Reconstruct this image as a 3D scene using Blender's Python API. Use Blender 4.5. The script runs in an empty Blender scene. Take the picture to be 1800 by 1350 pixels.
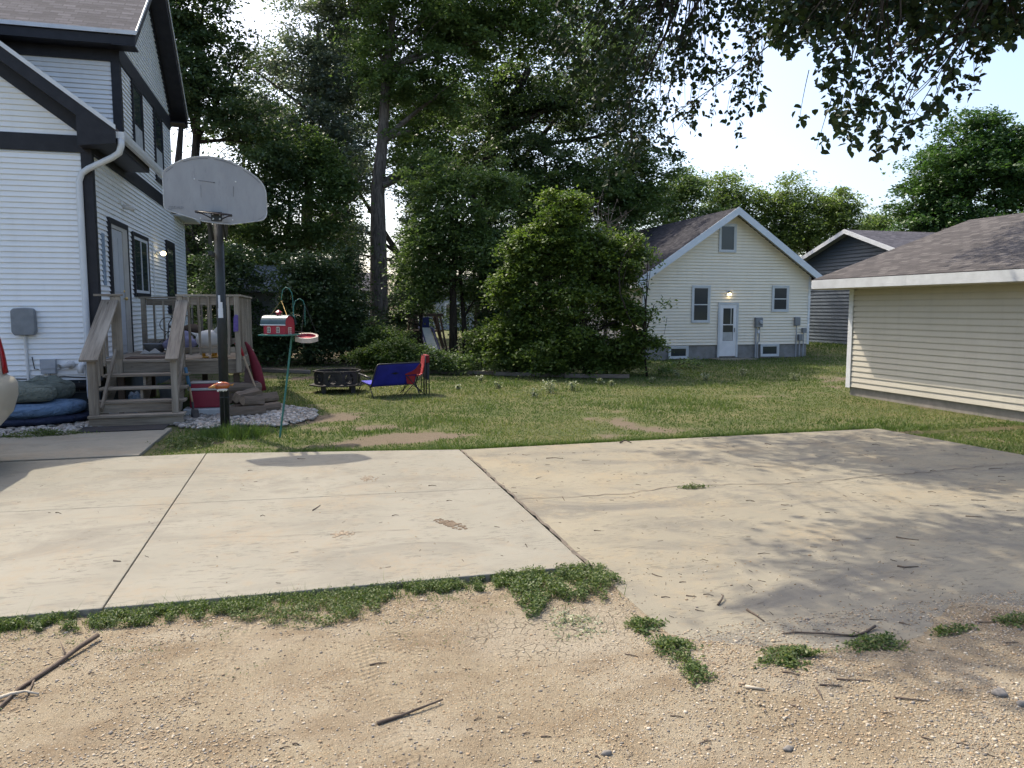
import bpy, math, random
import numpy as np
from mathutils import Matrix, Vector, Euler
from math import radians as R, sin, cos, pi, atan, tan, sqrt

# ------------------------------------------------------------------ camera, world, sun
S = bpy.context.scene
COL = S.collection
cam_d = bpy.data.cameras.new("camera"); cam = bpy.data.objects.new("camera", cam_d); COL.objects.link(cam)
cam_d.sensor_width = 36.0
cam_d.lens = 36.0 * 1340 / 1800
cam_d.clip_start = 0.05; cam_d.clip_end = 2000
cam.location = (0, 0, 1.8)
cam.rotation_euler = (R(90 - 5.67), 0, R(-15.24))
S.camera = cam
W = bpy.data.worlds.new("World"); S.world = W; W.use_nodes = True
wn = W.node_tree.nodes; wl = W.node_tree.links
SUN_DIR = Vector((-0.35, 0.69, 1.0)).normalized()       # towards the sun
SUN_EL = math.asin(SUN_DIR.z); SUN_AZ = math.atan2(SUN_DIR.x, SUN_DIR.y)
sky = wn.new("ShaderNodeTexSky"); sky.sky_type = 'NISHITA'; sky.sun_disc = False
sky.sun_elevation = SUN_EL; sky.sun_rotation = SUN_AZ
sky.air_density = 0.9; sky.dust_density = 4.4; sky.ozone_density = 1.6; sky.altitude = 200
bgn = wn["Background"]; bgn.inputs[1].default_value = 0.15
wl.new(sky.outputs[0], bgn.inputs[0])
sl = bpy.data.lights.new("sun", 'SUN'); sl.energy = 2.35; sl.angle = R(0.53); sl.color = (1.0, 0.91, 0.76)
so = bpy.data.objects.new("sun", sl); COL.objects.link(so); so.location = (-10, 20, 30)
so.rotation_euler = (-SUN_DIR).to_track_quat('-Z', 'Y').to_euler()
S.view_settings.view_transform = 'Standard'; S.view_settings.look = 'None'
S.view_settings.exposure = 1.2; S.view_settings.gamma = 1.0
S.render.engine = 'CYCLES'
try:
    S.cycles.max_bounces = 6; S.cycles.transparent_max_bounces = 6
except Exception: pass

# camera maths used only to decide which twigs of the overhanging tree hang low
def proj(P):
    P = np.asarray(P, float); p = atan(133 / 1340); yw = R(15.24)
    Rv = np.array([cos(yw), -sin(yw), 0]); F0 = np.array([sin(yw), cos(yw), 0]); U0 = np.array([0, 0, 1.])
    F = F0 * cos(p) - U0 * sin(p); U = F0 * sin(p) + U0 * cos(p)
    d = P - np.array([0, 0, 1.8]); z = d @ F
    return 900 + 1340 * (d @ Rv) / z, 675 - 1340 * (d @ U) / z, z
def unproj(x, y, dist):
    p = atan(133 / 1340); yw = R(15.24)
    Rv = np.array([cos(yw), -sin(yw), 0]); F0 = np.array([sin(yw), cos(yw), 0]); U0 = np.array([0, 0, 1.])
    F = F0 * cos(p) - U0 * sin(p); U = F0 * sin(p) + U0 * cos(p)
    return np.array([0, 0, 1.8]) + (Rv * (x - 900) / 1340 + U * (675 - y) / 1340 + F) * dist
def gpt(x, y, z=0.0):
    a = unproj(x, y, 1.0) - np.array([0, 0, 1.8]); t = (z - 1.8) / a[2]
    return np.array([0, 0, 1.8]) + a * t

# ------------------------------------------------------------------ helpers
def tag(o, label=None, cat=None, group=None, kind=None):
    if label: o["label"] = label
    if cat: o["category"] = cat
    if group: o["group"] = group
    if kind: o["kind"] = kind
    return o
def thing(name, label, cat, loc=(0, 0, 0), rz=0.0, group=None):
    o = bpy.data.objects.new(name, None); COL.objects.link(o)
    o.location = loc; o.rotation_euler = (0, 0, rz); o.empty_display_size = .2
    return tag(o, label, cat, group)
def wmat(o):
    m = Matrix.Identity(4)
    while o is not None:
        m = (Matrix.Translation(o.location) @ o.rotation_euler.to_matrix().to_4x4()) @ m
        o = o.parent
    return m
def newobj(name, me, parent=None, mat=None):
    o = bpy.data.objects.new(name, me); COL.objects.link(o)
    if mat is not None: me.materials.append(mat)
    if parent is not None: o.parent = parent
    return o
def fin(name, V, F, mat, parent=None, uv=None, smooth=False, origin=None, bevel=0):
    V = np.asarray(V, float)
    if parent is not None:
        M = np.array(wmat(parent).inverted()); V = V @ M[:3, :3].T + M[:3, 3]
    elif origin is not None:
        V = V - np.array(origin, float)
    me = bpy.data.meshes.new(name)
    me.from_pydata(V.tolist(), [], F)
    if uv is not None:
        l = me.uv_layers.new(name="UVMap"); l.data.foreach_set("uv", np.asarray(uv, 'f').ravel())
    if smooth: me.polygons.foreach_set("use_smooth", [True] * len(me.polygons))
    me.update()
    o = newobj(name, me, parent, mat)
    if parent is None and origin is not None: o.location = origin
    if bevel:
        b = o.modifiers.new("bevel", 'BEVEL'); b.width = bevel; b.segments = 2; b.limit_method = 'ANGLE'
    return o
def rotm(ax, ay, az): return np.array(Euler((ax, ay, az)).to_matrix())
class MB:
    def __init__(s): s.v = []; s.f = []; s.uv = []; s.n = 0
    def add(s, V, F, uv=None):
        n = len(s.v)
        s.v += [tuple(map(float, a)) for a in V]
        for i, f in enumerate(F):
            s.f.append([n + k for k in f])
            s.uv += list(uv[i]) if uv is not None else [(V[k][0] + .37 * V[k][1], V[k][2]) for k in f]
        return s
    def box(s, c, d, rot=None):
        c = np.array(c, float); h = np.array(d, float) / 2
        r = np.eye(3) if rot is None else (rotm(*rot) if len(np.shape(rot)) == 1 else rot)
        P = np.array([[x, y, z] for x in (-1, 1) for y in (-1, 1) for z in (-1, 1)]) * h
        F = [(0, 1, 3, 2), (4, 6, 7, 5), (0, 4, 5, 1), (2, 3, 7, 6), (0, 2, 6, 4), (1, 5, 7, 3)]
        a = int(np.argmax(d)); o1 = random.random() * 20; o2 = random.random() * 20
        uv = []
        for f in F:
            q = []
            for k in f:
                oth = [i for i in range(3) if i != a]
                q.append((P[k][a] + o1, P[k][oth[0]] + P[k][oth[1]] + o2))
            uv.append(q)
        s.add(P @ r.T + c, F, uv); return s
    def b2(s, x0, x1, y0, y1, z0, z1):
        return s.box(((x0 + x1) / 2, (y0 + y1) / 2, (z0 + z1) / 2), (x1 - x0, y1 - y0, z1 - z0))
    def beam(s, a, b, w, h, up=(0, 0, 1)):
        a = Vector(a); b = Vector(b); d = b - a; L = d.length; d.normalize()
        u = Vector(up); sd = d.cross(u)
        if sd.length < 1e-4: sd = d.cross(Vector((0, 1, 0)))
        sd.normalize(); u2 = sd.cross(d)
        r = np.array([[d.x, sd.x, u2.x], [d.y, sd.y, u2.y], [d.z, sd.z, u2.z]])
        return s.box((a + b) / 2, (L, w, h), r)
    def prism(s, pts, n0, n1=None, d=None):
        """polygon pts (3-D list) extruded by vector d"""
        P = [np.array(p, float) for p in pts]; d = np.array(d, float); n = len(P)
        V = P + [p + d for p in P]
        F = [list(range(n))[::-1], [n + i for i in range(n)]] + [(i, (i + 1) % n, n + (i + 1) % n, n + i) for i in range(n)]
        s.add(V, F); return s
    def tube(s, pts, r, n=8, cap=True):
        P = [Vector(p) for p in pts]; rr = r if hasattr(r, '__len__') else [r] * len(P)
        V = []; F = []; up = None
        L = 0; Ls = []
        for i, p in enumerate(P):
            t = (P[min(i + 1, len(P) - 1)] - P[max(i - 1, 0)]).normalized()
            if up is None: up = Vector((0, 0, 1)) if abs(t.z) < .9 else Vector((1, 0, 0))
            sd = t.cross(up)
            if sd.length < 1e-4: sd = t.cross(Vector((0, 1, 0)))
            sd.normalize(); up = sd.cross(t).normalized()
            if i: L += (P[i] - P[i - 1]).length
            Ls.append(L)
            for k in range(n):
                a = 2 * pi * k / n; V.append(p + (sd * cos(a) + up * sin(a)) * rr[i])
        uv = []
        for i in range(len(P) - 1):
            for k in range(n):
                k2 = (k + 1) % n
                F.append((i * n + k, i * n + k2, (i + 1) * n + k2, (i + 1) * n + k))
                c = 2 * pi * max(rr[i], .01) / n
                uv.append([(Ls[i], k * c), (Ls[i], (k + 1) * c), (Ls[i + 1], (k + 1) * c), (Ls[i + 1], k * c)])
        if cap:
            F.append(list(range(n))[::-1]); F.append([(len(P) - 1) * n + k for k in range(n)])
            uv.append([(0, 0)] * n); uv.append([(0, 0)] * n)
        s.add(V, F, uv); return s
    def lathe(s, c, prof, n=24, sx=1, sy=1, rot=None):
        V = []; F = []; c = np.array(c, float)
        r = np.eye(3) if rot is None else rotm(*rot)
        for (rad, z) in prof:
            for k in range(n):
                a = 2 * pi * k / n; V.append(r @ np.array([rad * cos(a) * sx, rad * sin(a) * sy, z]) + c)
        for i in range(len(prof) - 1):
            for k in range(n):
                k2 = (k + 1) % n; F.append((i * n + k, i * n + k2, (i + 1) * n + k2, (i + 1) * n + k))
        F.append(list(range(n))[::-1]); F.append([(len(prof) - 1) * n + k for k in range(n)])
        s.add(V, F); return s
    def ell(s, c, rx, ry, rz, n=14, m=9, rot=None, fn=None):
        prof = [(max(.001, sin(pi * i / m)), -cos(pi * i / m)) for i in range(m + 1)]
        V = []; F = []; c = np.array(c, float); r = np.eye(3) if rot is None else rotm(*rot)
        for (q, z) in prof:
            for k in range(n):
                a = 2 * pi * k / n; p = np.array([q * cos(a), q * sin(a), z])
                if fn: p = p * fn(p)
                V.append(r @ (p * np.array([rx, ry, rz])) + c)
        for i in range(m):
            for k in range(n):
                k2 = (k + 1) % n; F.append((i * n + k, i * n + k2, (i + 1) * n + k2, (i + 1) * n + k))
        s.add(V, F); return s
    def build(s, name, mat, parent=None, smooth=False, origin=None, bevel=0):
        return fin(name, s.v, s.f, mat, parent, s.uv, smooth, origin, bevel)

# value noise (numpy)
def vnoise(x, y, s=1.0, seed=0):
    x = np.asarray(x, float) / s + seed * 17.3; y = np.asarray(y, float) / s + seed * 9.1
    xi = np.floor(x); yi = np.floor(y); fx = x - xi; fy = y - yi
    fx = fx * fx * (3 - 2 * fx); fy = fy * fy * (3 - 2 * fy)
    def h(a, b):
        q = np.sin(a * 127.1 + b * 311.7 + seed) * 43758.5453; return q - np.floor(q)
    return (h(xi, yi) * (1 - fx) + h(xi + 1, yi) * fx) * (1 - fy) + (h(xi, yi + 1) * (1 - fx) + h(xi + 1, yi + 1) * fx) * fy
def fbm(x, y, s, seed=0, o=4):
    r = 0; a = .5; t = 0
    for i in range(o): r = r + a * vnoise(x, y, s / 2 ** i, seed + i); t += a; a *= .5
    return r / t
def sstep(a, b, x):
    t = np.clip((np.asarray(x, float) - a) / (b - a), 0, 1); return t * t * (3 - 2 * t)

# ------------------------------------------------------------------ materials
def lin(c):
    if isinstance(c, str):
        v = [int(c[i:i + 2], 16) / 255 for i in (0, 2, 4)]
        c = [((k + .055) / 1.055) ** 2.4 if k > .04045 else k / 12.92 for k in v]
    return (c[0], c[1], c[2], 1)
class NT:
    def __init__(s, name):
        s.m = bpy.data.materials.new(name); s.m.use_nodes = True
        s.t = s.m.node_tree; s.N = s.t.nodes; s.L = s.t.links; s.p = s.N["Principled BSDF"]; s.out = s.N["Material Output"]
    def n(s, typ, **k):
        x = s.N.new(typ)
        for a, b in k.items(): setattr(x, a, b)
        return x
    def co(s, uv=False):
        c = s.n("ShaderNodeTexCoord"); return c.outputs['UV' if uv else 'Object']
    def mapn(s, v, sc):
        m = s.n("ShaderNodeMapping"); s.L.new(v, m.inputs[0]); m.inputs['Scale'].default_value = sc; return m.outputs[0]
    def noise(s, v, sc, det=4, rough=.6, dist=0):
        n = s.n("ShaderNodeTexNoise"); n.inputs['Scale'].default_value = sc; n.inputs['Detail'].default_value = det
        n.inputs['Roughness'].default_value = rough; n.inputs['Distortion'].default_value = dist
        s.L.new(v, n.inputs['Vector']); return n.outputs[0]
    def ramp(s, v, stops, interp='LINEAR'):
        r = s.n("ShaderNodeValToRGB"); r.color_ramp.interpolation = interp; e = r.color_ramp.elements
        while len(e) > 1: e.remove(e[-1])
        e[0].position = stops[0][0]; e[0].color = lin(stops[0][1])
        for p, c in stops[1:]:
            k = e.new(p); k.color = lin(c)
        s.L.new(v, r.inputs[0]); return r.outputs[0]
    def mr(s, v, a, b, c=0, d=1):
        r = s.n("ShaderNodeMapRange"); r.inputs[1].default_value = a; r.inputs[2].default_value = b
        r.inputs[3].default_value = c; r.inputs[4].default_value = d; s.L.new(v, r.inputs[0]); return r.outputs[0]
    def mix(s, f, a, b, bt='MIX'):
        r = s.n("ShaderNodeMix", data_type='RGBA', blend_type=bt)
        if isinstance(f, (int, float)): r.inputs[0].default_value = f
        else: s.L.new(f, r.inputs[0])
        for i, q in ((6, a), (7, b)):
            if isinstance(q, (tuple, list, str)): r.inputs[i].default_value = lin(q)
            else: s.L.new(q, r.inputs[i])
        return r.outputs[2]
    def math(s, op, a, b=0.0):
        r = s.n("ShaderNodeMath", operation=op)
        for i, q in ((0, a), (1, b)):
            if isinstance(q, (int, float)): r.inputs[i].default_value = q
            else: s.L.new(q, r.inputs[i])
        return r.outputs[0]
    def attr(s, name):
        a = s.n("ShaderNodeAttribute"); a.attribute_name = name; return a.outputs['Fac']
    def bump(s, h, strength=.3, dist=.01):
        b = s.n("ShaderNodeBump"); b.inputs['Strength'].default_value = strength; b.inputs['Distance'].default_value = dist
        s.L.new(h, b.inputs['Height']); s.L.new(b.outputs[0], s.p.inputs['Normal']); return b
    def col(s, v):
        if isinstance(v, (tuple, list, str)): s.p.inputs['Base Color'].default_value = lin(v)
        else: s.L.new(v, s.p.inputs['Base Color'])
    def set(s, rough=None, metal=None, spec=None):
        if rough is not None: s.p.inputs['Roughness'].default_value = rough
        if metal is not None: s.p.inputs['Metallic'].default_value = metal
        if spec is not None: s.p.inputs['Specular IOR Level'].default_value = spec
def surf(name, c, c2=None, rough=.6, metal=0, scale=3, bump=0, bsc=40, spec=.4, det=5):
    m = NT(name); co = m.co()
    c2 = c2 or tuple(k * .82 for k in lin(c)[:3])
    n = m.noise(co, scale, det); f = m.mr(n, .35, .65)
    m.col(m.mix(f, c, c2)); m.set(rough, metal, spec)
    if bump:
        m.bump(m.noise(co, bsc, 3), bump, .004)
    return m.m
def emis(name, c, e):
    m = NT(name); m.col(c); m.p.inputs['Emission Color'].default_value = lin(c); m.p.inputs['Emission Strength'].default_value = e; return m.m
def glass(name, c=(.02, .025, .03), r=.06):
    m = NT(name); n = m.noise(m.co(), .8, 2); m.col(m.mix(n, c, tuple(k * 2.2 for k in c))); m.set(r, 0, .5)
    m.bump(m.noise(m.co(), 1.3, 1), .05, .02); return m.m

M_SIDE = None
def siding_mat(name, c, c2, dirt=.25):
    m = NT(name); co = m.co()
    f = m.mr(m.noise(co, 1.6, 6), .3, .7)
    base = m.mix(f, c, c2)
    st = m.mr(m.noise(m.mapn(co, (5, 5, .6)), 1.0, 5), .52, .8)
    base = m.mix(m.math('MULTIPLY', st, dirt), base, (.30, .27, .22))
    m.col(base); m.set(.45, 0, .35); m.bump(m.noise(m.mapn(co, (2, 2, 30)), 3, 3), .12, .003)
    return m.m
M_WHITE_SIDING = siding_mat("white_vinyl", (.88, .88, .87), (.83, .83, .82), .12)
M_CREAM = siding_mat("cream_vinyl", (.80, .74, .61), (.74, .68, .56), .12)
M_TAN = siding_mat("tan_vinyl", (.56, .52, .435), (.52, .48, .40), .2)
M_BLUE = siding_mat("slate_blue_siding", (.085, .105, .13), (.07, .09, .11), .1)
M_TRIMBLK = surf("dark_trim", (.011, .0105, .014), (.02, .019, .024), .55, scale=6, bump=.2)
M_TRIMWHT = surf("white_trim", (.72, .73, .74), (.62, .63, .64), .45, scale=3)
M_TRIMBEIGE = surf("beige_frame", (.50, .47, .42), (.42, .39, .35), .5)
M_FOUND = surf("grey_foundation", (.26, .26, .26), (.19, .19, .18), .9, scale=4, bump=.4, bsc=30)
M_CBLK = surf("dark_block", (.06, .075, .085), (.04, .05, .058), .85, scale=5, bump=.4)
M_GLASS = glass("window_glass"); M_GREYBOX = surf("grey_plastic", (.22, .235, .245), (.18, .19, .2), .5, scale=8)
M_LTBOX = surf("pale_grey_metal", (.40, .42, .45), (.33, .35, .38), .45, scale=8)
M_PVC = surf("white_pvc", (.72, .71, .69), (.6, .59, .57), .4)
M_BLACKMETAL = surf("black_metal", (.018, .018, .02), (.05, .042, .036), .5, scale=10, bump=.2)
M_BRASS = surf("brass", (.7, .5, .2), None, .3, 1)
M_CURTAIN = surf("pale_curtain", (.45, .46, .45), (.34, .35, .34), .9, scale=6)

def shingle(name, c1, c2, c3, moss=0.0):
    m = NT(name); uv = m.co(True)
    b = m.n("ShaderNodeTexBrick"); m.L.new(uv, b.inputs['Vector']); b.offset = .37; b.squash = 1.0
    for k, v in (('Scale', 1.0), ('Mortar Size', .012), ('Mortar Smooth', .2), ('Brick Width', .24), ('Row Height', .125)):
        b.inputs[k].default_value = v
    b.inputs['Color1'].default_value = (0, 0, 0, 1); b.inputs['Color2'].default_value = (1, 1, 1, 1); b.inputs['Mortar'].default_value = (.5, .5, .5, 1)
    col = m.ramp(b.outputs['Color'], [(0, c1), (.5, c2), (1, c3)])
    col = m.mix(m.mr(m.noise(m.co(), 60, 2), .3, .7, 0, .5), col, tuple(k * .6 for k in c1))
    col = m.mix(m.math('MULTIPLY', b.outputs['Fac'], .4), col, (.03, .03, .03))
    m.col(col); m.set(.95, 0, .1)
    # sloping course height so each row throws a shadow line
    sp = m.n("ShaderNodeSeparateXYZ"); m.L.new(uv, sp.inputs[0])
    fr = m.math('FRACT', m.math('DIVIDE', sp.outputs[1], .125))
    h = m.math('ADD', m.math('MULTIPLY', m.math('SUBTRACT', 1.0, fr), .8), m.math('MULTIPLY', b.outputs['Color'], .5))
    m.bump(h, .9, .02); return m.m
M_SHG = shingle("grey_shingles", (.058, .057, .068), (.088, .086, .10), (.13, .126, .142))
M_SHB = shingle("brown_shingles", (.068, .062, .060), (.102, .092, .089), (.15, .137, .13))
M_SHC = shingle("charcoal_shingles", (.038, .037, .043), (.058, .056, .064), (.085, .082, .09))

def wood(name, c1, c2, c3):
    m = NT(name); uv = m.co(True)
    g = m.noise(m.mapn(uv, (2.0, 45, 1)), 1.0, 6, .65, .6)
    g2 = m.noise(m.mapn(uv, (.7, 5, 1)), 1.0, 4)
    col = m.mix(m.mr(g, .3, .7), c1, c2); col = m.mix(m.mr(g2, .45, .75), col, c3)
    v = m.n("ShaderNodeTexVoronoi"); m.L.new(m.mapn(uv, (2.2, 7, 1)), v.inputs['Vector']); v.inputs['Scale'].default_value = 1.0
    kn = m.mr(v.outputs['Distance'], .05, .12, 1, 0)
    col = m.mix(m.math('MULTIPLY', kn, .7), col, (.07, .05, .035))
    m.col(col); m.set(.85, 0, .15); m.bump(g, .5, .004); return m.m
M_DECK = wood("weathered_wood", (.31, .26, .20), (.135, .11, .085), (.43, .375, .30))
M_WOODDK = wood("dark_wood", (.10, .07, .05), (.06, .045, .035), (.14, .10, .07))
M_LOG = wood("split_log", (.20, .15, .11), (.11, .085, .065), (.28, .23, .18))
M_TIMBER = wood("landscape_timber", (.22, .18, .15), (.13, .11, .09), (.32, .28, .25))

def bark(name, c1, c2, sc=1.0):
    m = NT(name); co = m.co()
    n = m.noise(m.mapn(co, (14 * sc, 14 * sc, 1.6 * sc)), 1.0, 5, .7, .8)
    col = m.mix(m.mr(n, .38, .62), c1, c2); m.col(col); m.set(.95, 0, .1); m.bump(n, 1.0, .05); return m.m
M_BARK = bark("grey_bark", (.075, .062, .05), (.20, .17, .14))
M_BARKD = bark("dark_bark", (.03, .026, .022), (.085, .07, .058))
M_TWIG = bark("pale_twig", (.16, .12, .09), (.30, .24, .19), 3)

def leaf(name, c1, c2, c3=None, trans=.35, rough=.5, back=None):
    m = NT(name); a = m.attr("lv")
    stops = [(0, c1), (.6, c2)] + ([(1, c3)] if c3 else [])
    col = m.ramp(a, stops)
    m.col(col); m.set(rough, 0, .35)
    tr = m.n("ShaderNodeBsdfTranslucent"); m.L.new(m.mix(1.0, col, (1.05, 1.15, .62), 'MULTIPLY'), tr.inputs[0])
    ms = m.n("ShaderNodeMixShader"); ms.inputs[0].default_value = trans
    m.L.new(m.p.outputs[0], ms.inputs[1]); m.L.new(tr.outputs[0], ms.inputs[2]); m.L.new(ms.outputs[0], m.out.inputs[0])
    return m.m
M_LDARK = leaf("dark_leaves", (.045, .075, .038), (.085, .128, .058), (.14, .19, .085), .40)
M_LMID = leaf("mid_green_leaves", (.068, .11, .042), (.125, .185, .066), (.21, .28, .105), .45)
M_LSILV = leaf("silvery_leaves", (.085, .115, .085), (.18, .22, .18), (.45, .49, .46), .32, .35)
M_LLIME = leaf("lime_leaves", (.050, .090, .026), (.115, .172, .040), (.25, .31, .065), .40)
M_LYEL = leaf("light_green_leaves", (.085, .13, .045), (.155, .21, .07), (.24, .30, .10), .45)
M_LSPR = leaf("spruce_needles", (.018, .035, .022), (.03, .055, .032), (.045, .07, .04), .05)
M_LMAPLE = leaf("maple_leaves", (.034, .074, .024), (.062, .122, .036), (.105, .18, .055), .35)
M_LWEED = leaf("weed_leaves", (.055, .09, .024), (.095, .145, .038), (.18, .20, .07), .35)
M_LPALE = leaf("pale_weed_leaves", (.13, .17, .08), (.25, .28, .16), (.46, .46, .34), .25)
M_GRASS = leaf("grass_blades", (.06, .105, .022), (.115, .17, .04), (.25, .24, .10), .32, .6)

# ------------------------------------------------------------------ foliage
def leafmesh(name, P, size, mat, parent=None, seed=0, shape=0, upbias=.45, aspect=.62, droop=0.0, origin=None, sv=.35, lvbias=None, kind=None):
    rg = np.random.default_rng(seed); P = np.asarray(P, float); N = len(P)
    nrm = rg.normal(size=(N, 3)); nrm[:, 2] = np.abs(nrm[:, 2]) + upbias; nrm /= np.linalg.norm(nrm, axis=1)[:, None]
    d = rg.normal(size=(N, 3)); d[:, 2] -= droop
    d -= (d * nrm).sum(1)[:, None] * nrm; d /= np.linalg.norm(d, axis=1)[:, None] + 1e-9
    s = np.cross(nrm, d); sz = (size * (1 + sv * rg.uniform(-1, 1, N)))[:, None]
    if shape == 0:
        w = aspect * .5
        V = np.stack([P, P + sz * (.45 * d - w * s + .10 * nrm), P + sz * d, P + sz * (.5 * d + w * s + .10 * nrm)], 1)
        k = 4; quads = np.array([[0, 1, 2, 3]])
    else:
        w = aspect * .5
        V = np.stack([P, P + sz * (.22 * d - w * .85 * s + .07 * nrm), P + sz * (.62 * d - w * .8 * s + .06 * nrm), P + sz * (d - .10 * nrm),
                      P + sz * (.62 * d + w * .8 * s + .06 * nrm), P + sz * (.22 * d + w * .85 * s + .07 * nrm)], 1)
        k = 6; quads = np.array([[0, 1, 2, 3], [0, 3, 4, 5]])
    V = V.reshape(-1, 3)
    q = (np.arange(N)[:, None, None] * k + quads[None]).reshape(-1, 4)
    lv = rg.random(N) if lvbias is None else np.clip(lvbias + .35 * (rg.random(N) - .5), 0, 1)
    return rawmesh(name, V, q, mat, parent, np.repeat(lv, len(quads)), origin, kind)
def rawmesh(name, V, q, mat, parent=None, lv=None, origin=None, kind=None, smooth=False):
    V = np.asarray(V, float)
    if parent is not None:
        M = np.array(wmat(parent).inverted()); V = V @ M[:3, :3].T + M[:3, 3]
    elif origin is not None: V = V - np.array(origin, float)
    q = np.asarray(q); nf, c = q.shape
    me = bpy.data.meshes.new(name); me.vertices.add(len(V)); me.vertices.foreach_set("co", V.astype('f').ravel())
    me.loops.add(nf * c); me.loops.foreach_set("vertex_index", q.astype('i').ravel())
    me.polygons.add(nf); me.polygons.foreach_set("loop_start", np.arange(0, nf * c, c, dtype='i'))
    try: me.polygons.foreach_set("loop_total", np.full(nf, c, dtype='i'))
    except Exception: pass
    if lv is not None:
        a = me.attributes.new("lv", 'FLOAT', 'FACE'); a.data.foreach_set("value", np.asarray(lv, 'f'))
    if smooth: me.polygons.foreach_set("use_smooth", np.ones(nf, dtype=bool))
    me.update(calc_edges=True)
    o = newobj(name, me, parent, mat)
    if parent is None and origin is not None: o.location = origin
    if kind: o["kind"] = kind
    return o

def curve(a, b, n=5, bend=.12, rg=None, sag=0.0):
    a = np.array(a, float); b = np.array(b, float); L = np.linalg.norm(b - a)
    off = rg.normal(size=3) * bend * L; off[2] = off[2] * .4 + sag * L
    return [a + (b - a) * t + off * (4 * t * (1 - t)) * .5 for t in np.linspace(0, 1, n)]

def tree(name, label, base, trunk, lobes, nclump, per, size, cr, lmat, bmat=None, seed=0, shape=0, trad=.2, droop=.3,
         group=None, upbias=.45, flat=.6, branches=True, cat="tree", shell=.45, clip=None, aspect=.62, twigs=60):
    """trunk: polyline of points above the base. lobes: (x,y,z,rx,ry,rz) relative to the base."""
    rg = np.random.default_rng(seed); bx, by = base[0], base[1]; bz = base[2] if len(base) > 2 else 0
    t = thing(name, label, cat, (bx, by, bz), 0, group)
    B = np.array([bx, by, bz])
    T = [B + np.array(p, float) for p in trunk]
    lob = np.array(lobes, float); vol = (lob[:, 3] * lob[:, 4] * lob[:, 5]) ** .67; vol /= vol.sum()
    idx = rg.choice(len(lob), nclump, p=vol)
    u = rg.normal(size=(nclump, 3)); u /= np.linalg.norm(u, axis=1)[:, None]
    rr = rg.random(nclump) ** shell
    # uneven outline
    ph = rg.random(6) * 6
    wob = 1 + .16 * np.sin(u[:, 0] * 5 + ph[0] + idx) + .13 * np.sin(u[:, 2] * 7 + ph[1] + 2 * idx) + .1 * np.sin(u[:, 1] * 6 + ph[2])
    wob = wob * (1 + .42 * rg.random(nclump) ** 5)
    C = B + lob[idx, :3] + u * (rr * wob)[:, None] * lob[idx, 3:]
    sc_ = 1.1 + 2.2 * cr; q3 = np.sin(C[:, 0] * 4.1 / sc_ + ph[3]) * np.sin(C[:, 1] * 3.7 / sc_ + ph[4]) + np.sin(C[:, 2] * 4.6 / sc_ + ph[5] + C[:, 0] * 1.3 / sc_) * .8 + .35 * rg.normal(size=nclump)
    kp = q3 > -.85; C = C[kp]; idx = idx[kp]
    if clip is not None: C = C[clip(C)]
    C = C[C[:, 2] > bz + .15]
    n = len(C)
    per = int(per * 1.55); size = size * .84; cr = cr * .95; flat = flat * .62; upbias = max(upbias, .85)
    csz = cr * (.55 + 1.0 * rg.random(n) ** 1.5)
    L = rg.normal(size=(n, per, 3)) * .52; L[..., 2] *= flat
    # a clump leans outwards and droops at its rim
    out = C - (B + lob[:, :3].mean(0)); out[:, 2] = 0; out /= np.linalg.norm(out, axis=1)[:, None] + 1e-6
    P = C[:, None, :] + L * csz[:, None, None]
    along = (L * out[:, None, :]).sum(2)
    P[..., 2] -= (np.maximum(along, 0) ** 1.5) * csz[:, None] * .5 * (0.4 + droop)
    lvb = np.repeat(.30 + .40 * rg.random(n), per)
    P = P.reshape(-1, 3)
    leafmesh("crown", P, size, lmat, t, seed + 1, shape, upbias, aspect, droop, lvbias=lvb + .25 * (rg.random(len(P)) - .5))
    m = MB(); nT = len(T)
    rad = [trad * (1.25 if i == 0 else 1) * (1 - .72 * i / max(1, nT - 1)) for i in range(nT)]
    m.tube([tuple(p) for p in T], rad, 12)
    if branches:
        TT = np.array(T)
        for li in range(len(lob)):
            c = B + lob[li, :3]; k = min(nT - 1, max(1, int(np.argmin(np.abs(TT[:, 2] - (c[2] - .55 * lob[li, 5] - .4))))))
            r0 = max(.03, rad[k] * .6); pts = curve(T[k], c, 6, .16, rg, .05)
            m.tube(pts, list(np.linspace(r0, r0 * .35, 6)), 7)
            sel = np.where(idx[:n] == li)[0] if clip is None else np.arange(n)
            if len(sel) == 0: continue
            for j in rg.choice(sel, min(len(sel), max(3, twigs // len(lob))), replace=False):
                s0 = pts[rg.integers(2, 6)]
                m.tube(curve(s0, C[j], 4, .14, rg, .05), [r0 * .28, r0 * .2, r0 * .12, .006], 5)
    m.build("trunk", bmat or M_BARKD, t, smooth=True)
    return t

# ------------------------------------------------------------------ ground
def lawn_z(x, y):
    return .27 * sstep(16, 21, x) * sstep(22, 27, y) + .02 * (fbm(x, y, 3, 5) - .5)
BLOBS = [(430, 786, .5), (560, 783, .5), (670, 770, .75), (740, 768, .55), (850, 731, .5), (600, 735, .6), (560, 712, .7), (545, 735, .7), (330, 780, .8), (470, 745, .5), (640, 752, .6)]
BL = [(gpt(a, b)[0], gpt(a, b)[1], r) for a, b, r in BLOBS]
def bare(x, y):
    v = (fbm(x, y, 1.6, 3) - .52 - .05 * sstep(2, 5, x)) * 2.4 + (fbm(x, y, .35, 8, 3) - .5) * 1.3
    for (bx, by, r) in BL:
        v = v + .62 * np.exp(-(((x - bx) / (r * 1.25)) ** 2 + ((y - by) / (r * .55)) ** 2))
    v = v - .25 * sstep(14, 22, y)
    v = v + .75 * sstep(19.6, 20.5, y) * sstep(10.5, 9, x) - .2
    return np.clip(v, 0, 1)
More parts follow.
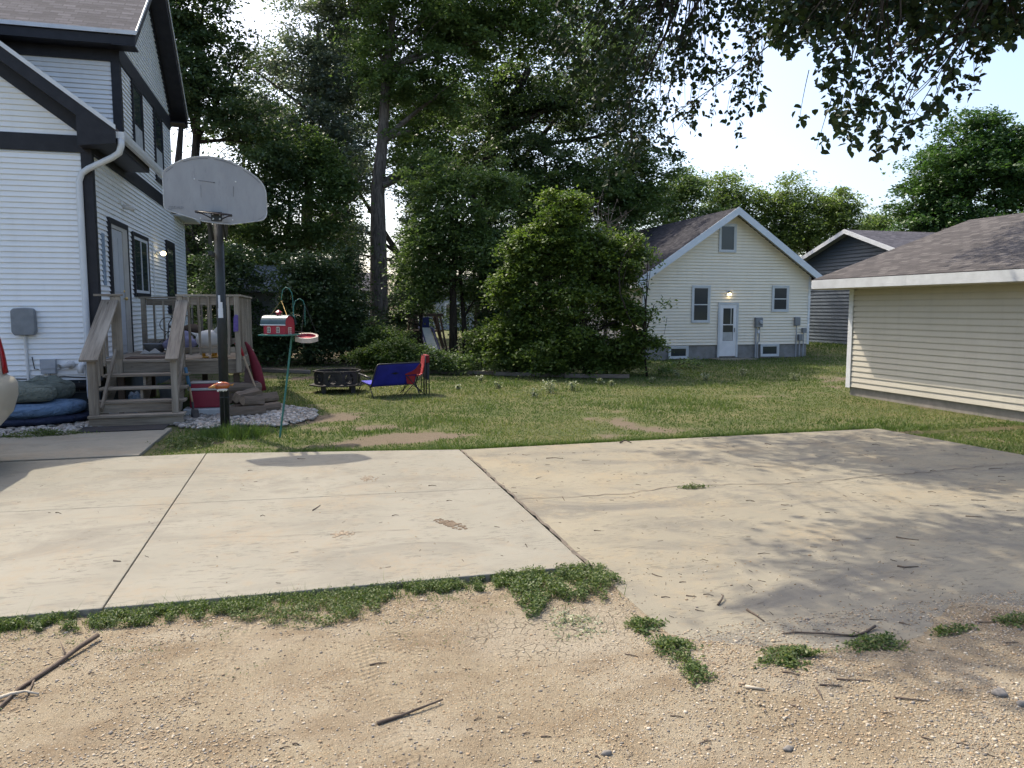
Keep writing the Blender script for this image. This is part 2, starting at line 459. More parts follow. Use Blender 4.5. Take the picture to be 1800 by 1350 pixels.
def dry(x, y):
    return np.clip((fbm(x, y, 2.2, 21) - .42) * 2.6 + (fbm(x, y, .5, 23) - .5) * .8, 0, 1)
m = NT("lawn_soil"); co = m.co()
b_ = m.attr("bare"); n1 = m.noise(co, 9, 6); n2 = m.noise(co, 60, 3); n3 = m.noise(co, 1.1, 4)
gr = m.mix(m.mr(n1, .35, .65), (.06, .075, .028), (.10, .11, .045)); gr = m.mix(m.mr(n3, .4, .7), gr, (.135, .125, .06))
so_ = m.mix(m.mr(n2, .3, .7), (.115, .092, .066), (.18, .146, .105)); so_ = m.mix(m.mr(n3, .45, .7), so_, (.14, .11, .078))
m.col(m.mix(m.mr(m.math('ADD', b_, m.math('MULTIPLY', m.math('SUBTRACT', n1, .5), .5)), .2, .55), gr, so_)); m.set(.95, 0, .1)
m.bump(m.math('ADD', n1, m.math('MULTIPLY', n2, .4)), .7, .03); M_LAWN = m.m
def gridmesh(name, xs, ys, zf, mat, attrs=None, kind="structure"):
    X, Y = np.meshgrid(xs, ys); Z = zf(X, Y); nx = len(xs); ny = len(ys)
    V = np.stack([X, Y, Z], -1).reshape(-1, 3)
    i = np.arange(nx - 1); j = np.arange(ny - 1); I, J = np.meshgrid(i, j); a = (J * nx + I).ravel()
    q = np.stack([a, a + 1, a + nx + 1, a + nx], 1)
    o = rawmesh(name, V, q, mat, smooth=True, kind=kind)
    for k, fn in (attrs or {}).items():
        at = o.data.attributes.new(k, 'FLOAT', 'POINT'); at.data.foreach_set("value", np.asarray(fn(X, Y), 'f').ravel())
    return o
xs = np.concatenate([[-500, -250, -120, -60, -30], np.arange(-14, 30, .14), [34, 40, 50, 70, 120, 250, 500]])
ys = np.concatenate([[-400, -100, -30, -10], np.arange(-4, 5.0, .5), np.arange(5, 36, .14), [40, 48, 60, 80, 120, 200, 350, 600]])
def lz(x, y):
    z = lawn_z(x, y) - .012
    return np.where(y < 9.2, -.07, z)
gridmesh("lawn", xs, ys, lz, M_LAWN, {"bare": bare})

# gravel drive
def grav_z(x, y):
    z = -.012 + .018 * (fbm(x, y, 1.3, 31) - .5) + .010 * (fbm(x, y, .25, 33, 3) - .5)
    z = z + .030 * np.exp(-((x - 1.95) / .25) ** 2) * sstep(2.8, 3.4, y) * sstep(4.9, 4.4, y)
    z = z - .012 * np.exp(-((x + 2.4 - .25 * y) / .12) ** 2) - .010 * np.exp(-((x - .55 - .1 * y) / .14) ** 2)
    # runs out over the old slab on the right
    r = sstep(1.75, 2.2, x)
    z = z + r * (.040 - .10 * sstep(2.9, 4.6, y - .06 * (x - 3) + .8 * (fbm(x, y, .8, 41) - .5)))
    return z - (1 - r) * .008 * sstep(4.3, 4.9, y)
m = NT("sandy_gravel"); co = m.co()
big = m.noise(co, .9, 5, .6, .4); mid = m.noise(co, 5, 5); fine = m.noise(co, 70, 4, .7)
sand = m.mix(m.mr(mid, .3, .7), (.225, .183, .124), (.275, .232, .160))
pale = m.mix(m.mr(fine, .35, .65), (.27, .232, .170), (.33, .288, .217))
base = m.mix(m.mr(big, .50, .66), sand, pale)
base = m.mix(m.mr(m.noise(m.mapn(co, (1, 1.7, 1)), 1.7, 5), .47, .66), base, (.185, .142, .092))
base = m.mix(m.mr(fine, .5, .72, 0, .55), base, (.14, .105, .068))
vo = m.n("ShaderNodeTexVoronoi"); m.L.new(co, vo.inputs['Vector']); vo.inputs['Scale'].default_value = 85
vo2 = m.n("ShaderNodeTexVoronoi"); m.L.new(co, vo2.inputs['Vector']); vo2.inputs['Scale'].default_value = 190
sepc = m.n("ShaderNodeSeparateColor"); m.L.new(vo.outputs['Color'], sepc.inputs[0])
st = m.ramp(sepc.outputs[0], [(0, (.40, .32, .22)), (.3, (.29, .21, .125)), (.55, (.19, .145, .10)), (.72, (.34, .24, .14)), (.86, (.16, .145, .125)), (.93, (.46, .41, .33))], 'CONSTANT')
isst = m.math('MULTIPLY', m.mr(sepc.outputs[1], .42, .46), m.mr(vo.outputs['Distance'], .5, .42))
gz_ = m.mr(m.noise(co, 1.3, 4), .40, .62, .2, 1)
isst = m.math('MULTIPLY', isst, gz_)
vc = m.n("ShaderNodeTexVoronoi"); vc.feature = 'DISTANCE_TO_EDGE'; vc.inputs['Scale'].default_value = 17; m.L.new(m.mix(.06, co, m.n("ShaderNodeTexNoise").outputs[1]), vc.inputs['Vector'])
spc = m.n("ShaderNodeSeparateXYZ"); m.L.new(co, spc.inputs[0])
rx_ = m.math('MULTIPLY', m.math('SUBTRACT', spc.outputs[0], 1.35), 1.5); ry_ = m.math('MULTIPLY', m.math('SUBTRACT', spc.outputs[1], 3.95), 2.2)
zone = m.mr(m.math('ADD', m.math('ADD', m.math('MULTIPLY', rx_, rx_), m.math('MULTIPLY', ry_, ry_)), m.math('MULTIPLY', mid, .9)), 1.35, .75)
crk = m.math('MULTIPLY', m.mr(vc.outputs['Distance'], .035, .0), m.math('MULTIPLY', zone, m.mr(mid, .42, .6)))
base = m.mix(m.math('MULTIPLY', zone, .7), base, pale); base = m.mix(m.math('MULTIPLY', crk, .85), base, (.10, .075, .05))
m.col(m.mix(m.math('MULTIPLY', isst, m.mr(zone, 0, 1, 1, .4)), base, st)); m.set(.95, 0, .12)
h = m.math('ADD', m.math('MULTIPLY', m.math('SUBTRACT', 1.0, vo.outputs['Distance']), isst), m.math('ADD', m.math('MULTIPLY', fine, .5), m.math('MULTIPLY', m.math('SUBTRACT', 1.0, vo2.outputs['Distance']), .35)))
h = m.math('ADD', h, m.math('MULTIPLY', mid, .7))
sp = m.n("ShaderNodeSeparateXYZ"); m.L.new(co, sp.inputs[0])
def track(x0, kx, w):
    dx = m.math('ABSOLUTE', m.math('SUBTRACT', m.math('SUBTRACT', sp.outputs[0], x0), m.math('MULTIPLY', sp.outputs[1], kx)))
    tr = m.math('SINE', m.math('ADD', m.math('MULTIPLY', sp.outputs[1], 150.0), m.math('MULTIPLY', dx, 60.0)))
    ln = m.math('SINE', m.math('MULTIPLY', dx, 160.0))
    return m.math('MULTIPLY', m.math('ADD', tr, ln), m.mr(dx, w, w * .8))
tk = m.math('ADD', track(-.95, .12, .11), m.math('ADD', track(.62, -.08, .11), track(1.75, -.32, .10)))
h = m.math('ADD', h, m.math('MULTIPLY', m.math('MULTIPLY', tk, .28), m.mr(m.noise(co, 2.1, 3), .42, .6)))
h = m.math('SUBTRACT', h, m.math('MULTIPLY', crk, 1.6)); m.bump(h, .85, .012); M_GRAV = m.m
gridmesh("gravel_driveway", np.arange(-9, 14, .05), np.arange(-4, 5.05, .05), grav_z, M_GRAV)

# concrete
def conc(name, c1, c2, sandy, stain, seed=0.0):
    m = NT(name); co = m.co(); mp = m.n("ShaderNodeMapping"); m.L.new(co, mp.inputs[0]); mp.inputs['Location'].default_value = (seed, seed * 2, 0); co = mp.outputs[0]
    a = m.noise(co, .7, 6, .6, .6); b = m.noise(co, 6, 6, .7); f = m.noise(co, 140, 3, .7)
    c = m.mix(m.mr(a, .35, .65), c1, c2)
    c = m.mix(m.mr(m.noise(m.mapn(co, (.5, 1.0, 1)), 1.5, 6, .65, 1.0), .50, .66), c, stain)
    c = m.mix(m.mr(b, .55, .72, 0, .55), c, sandy)
    sand2 = m.math('MULTIPLY', m.mr(m.noise(co, 1.1, 5, .6), .50, .64), m.mr(m.noise(co, 22, 5, .7), .40, .62, .1, 1))
    c = m.mix(m.math('MULTIPLY', sand2, .75), c, sandy)
    c = m.mix(m.mr(f, .5, .75, 0, .28), c, (.20, .18, .15))
    v = m.n("ShaderNodeTexVoronoi"); m.L.new(co, v.inputs['Vector']); v.inputs['Scale'].default_value = 9
    sc = m.n("ShaderNodeSeparateColor"); m.L.new(v.outputs['Color'], sc.inputs[0])
    spk = m.math('MULTIPLY', m.mr(v.outputs['Distance'], .09, .05), m.mr(sc.outputs[0], .78, .8))
    c = m.mix(m.math('MULTIPLY', spk, .8), c, (.14, .10, .07))
    k1 = m.noise(m.mapn(co, (9, 30, 9)), 1.0, 4, .7); k2 = m.noise(co, 2.3, 3)
    mk = m.math('MULTIPLY', m.mr(k1, .555, .60), m.mr(k2, .40, .56)); c = m.mix(m.math('MULTIPLY', mk, .55), c, tuple(q * .62 for q in c2))
    k3 = m.noise(m.mapn(co, (1.2, .5, 1)), 2.0, 8, .75, .8); c = m.mix(m.mr(k3, .55, .8, 0, .4), c, tuple(q * 1.25 for q in c1))
    br = m.noise(m.mapn(co, (3, 160, 3)), 1.0, 3); gr_ = m.noise(co, 320, 2)
    c = m.mix(m.mr(gr_, .35, .7, 0, .22), c, tuple(q * .6 for q in c2))
    m.col(c); m.set(.9, 0, .2); m.bump(m.math('ADD', m.math('ADD', b, m.math('MULTIPLY', f, .6)), m.math('ADD', m.math('MULTIPLY', br, .35), mk)), .4, .006); return m.m
M_CONC_NEW = conc("new_concrete", (.275, .258, .208), (.242, .227, .183), (.28, .228, .158), (.205, .19, .155))
M_CONC_OLD = conc("old_concrete", (.29, .258, .188), (.228, .207, .157), (.315, .252, .158), (.165, .153, .127), 7.3)
M_JOINT = surf("joint_dirt", (.09, .075, .06), (.16, .13, .10), .95, scale=20)
def slab(name, poly, z, mat, th=.12, bevel=.008):
    a = MB(); a.prism([(x, y, z - th) for x, y in poly], None, d=(0, 0, th))
    o = a.build(name, mat, bevel=bevel); return tag(o, kind="structure")
JX = -1.2
def lerp(a, b, t): return (a[0] + (b[0] - a[0]) * t, a[1] + (b[1] - a[1]) * t)
# front edge y = 4.88; saw joint 7.63 -> 7.22 ; back edge 10.03 / 9.93 -> 9.37
def yj(x): return 7.40 - (x + 1.2) * .062
def yb(x): return 10.0 if x < -1.2 else 9.93 - (x + 1.2) * .18
g_ = .0042
slab("concrete_pad", [(-9, 4.93), (JX - g_, 4.88), (JX - g_, yj(JX) - g_ / 2), (-9, yj(-9) - g_ / 2)], .022, M_CONC_NEW)
slab("concrete_pad", [(-9, yj(-9) + g_ / 2), (JX - g_, yj(JX) + g_ / 2), (JX - g_, 9.93), (-9, 10.08)], .022, M_CONC_NEW)
slab("concrete_pad", [(JX + g_, 4.88), (1.86, 4.83), (1.86, yj(1.86) - g_ / 2), (JX + g_, yj(JX) - g_ / 2)], .022, M_CONC_NEW)
slab("concrete_pad", [(JX + g_, yj(JX) + g_ / 2), (1.86, yj(1.86) + g_ / 2), (1.86, 9.37), (JX + g_, 9.93)], .022, M_CONC_NEW)
slab("joint_filler", [(-9, 4.95), (1.85, 4.9), (1.85, 9.35), (-1.3, 9.9), (-9, 10.05)], .006, M_JOINT, .08, 0)
slab("concrete_pad", [(1.895, 3.1), (8.9, 2.9), (8.55, 6.5), (8.25, 9.46), (1.895, 9.40)], .012, M_CONC_OLD)
slab("concrete_walk", [(-9, 10.09), (-1.98, 10.02), (-1.94, 12.22), (-3.35, 12.55), (-3.6, 11.9), (-9, 11.75)], .026, M_CONC_NEW)
# crack across the old slab and dirt along the seam
rc = random.Random(5)
def crackline(name, pts, w, z, jit=.03, label=None):
    P = []
    for i in range(len(pts) - 1):
        a = np.array(pts[i][:2]); b = np.array(pts[i + 1][:2]); n = max(2, int(np.linalg.norm(b - a) / .09))
        for k in range(n): P.append(a + (b - a) * k / n + np.array([rc.uniform(-jit, jit) * .5, rc.uniform(-jit, jit)]))
    P.append(np.array(pts[-1][:2])); a = MB(); V = []
    for i, p in enumerate(P):
        d = P[min(i + 1, len(P) - 1)] - P[max(i - 1, 0)]; d /= np.linalg.norm(d) + 1e-6; nn = np.array([-d[1], d[0]]); ww = w * rc.uniform(.4, 1.3)
        V += [(*(p + nn * ww), z), (*(p - nn * ww), z)]
    a.add(V, [(2 * i, 2 * i + 1, 2 * i + 3, 2 * i + 2) for i in range(len(P) - 1)])
    o = a.build(name, M_JOINT); return tag(o, kind="structure")
crackline("slab_crack", [gpt(*q) for q in ((912, 881), (1000, 876), (1100, 870), (1190, 858), (1250, 854), (1350, 853), (1450, 849), (1530, 840), (1640, 831), (1740, 821), (1800, 817))], .006, .0165)
crackline("slab_crack", [gpt(*q) for q in ((1255, 790), (1275, 797), (1300, 806))], .003, .0165)
crackline("seam_dirt", [(1.878, 4.84), (1.878, 9.37)], .016, .0245, .03)
crackline("slab_crack", [gpt(*q) for q in ((345, 951), (480, 948), (600, 942), (720, 936))], .0022, .0263, .01)

# sand and mud spots left on the pad
M_MUD = surf("dried_mud", (.23, .18, .125), (.29, .235, .165), .95, scale=30, bump=.6, bsc=80)
def crumbs(name, c, rx, ry, n, s, mat, seed, label, cat, ang=0, z=.022, group=None):
    rg = np.random.default_rng(seed); a = MB()
    for i in range(n):
        r = rg.random() ** .6; t = rg.random() * 2 * pi; x = r * rx * cos(t); y = r * ry * sin(t)
        q = s * rg.uniform(.3, 1.2) * (1.2 - r * .6)
        a.ell((c[0] + x * cos(ang) - y * sin(ang), c[1] + x * sin(ang) + y * cos(ang), z + q * .05), q, q * rg.uniform(.5, 1), q * .28, 6, 4, (0, 0, rg.random() * 3))
    o = a.build(name, mat, origin=(c[0], c[1], 0)); tag(o, label, cat, group); return o
crumbs("dirt_clod", gpt(792, 926), .07, .22, 110, .026, surf("wet_mud", (.12, .085, .055), (.19, .145, .10), .95, scale=30, bump=.6), 1, "crumbled brown mud patch on the pale concrete left of the seam", "mud", .45)
crumbs("dirt_clod", gpt(604, 944), .10, .10, 60, .022, M_MUD, 2, "small patch of sandy crumbs in the middle of the left concrete pad", "mud")
crumbs("dirt_clod", gpt(648, 845), .11, .16, 70, .020, M_MUD, 3, "faint sand patch on the concrete just in front of the backboard shadow", "mud")

# pebbles
def ico(sub=0):
    p = (1 + 5 ** .5) / 2
    V = [(-1, p, 0), (1, p, 0), (-1, -p, 0), (1, -p, 0), (0, -1, p), (0, 1, p), (0, -1, -p), (0, 1, -p), (p, 0, -1), (p, 0, 1), (-p, 0, -1), (-p, 0, 1)]
    V = [np.array(v, float) / np.linalg.norm(v) for v in V]
    F = [(0, 11, 5), (0, 5, 1), (0, 1, 7), (0, 7, 10), (0, 10, 11), (1, 5, 9), (5, 11, 4), (11, 10, 2), (10, 7, 6), (7, 1, 8), (3, 9, 4), (3, 4, 2), (3, 2, 6), (3, 6, 8), (3, 8, 9), (4, 9, 5), (2, 4, 11), (6, 2, 10), (8, 6, 7), (9, 8, 1)]
    for _ in range(sub):
        c = {}; G = []
        def mid(a, b):
            k = (min(a, b), max(a, b))
            if k not in c:
                v = V[a] + V[b]; V.append(v / np.linalg.norm(v)); c[k] = len(V) - 1
            return c[k]
        for a, b, d in F:
            x, y, z = mid(a, b), mid(b, d), mid(d, a); G += [(a, x, z), (b, y, x), (d, z, y), (x, y, z)]
        F = G
    return np.array(V), np.array(F)
def pebbles(name, P, size, mat, seed, sub=0, flat=.55, kind="stuff", smooth=True):
    rg = np.random.default_rng(seed); IV, IF = ico(sub); N = len(P); sz = size * np.exp(rg.normal(0, .35, N))
    ax = rg.uniform(.7, 1.3, (N, 3)); ax[:, 2] *= flat; a = rg.random(N) * 2 * pi
    V = IV[None] * ax[:, None] * sz[:, None, None]
    V = V * (1 + .18 * rg.uniform(-1, 1, (N, len(IV), 1)))
    ca, sa = np.cos(a)[:, None], np.sin(a)[:, None]
    X = V[..., 0] * ca - V[..., 1] * sa; Y = V[..., 0] * sa + V[..., 1] * ca
    V = np.stack([X, Y, V[..., 2]], -1) + P[:, None]
    q = (np.arange(N)[:, None, None] * len(IV) + IF[None]).reshape(-1, 3)
    return rawmesh(name, V.reshape(-1, 3), q, mat, lv=np.repeat(rg.random(N), len(IF)), kind=kind, smooth=smooth)
m = NT("gravel_stones"); m.col(m.ramp(m.attr("lv"), [(0, (.38, .30, .20)), (.3, (.25, .185, .12)), (.5, (.46, .40, .31)), (.68, (.33, .235, .14)), (.8, (.20, .175, .145)), (.9, (.26, .23, .195))], 'CONSTANT')); m.set(.8, 0, .25); M_PEB = m.m
m = NT("river_rock"); m.col(m.mix(m.mr(m.noise(m.co(), 60, 3), .3, .7, 0, .5), m.ramp(m.attr("lv"), [(0, (.26, .245, .22)), (.35, (.38, .36, .33)), (.6, (.17, .15, .13)), (.75, (.31, .26, .21)), (.9, (.48, .465, .44))], 'CONSTANT'), (.3, .28, .25))); m.set(.8, 0, .25); M_ROCK = m.m
rg = np.random.default_rng(11)
N = 80000
X = rg.uniform(-2.6, 4.4, N); Y = 2.0 + 2.9 * rg.random(N) ** 1.25
dens = .16 + .30 * sstep(3.3, 2.5, Y) + .9 * sstep(.42, .66, fbm(X, Y, .8, 51)) * (1 - .55 * sstep(3.3, 4.5, Y)) + .5 * sstep(1.5, 3, X) * sstep(3.3, 2.6, Y)
k = (rg.random(N) < dens) & ~((Y > 4.75) & (X < 1.9))
k &= ~((X > 1.9) & (Y > 3.7) & (rg.random(N) < .93))
X, Y = X[k], Y[k]; Z = np.maximum(grav_z(X, Y), np.where((X > 1.895) & (Y > 2.7), .012, -1)) + .0015
pebbles("gravel", np.stack([X, Y, Z], 1), .0042, M_PEB, 12, 0)
big = [(970, 1305, .030), (1750, 1232, .035), (330, 1320, .018), (425, 1192, .016), (1225, 1322, .02), (1792, 1250, .03)]
for i, (px, py, s) in enumerate([(1757, 1232, .036), (1386, 1315, .022), (1066, 1322, .022), (1795, 1250, .026)]):
    g = gpt(px, py); IV, IF = ico(2); rgi = np.random.default_rng(i + 5)
    V = IV * (1 + .12 * np.sin(IV[:, [1]] * 4 + i) + .08 * np.sin(IV[:, [0]] * 6 + 2 * i)) * np.array([s, s * .75, s * .5]) + np.array([g[0], g[1], float(grav_z(g[0], g[1])) + s * .25])
    o = rawmesh("stone", V, IF, surf("stone_%d" % i, (.22, .20, .175), (.15, .138, .12), .8, scale=40, bump=.4), smooth=True, origin=(g[0], g[1], 0))
    tag(o, ["grey fist sized stone lying on gravel near the right edge", "dark grey stone on the gravel below the spreading weeds", "small round grey stone on the gravel at the bottom of the drive", "brownish stone beside the larger grey stone at the right edge"][i], "stone")
# river rock bed round the deck and under the mattresses
rg = np.random.default_rng(13); N = 17000
X = rg.uniform(-6.5, .35, N); Y = rg.uniform(11.7, 15.6, N)
a = (X > -2.3) & (Y > 12.15 + .10 * np.sin(X * 5)) & (((X + .95) / 1.12) ** 2 + ((Y - 13.3) / 1.5) ** 2 < 1.0 + .06 * np.sin(X * 9))
a |= ((X < -3.3) | (Y > 12.62)) & (X < -3.0) & (Y > 12.0 + .08 * np.sin(X * 4)) & (Y < 14.2)
X, Y = X[a], Y[a]; Z = .012 + .018 * rg.random(len(X))
pebbles("river_rocks", np.stack([X, Y, Z], 1), .0225, M_ROCK, 14, 1, .6)

# grass blades
def blades(name, P, h, w, seed, straw):
    rg = np.random.default_rng(seed); N = len(P); a = rg.random(N) * 2 * pi; hh = h * np.exp(rg.normal(0, .35, N))
    ww = (w * rg.uniform(.7, 1.3, N))[:, None]; lean = rg.normal(0, .5, (N, 2)) * hh[:, None]
    sx = np.stack([np.cos(a), np.sin(a), 0 * a], 1)
    tip = P + np.concatenate([lean, hh[:, None]], 1)
    V = np.stack([P - sx * ww, P + sx * ww, tip], 1).reshape(-1, 3)
    q = np.arange(3 * N).reshape(-1, 3); lv = np.clip(rg.random(N) * .62 + straw * .55, 0, 1)
    return rawmesh(name, V, q, M_GRASS, lv=lv, kind="stuff")
rg = np.random.default_rng(17); N = 430000
d = 9.2 * np.exp(rg.random(N) * math.log(40 / 9.2)); th = R(15.24) + rg.uniform(-R(36), R(36), N)
X = d * np.sin(th); Y = d * np.cos(th)
k = (Y > 9.35) & (rg.random(N) > .26 + .25 * sstep(.35, .7, fbm(X, Y, .3, 141)) + bare(X, Y) * 1.1)
k &= ~((X < 1.9) & (Y < yb(0) - (X) * .18 + .02) ) | (X > 8.3)
k &= ~((X < 8.25) & (Y < 9.47)); k &= ~((X < -1.9) & (Y < 16)); k &= ~((X > -2.3) & (((X + .95) / 1.12) ** 2 + ((Y - 13.3) / 1.5) ** 2 < 1.0) & (Y > 12.1))
k &= ~((X > 10.95) & (Y < 13.55)); k &= (X > -3.5); k &= ~((Y > 19.7) & (X < 9.5) & (rg.random(N) < .8)) & ~((X > 11.2) & (X < 18) & (Y > 24.35))
X, Y, d = X[k], Y[k], d[k]
X2 = rg.uniform(8.3, 11, 16000); Y2 = rg.uniform(6.5, 9.6, 16000); k2 = X2 > 8.55 - (Y2 - 6.5) * .09
X = np.concatenate([X, X2[k2]]); Y = np.concatenate([Y, Y2[k2]])
hs = .020 + .022 * sstep(11, 24, Y) + .03 * sstep(.52, .75, fbm(X, Y, 1.2, 77)) + .04 * sstep(17, 22, X) 
P = np.stack([X, Y, lz(X, Y) + .0], 1)
blades("grass", P, hs, .0035 + .00030 * np.sqrt(X ** 2 + Y ** 2), 18, .04 + dry(X, Y) * .95)
# shaggy fringe of grass along the back edge of the pads
N = 9000; X = rg.uniform(-.2, 8.2, N); yE = np.where(X < 1.9, 9.93 - (X + 1.2) * .18, 9.44) + .01 + np.abs(rg.normal(0, .05, N))
X = np.concatenate([X]); blades("grass", np.stack([X, yE, 0 * X - .01], 1), .04 + .02 * rg.random(N), .005, 19, .2 * rg.random(N))

# weeds: low mats of small leaves
def weedmat(name, cx, cy, rx, ry, n, size, mat, seed, label, cat="weeds", z=0, h=.05, ang=0, group=None, runners=0):
    rg = np.random.default_rng(seed); r = np.sqrt(rg.random(n)) * (1 + .25 * np.sin(np.arange(n) * 1.0)); t = rg.random(n) * 2 * pi
    r = r * (1 + .25 * np.sin(t * 3 + seed) + .15 * np.sin(t * 7 + seed * 2))
    x = r * rx * np.cos(t); y = r * ry * np.sin(t); X = cx + x * cos(ang) - y * sin(ang); Y = cy + x * sin(ang) + y * cos(ang)
    k = fbm(X, Y, .12, seed + 3, 3) > .38; X, Y, r = X[k], Y[k], r[k]
    Z = z + h * rg.random(len(X)) * np.clip(1.2 - r, .15, 1)
    P = np.stack([X, Y, Z], 1)
    if runners:
        Q = []
        for i in range(runners):
            a = rg.random() * 2 * pi; L = rg.uniform(.7, 1.5)
            for s in np.linspace(.3, 1, 26): Q.append((cx + L * s * rx * cos(a + s * .3), cy + L * s * ry * sin(a + s * .3), z + .012 + .01 * rg.random()))
        P = np.concatenate([P, np.array(Q) + rg.normal(0, .008, (len(Q), 3)) * [1, 1, .3]])
    o = leafmesh(name, P, size, mat, None, seed, 0, .8, .45, -.2, origin=(cx, cy, 0))
    return tag(o, label, cat, group)
# strip along the front edge of the left pad (nobody could count it)
rg = np.random.default_rng(23); N = 52000
X = rg.uniform(-2.4, 1.85, N)
w_ = .10 + .12 * fbm(X, 0 * X, .6, 61) + .30 * np.exp(-((X - .05) / .42) ** 2) * (1) + .10 * np.exp(-((X + .9) / .5) ** 2)
w_ = np.where(X < -1.35, .16, w_); w_ = np.where((X > .55) & (X < 1.2), .13 + .1 * vnoise(X, X * 0, .2, 5), w_)
Y = 4.87 - np.abs(rg.random(N)) ** 1.0 * w_ * 1.15
k = (fbm(X, Y, .075, 63, 3) + .35 * (fbm(X, Y, .45, 65) - .5) > .43 + .12 * sstep(.3, 1.0, (4.87 - Y) / w_)); X, Y = X[k], Y[k]
Z = grav_z(X, Y) + .045 * rg.random(len(X))
o = leafmesh("edge_weeds", np.stack([X, Y, Z], 1), .017, M_LWEED, None, 24, 0, .8, .4, -.3); tag(o, kind="stuff")
N3 = 16000; Xs = rg.uniform(-2.4, 2.3, N3); Ys = 4.86 - np.abs(rg.normal(0, .42, N3)); ks = (fbm(Xs, Ys, .11, 131, 3) + .22 * (fbm(Xs, Ys, .7, 133) - .5) > .635) & (Ys > 3.5)
Xs, Ys = Xs[ks], Ys[ks]; tag(leafmesh("seedlings", np.stack([Xs, Ys, grav_z(Xs, Ys) + .012 * rg.random(len(Xs))], 1), .013, M_LWEED, None, 134, 0, .9, .4, -.2), kind="stuff")
N2 = 5200; Xb = rg.uniform(-2.4, 1.95, N2); Yb = 4.86 - np.abs(rg.normal(0, .075 + .10 * np.exp(-((Xb - .1) / .5) ** 2) + .14 * sstep(1.2, 1.4, Xb), N2))
kb_ = fbm(Xb, Yb, .1, 91) > .42; Xb, Yb = Xb[kb_], Yb[kb_]; blades("grass", np.stack([Xb, Yb, grav_z(Xb, Yb)], 1), .045, .0022, 92, .35 * rg.random(len(Xb)))
N = 15000; X = rg.uniform(1.22, 1.97, N); Y = rg.uniform(4.12, 4.86, N)
k = (Y > 4.30 - .25 * (1.7 - X) + .12 * np.sin(X * 14)) & (fbm(X, Y, .09, 67, 3) > .40); X, Y = X[k], Y[k]
weed_c = np.stack([X, Y, grav_z(X, Y) + .065 * rg.random(len(X))], 1)
o = leafmesh("weed_patch", weed_c, .021, M_LWEED, None, 25, 0, .8, .42, -.3, origin=(1.6, 4.5, 0))
tag(o, "largest green weed patch in the corner where both concrete pads meet the dirt", "weeds")
WD = [(1135, 1105, .10, .10, 700, "round green weed tuft at the seam just below the largest patch"),
      (1185, 1145, .11, .12, 800, "green weed tuft on the sandy ridge, second below the largest patch"),
      (1222, 1185, .07, .13, 420, "small thin weed tuft lowest on the sandy ridge"),
      (1385, 1165, .20, .10, 1500, "spreading low weed with long runners on pale sand under the curved stick"),
      (1537, 1138, .16, .09, 800, "shaded green weed right of the curved stick"),
      (1220, 860, .17, .05, 260, "tiny weed growing out of the crack in the right concrete pad"),
      (1170, 1035 + 60, .0, .0, 0, ""), (1790, 1102, .14, .07, 350, "small weed by the right edge where gravel covers the slab"),
      (1670, 1117, .12, .05, 260, "thin weed on the gravel edge left of the weed at the right edge")]
for i, (px, py, rx, ry, n, lab) in enumerate(WD):
    if n == 0: continue
    g = gpt(px, py)
    weedmat("weed_clump", g[0], g[1], rx, ry, n, .022, M_LWEED, 70 + i, lab, z=max(float(grav_z(g[0], g[1])), .012 if g[0] > 1.9 else -1), h=.05, runners=8 if i in (3,) else 4)
# dead grey weeds between gravel and patch
g = gpt(1015, 1095); weedmat("dry_weed", g[0], g[1], .18, .22, 500, .02, M_LPALE, 91, "sparse grey green dry weeds on cracked dirt below the edge strip", h=.03, z=-.01)['kind'] = 'stuff'
# weeds at the foot of stairs, slab corner and hoop pole
g = gpt(285, 735); weedmat("weed_clump", g[0], g[1] - .2, .42, .25, 1500, .035, M_LWEED, 93, "green weeds growing in front of the right end of the bottom stair", h=.12, z=.02)
g = gpt(330, 780); weedmat("weed_clump", g[0], g[1], .40, .35, 1500, .035, M_LWEED, 94, "patch of weeds beside the corner of the concrete walk", h=.10, z=.0)
g = gpt(405, 768); blades("grass", np.stack([g[0] + np.random.default_rng(3).normal(0, .22, 2600), g[1] + .1 + np.random.default_rng(4).normal(0, .16, 2600), np.zeros(2600)], 1), .10, .006, 33, np.zeros(2600))
g = gpt(195, 765); weedmat("weed_clump", g[0] - .9, g[1] + .1, .5, .18, 1200, .035, M_LWEED, 95, "low weeds along the rocks at the back edge of the walk", h=.10, z=.02)
g = gpt(60, 768); weedmat("weed_clump", g[0], g[1], .5, .14, 900, .035, M_LWEED, 96, "weeds on the rocks below the blue mattress near the van", h=.09, z=.02)

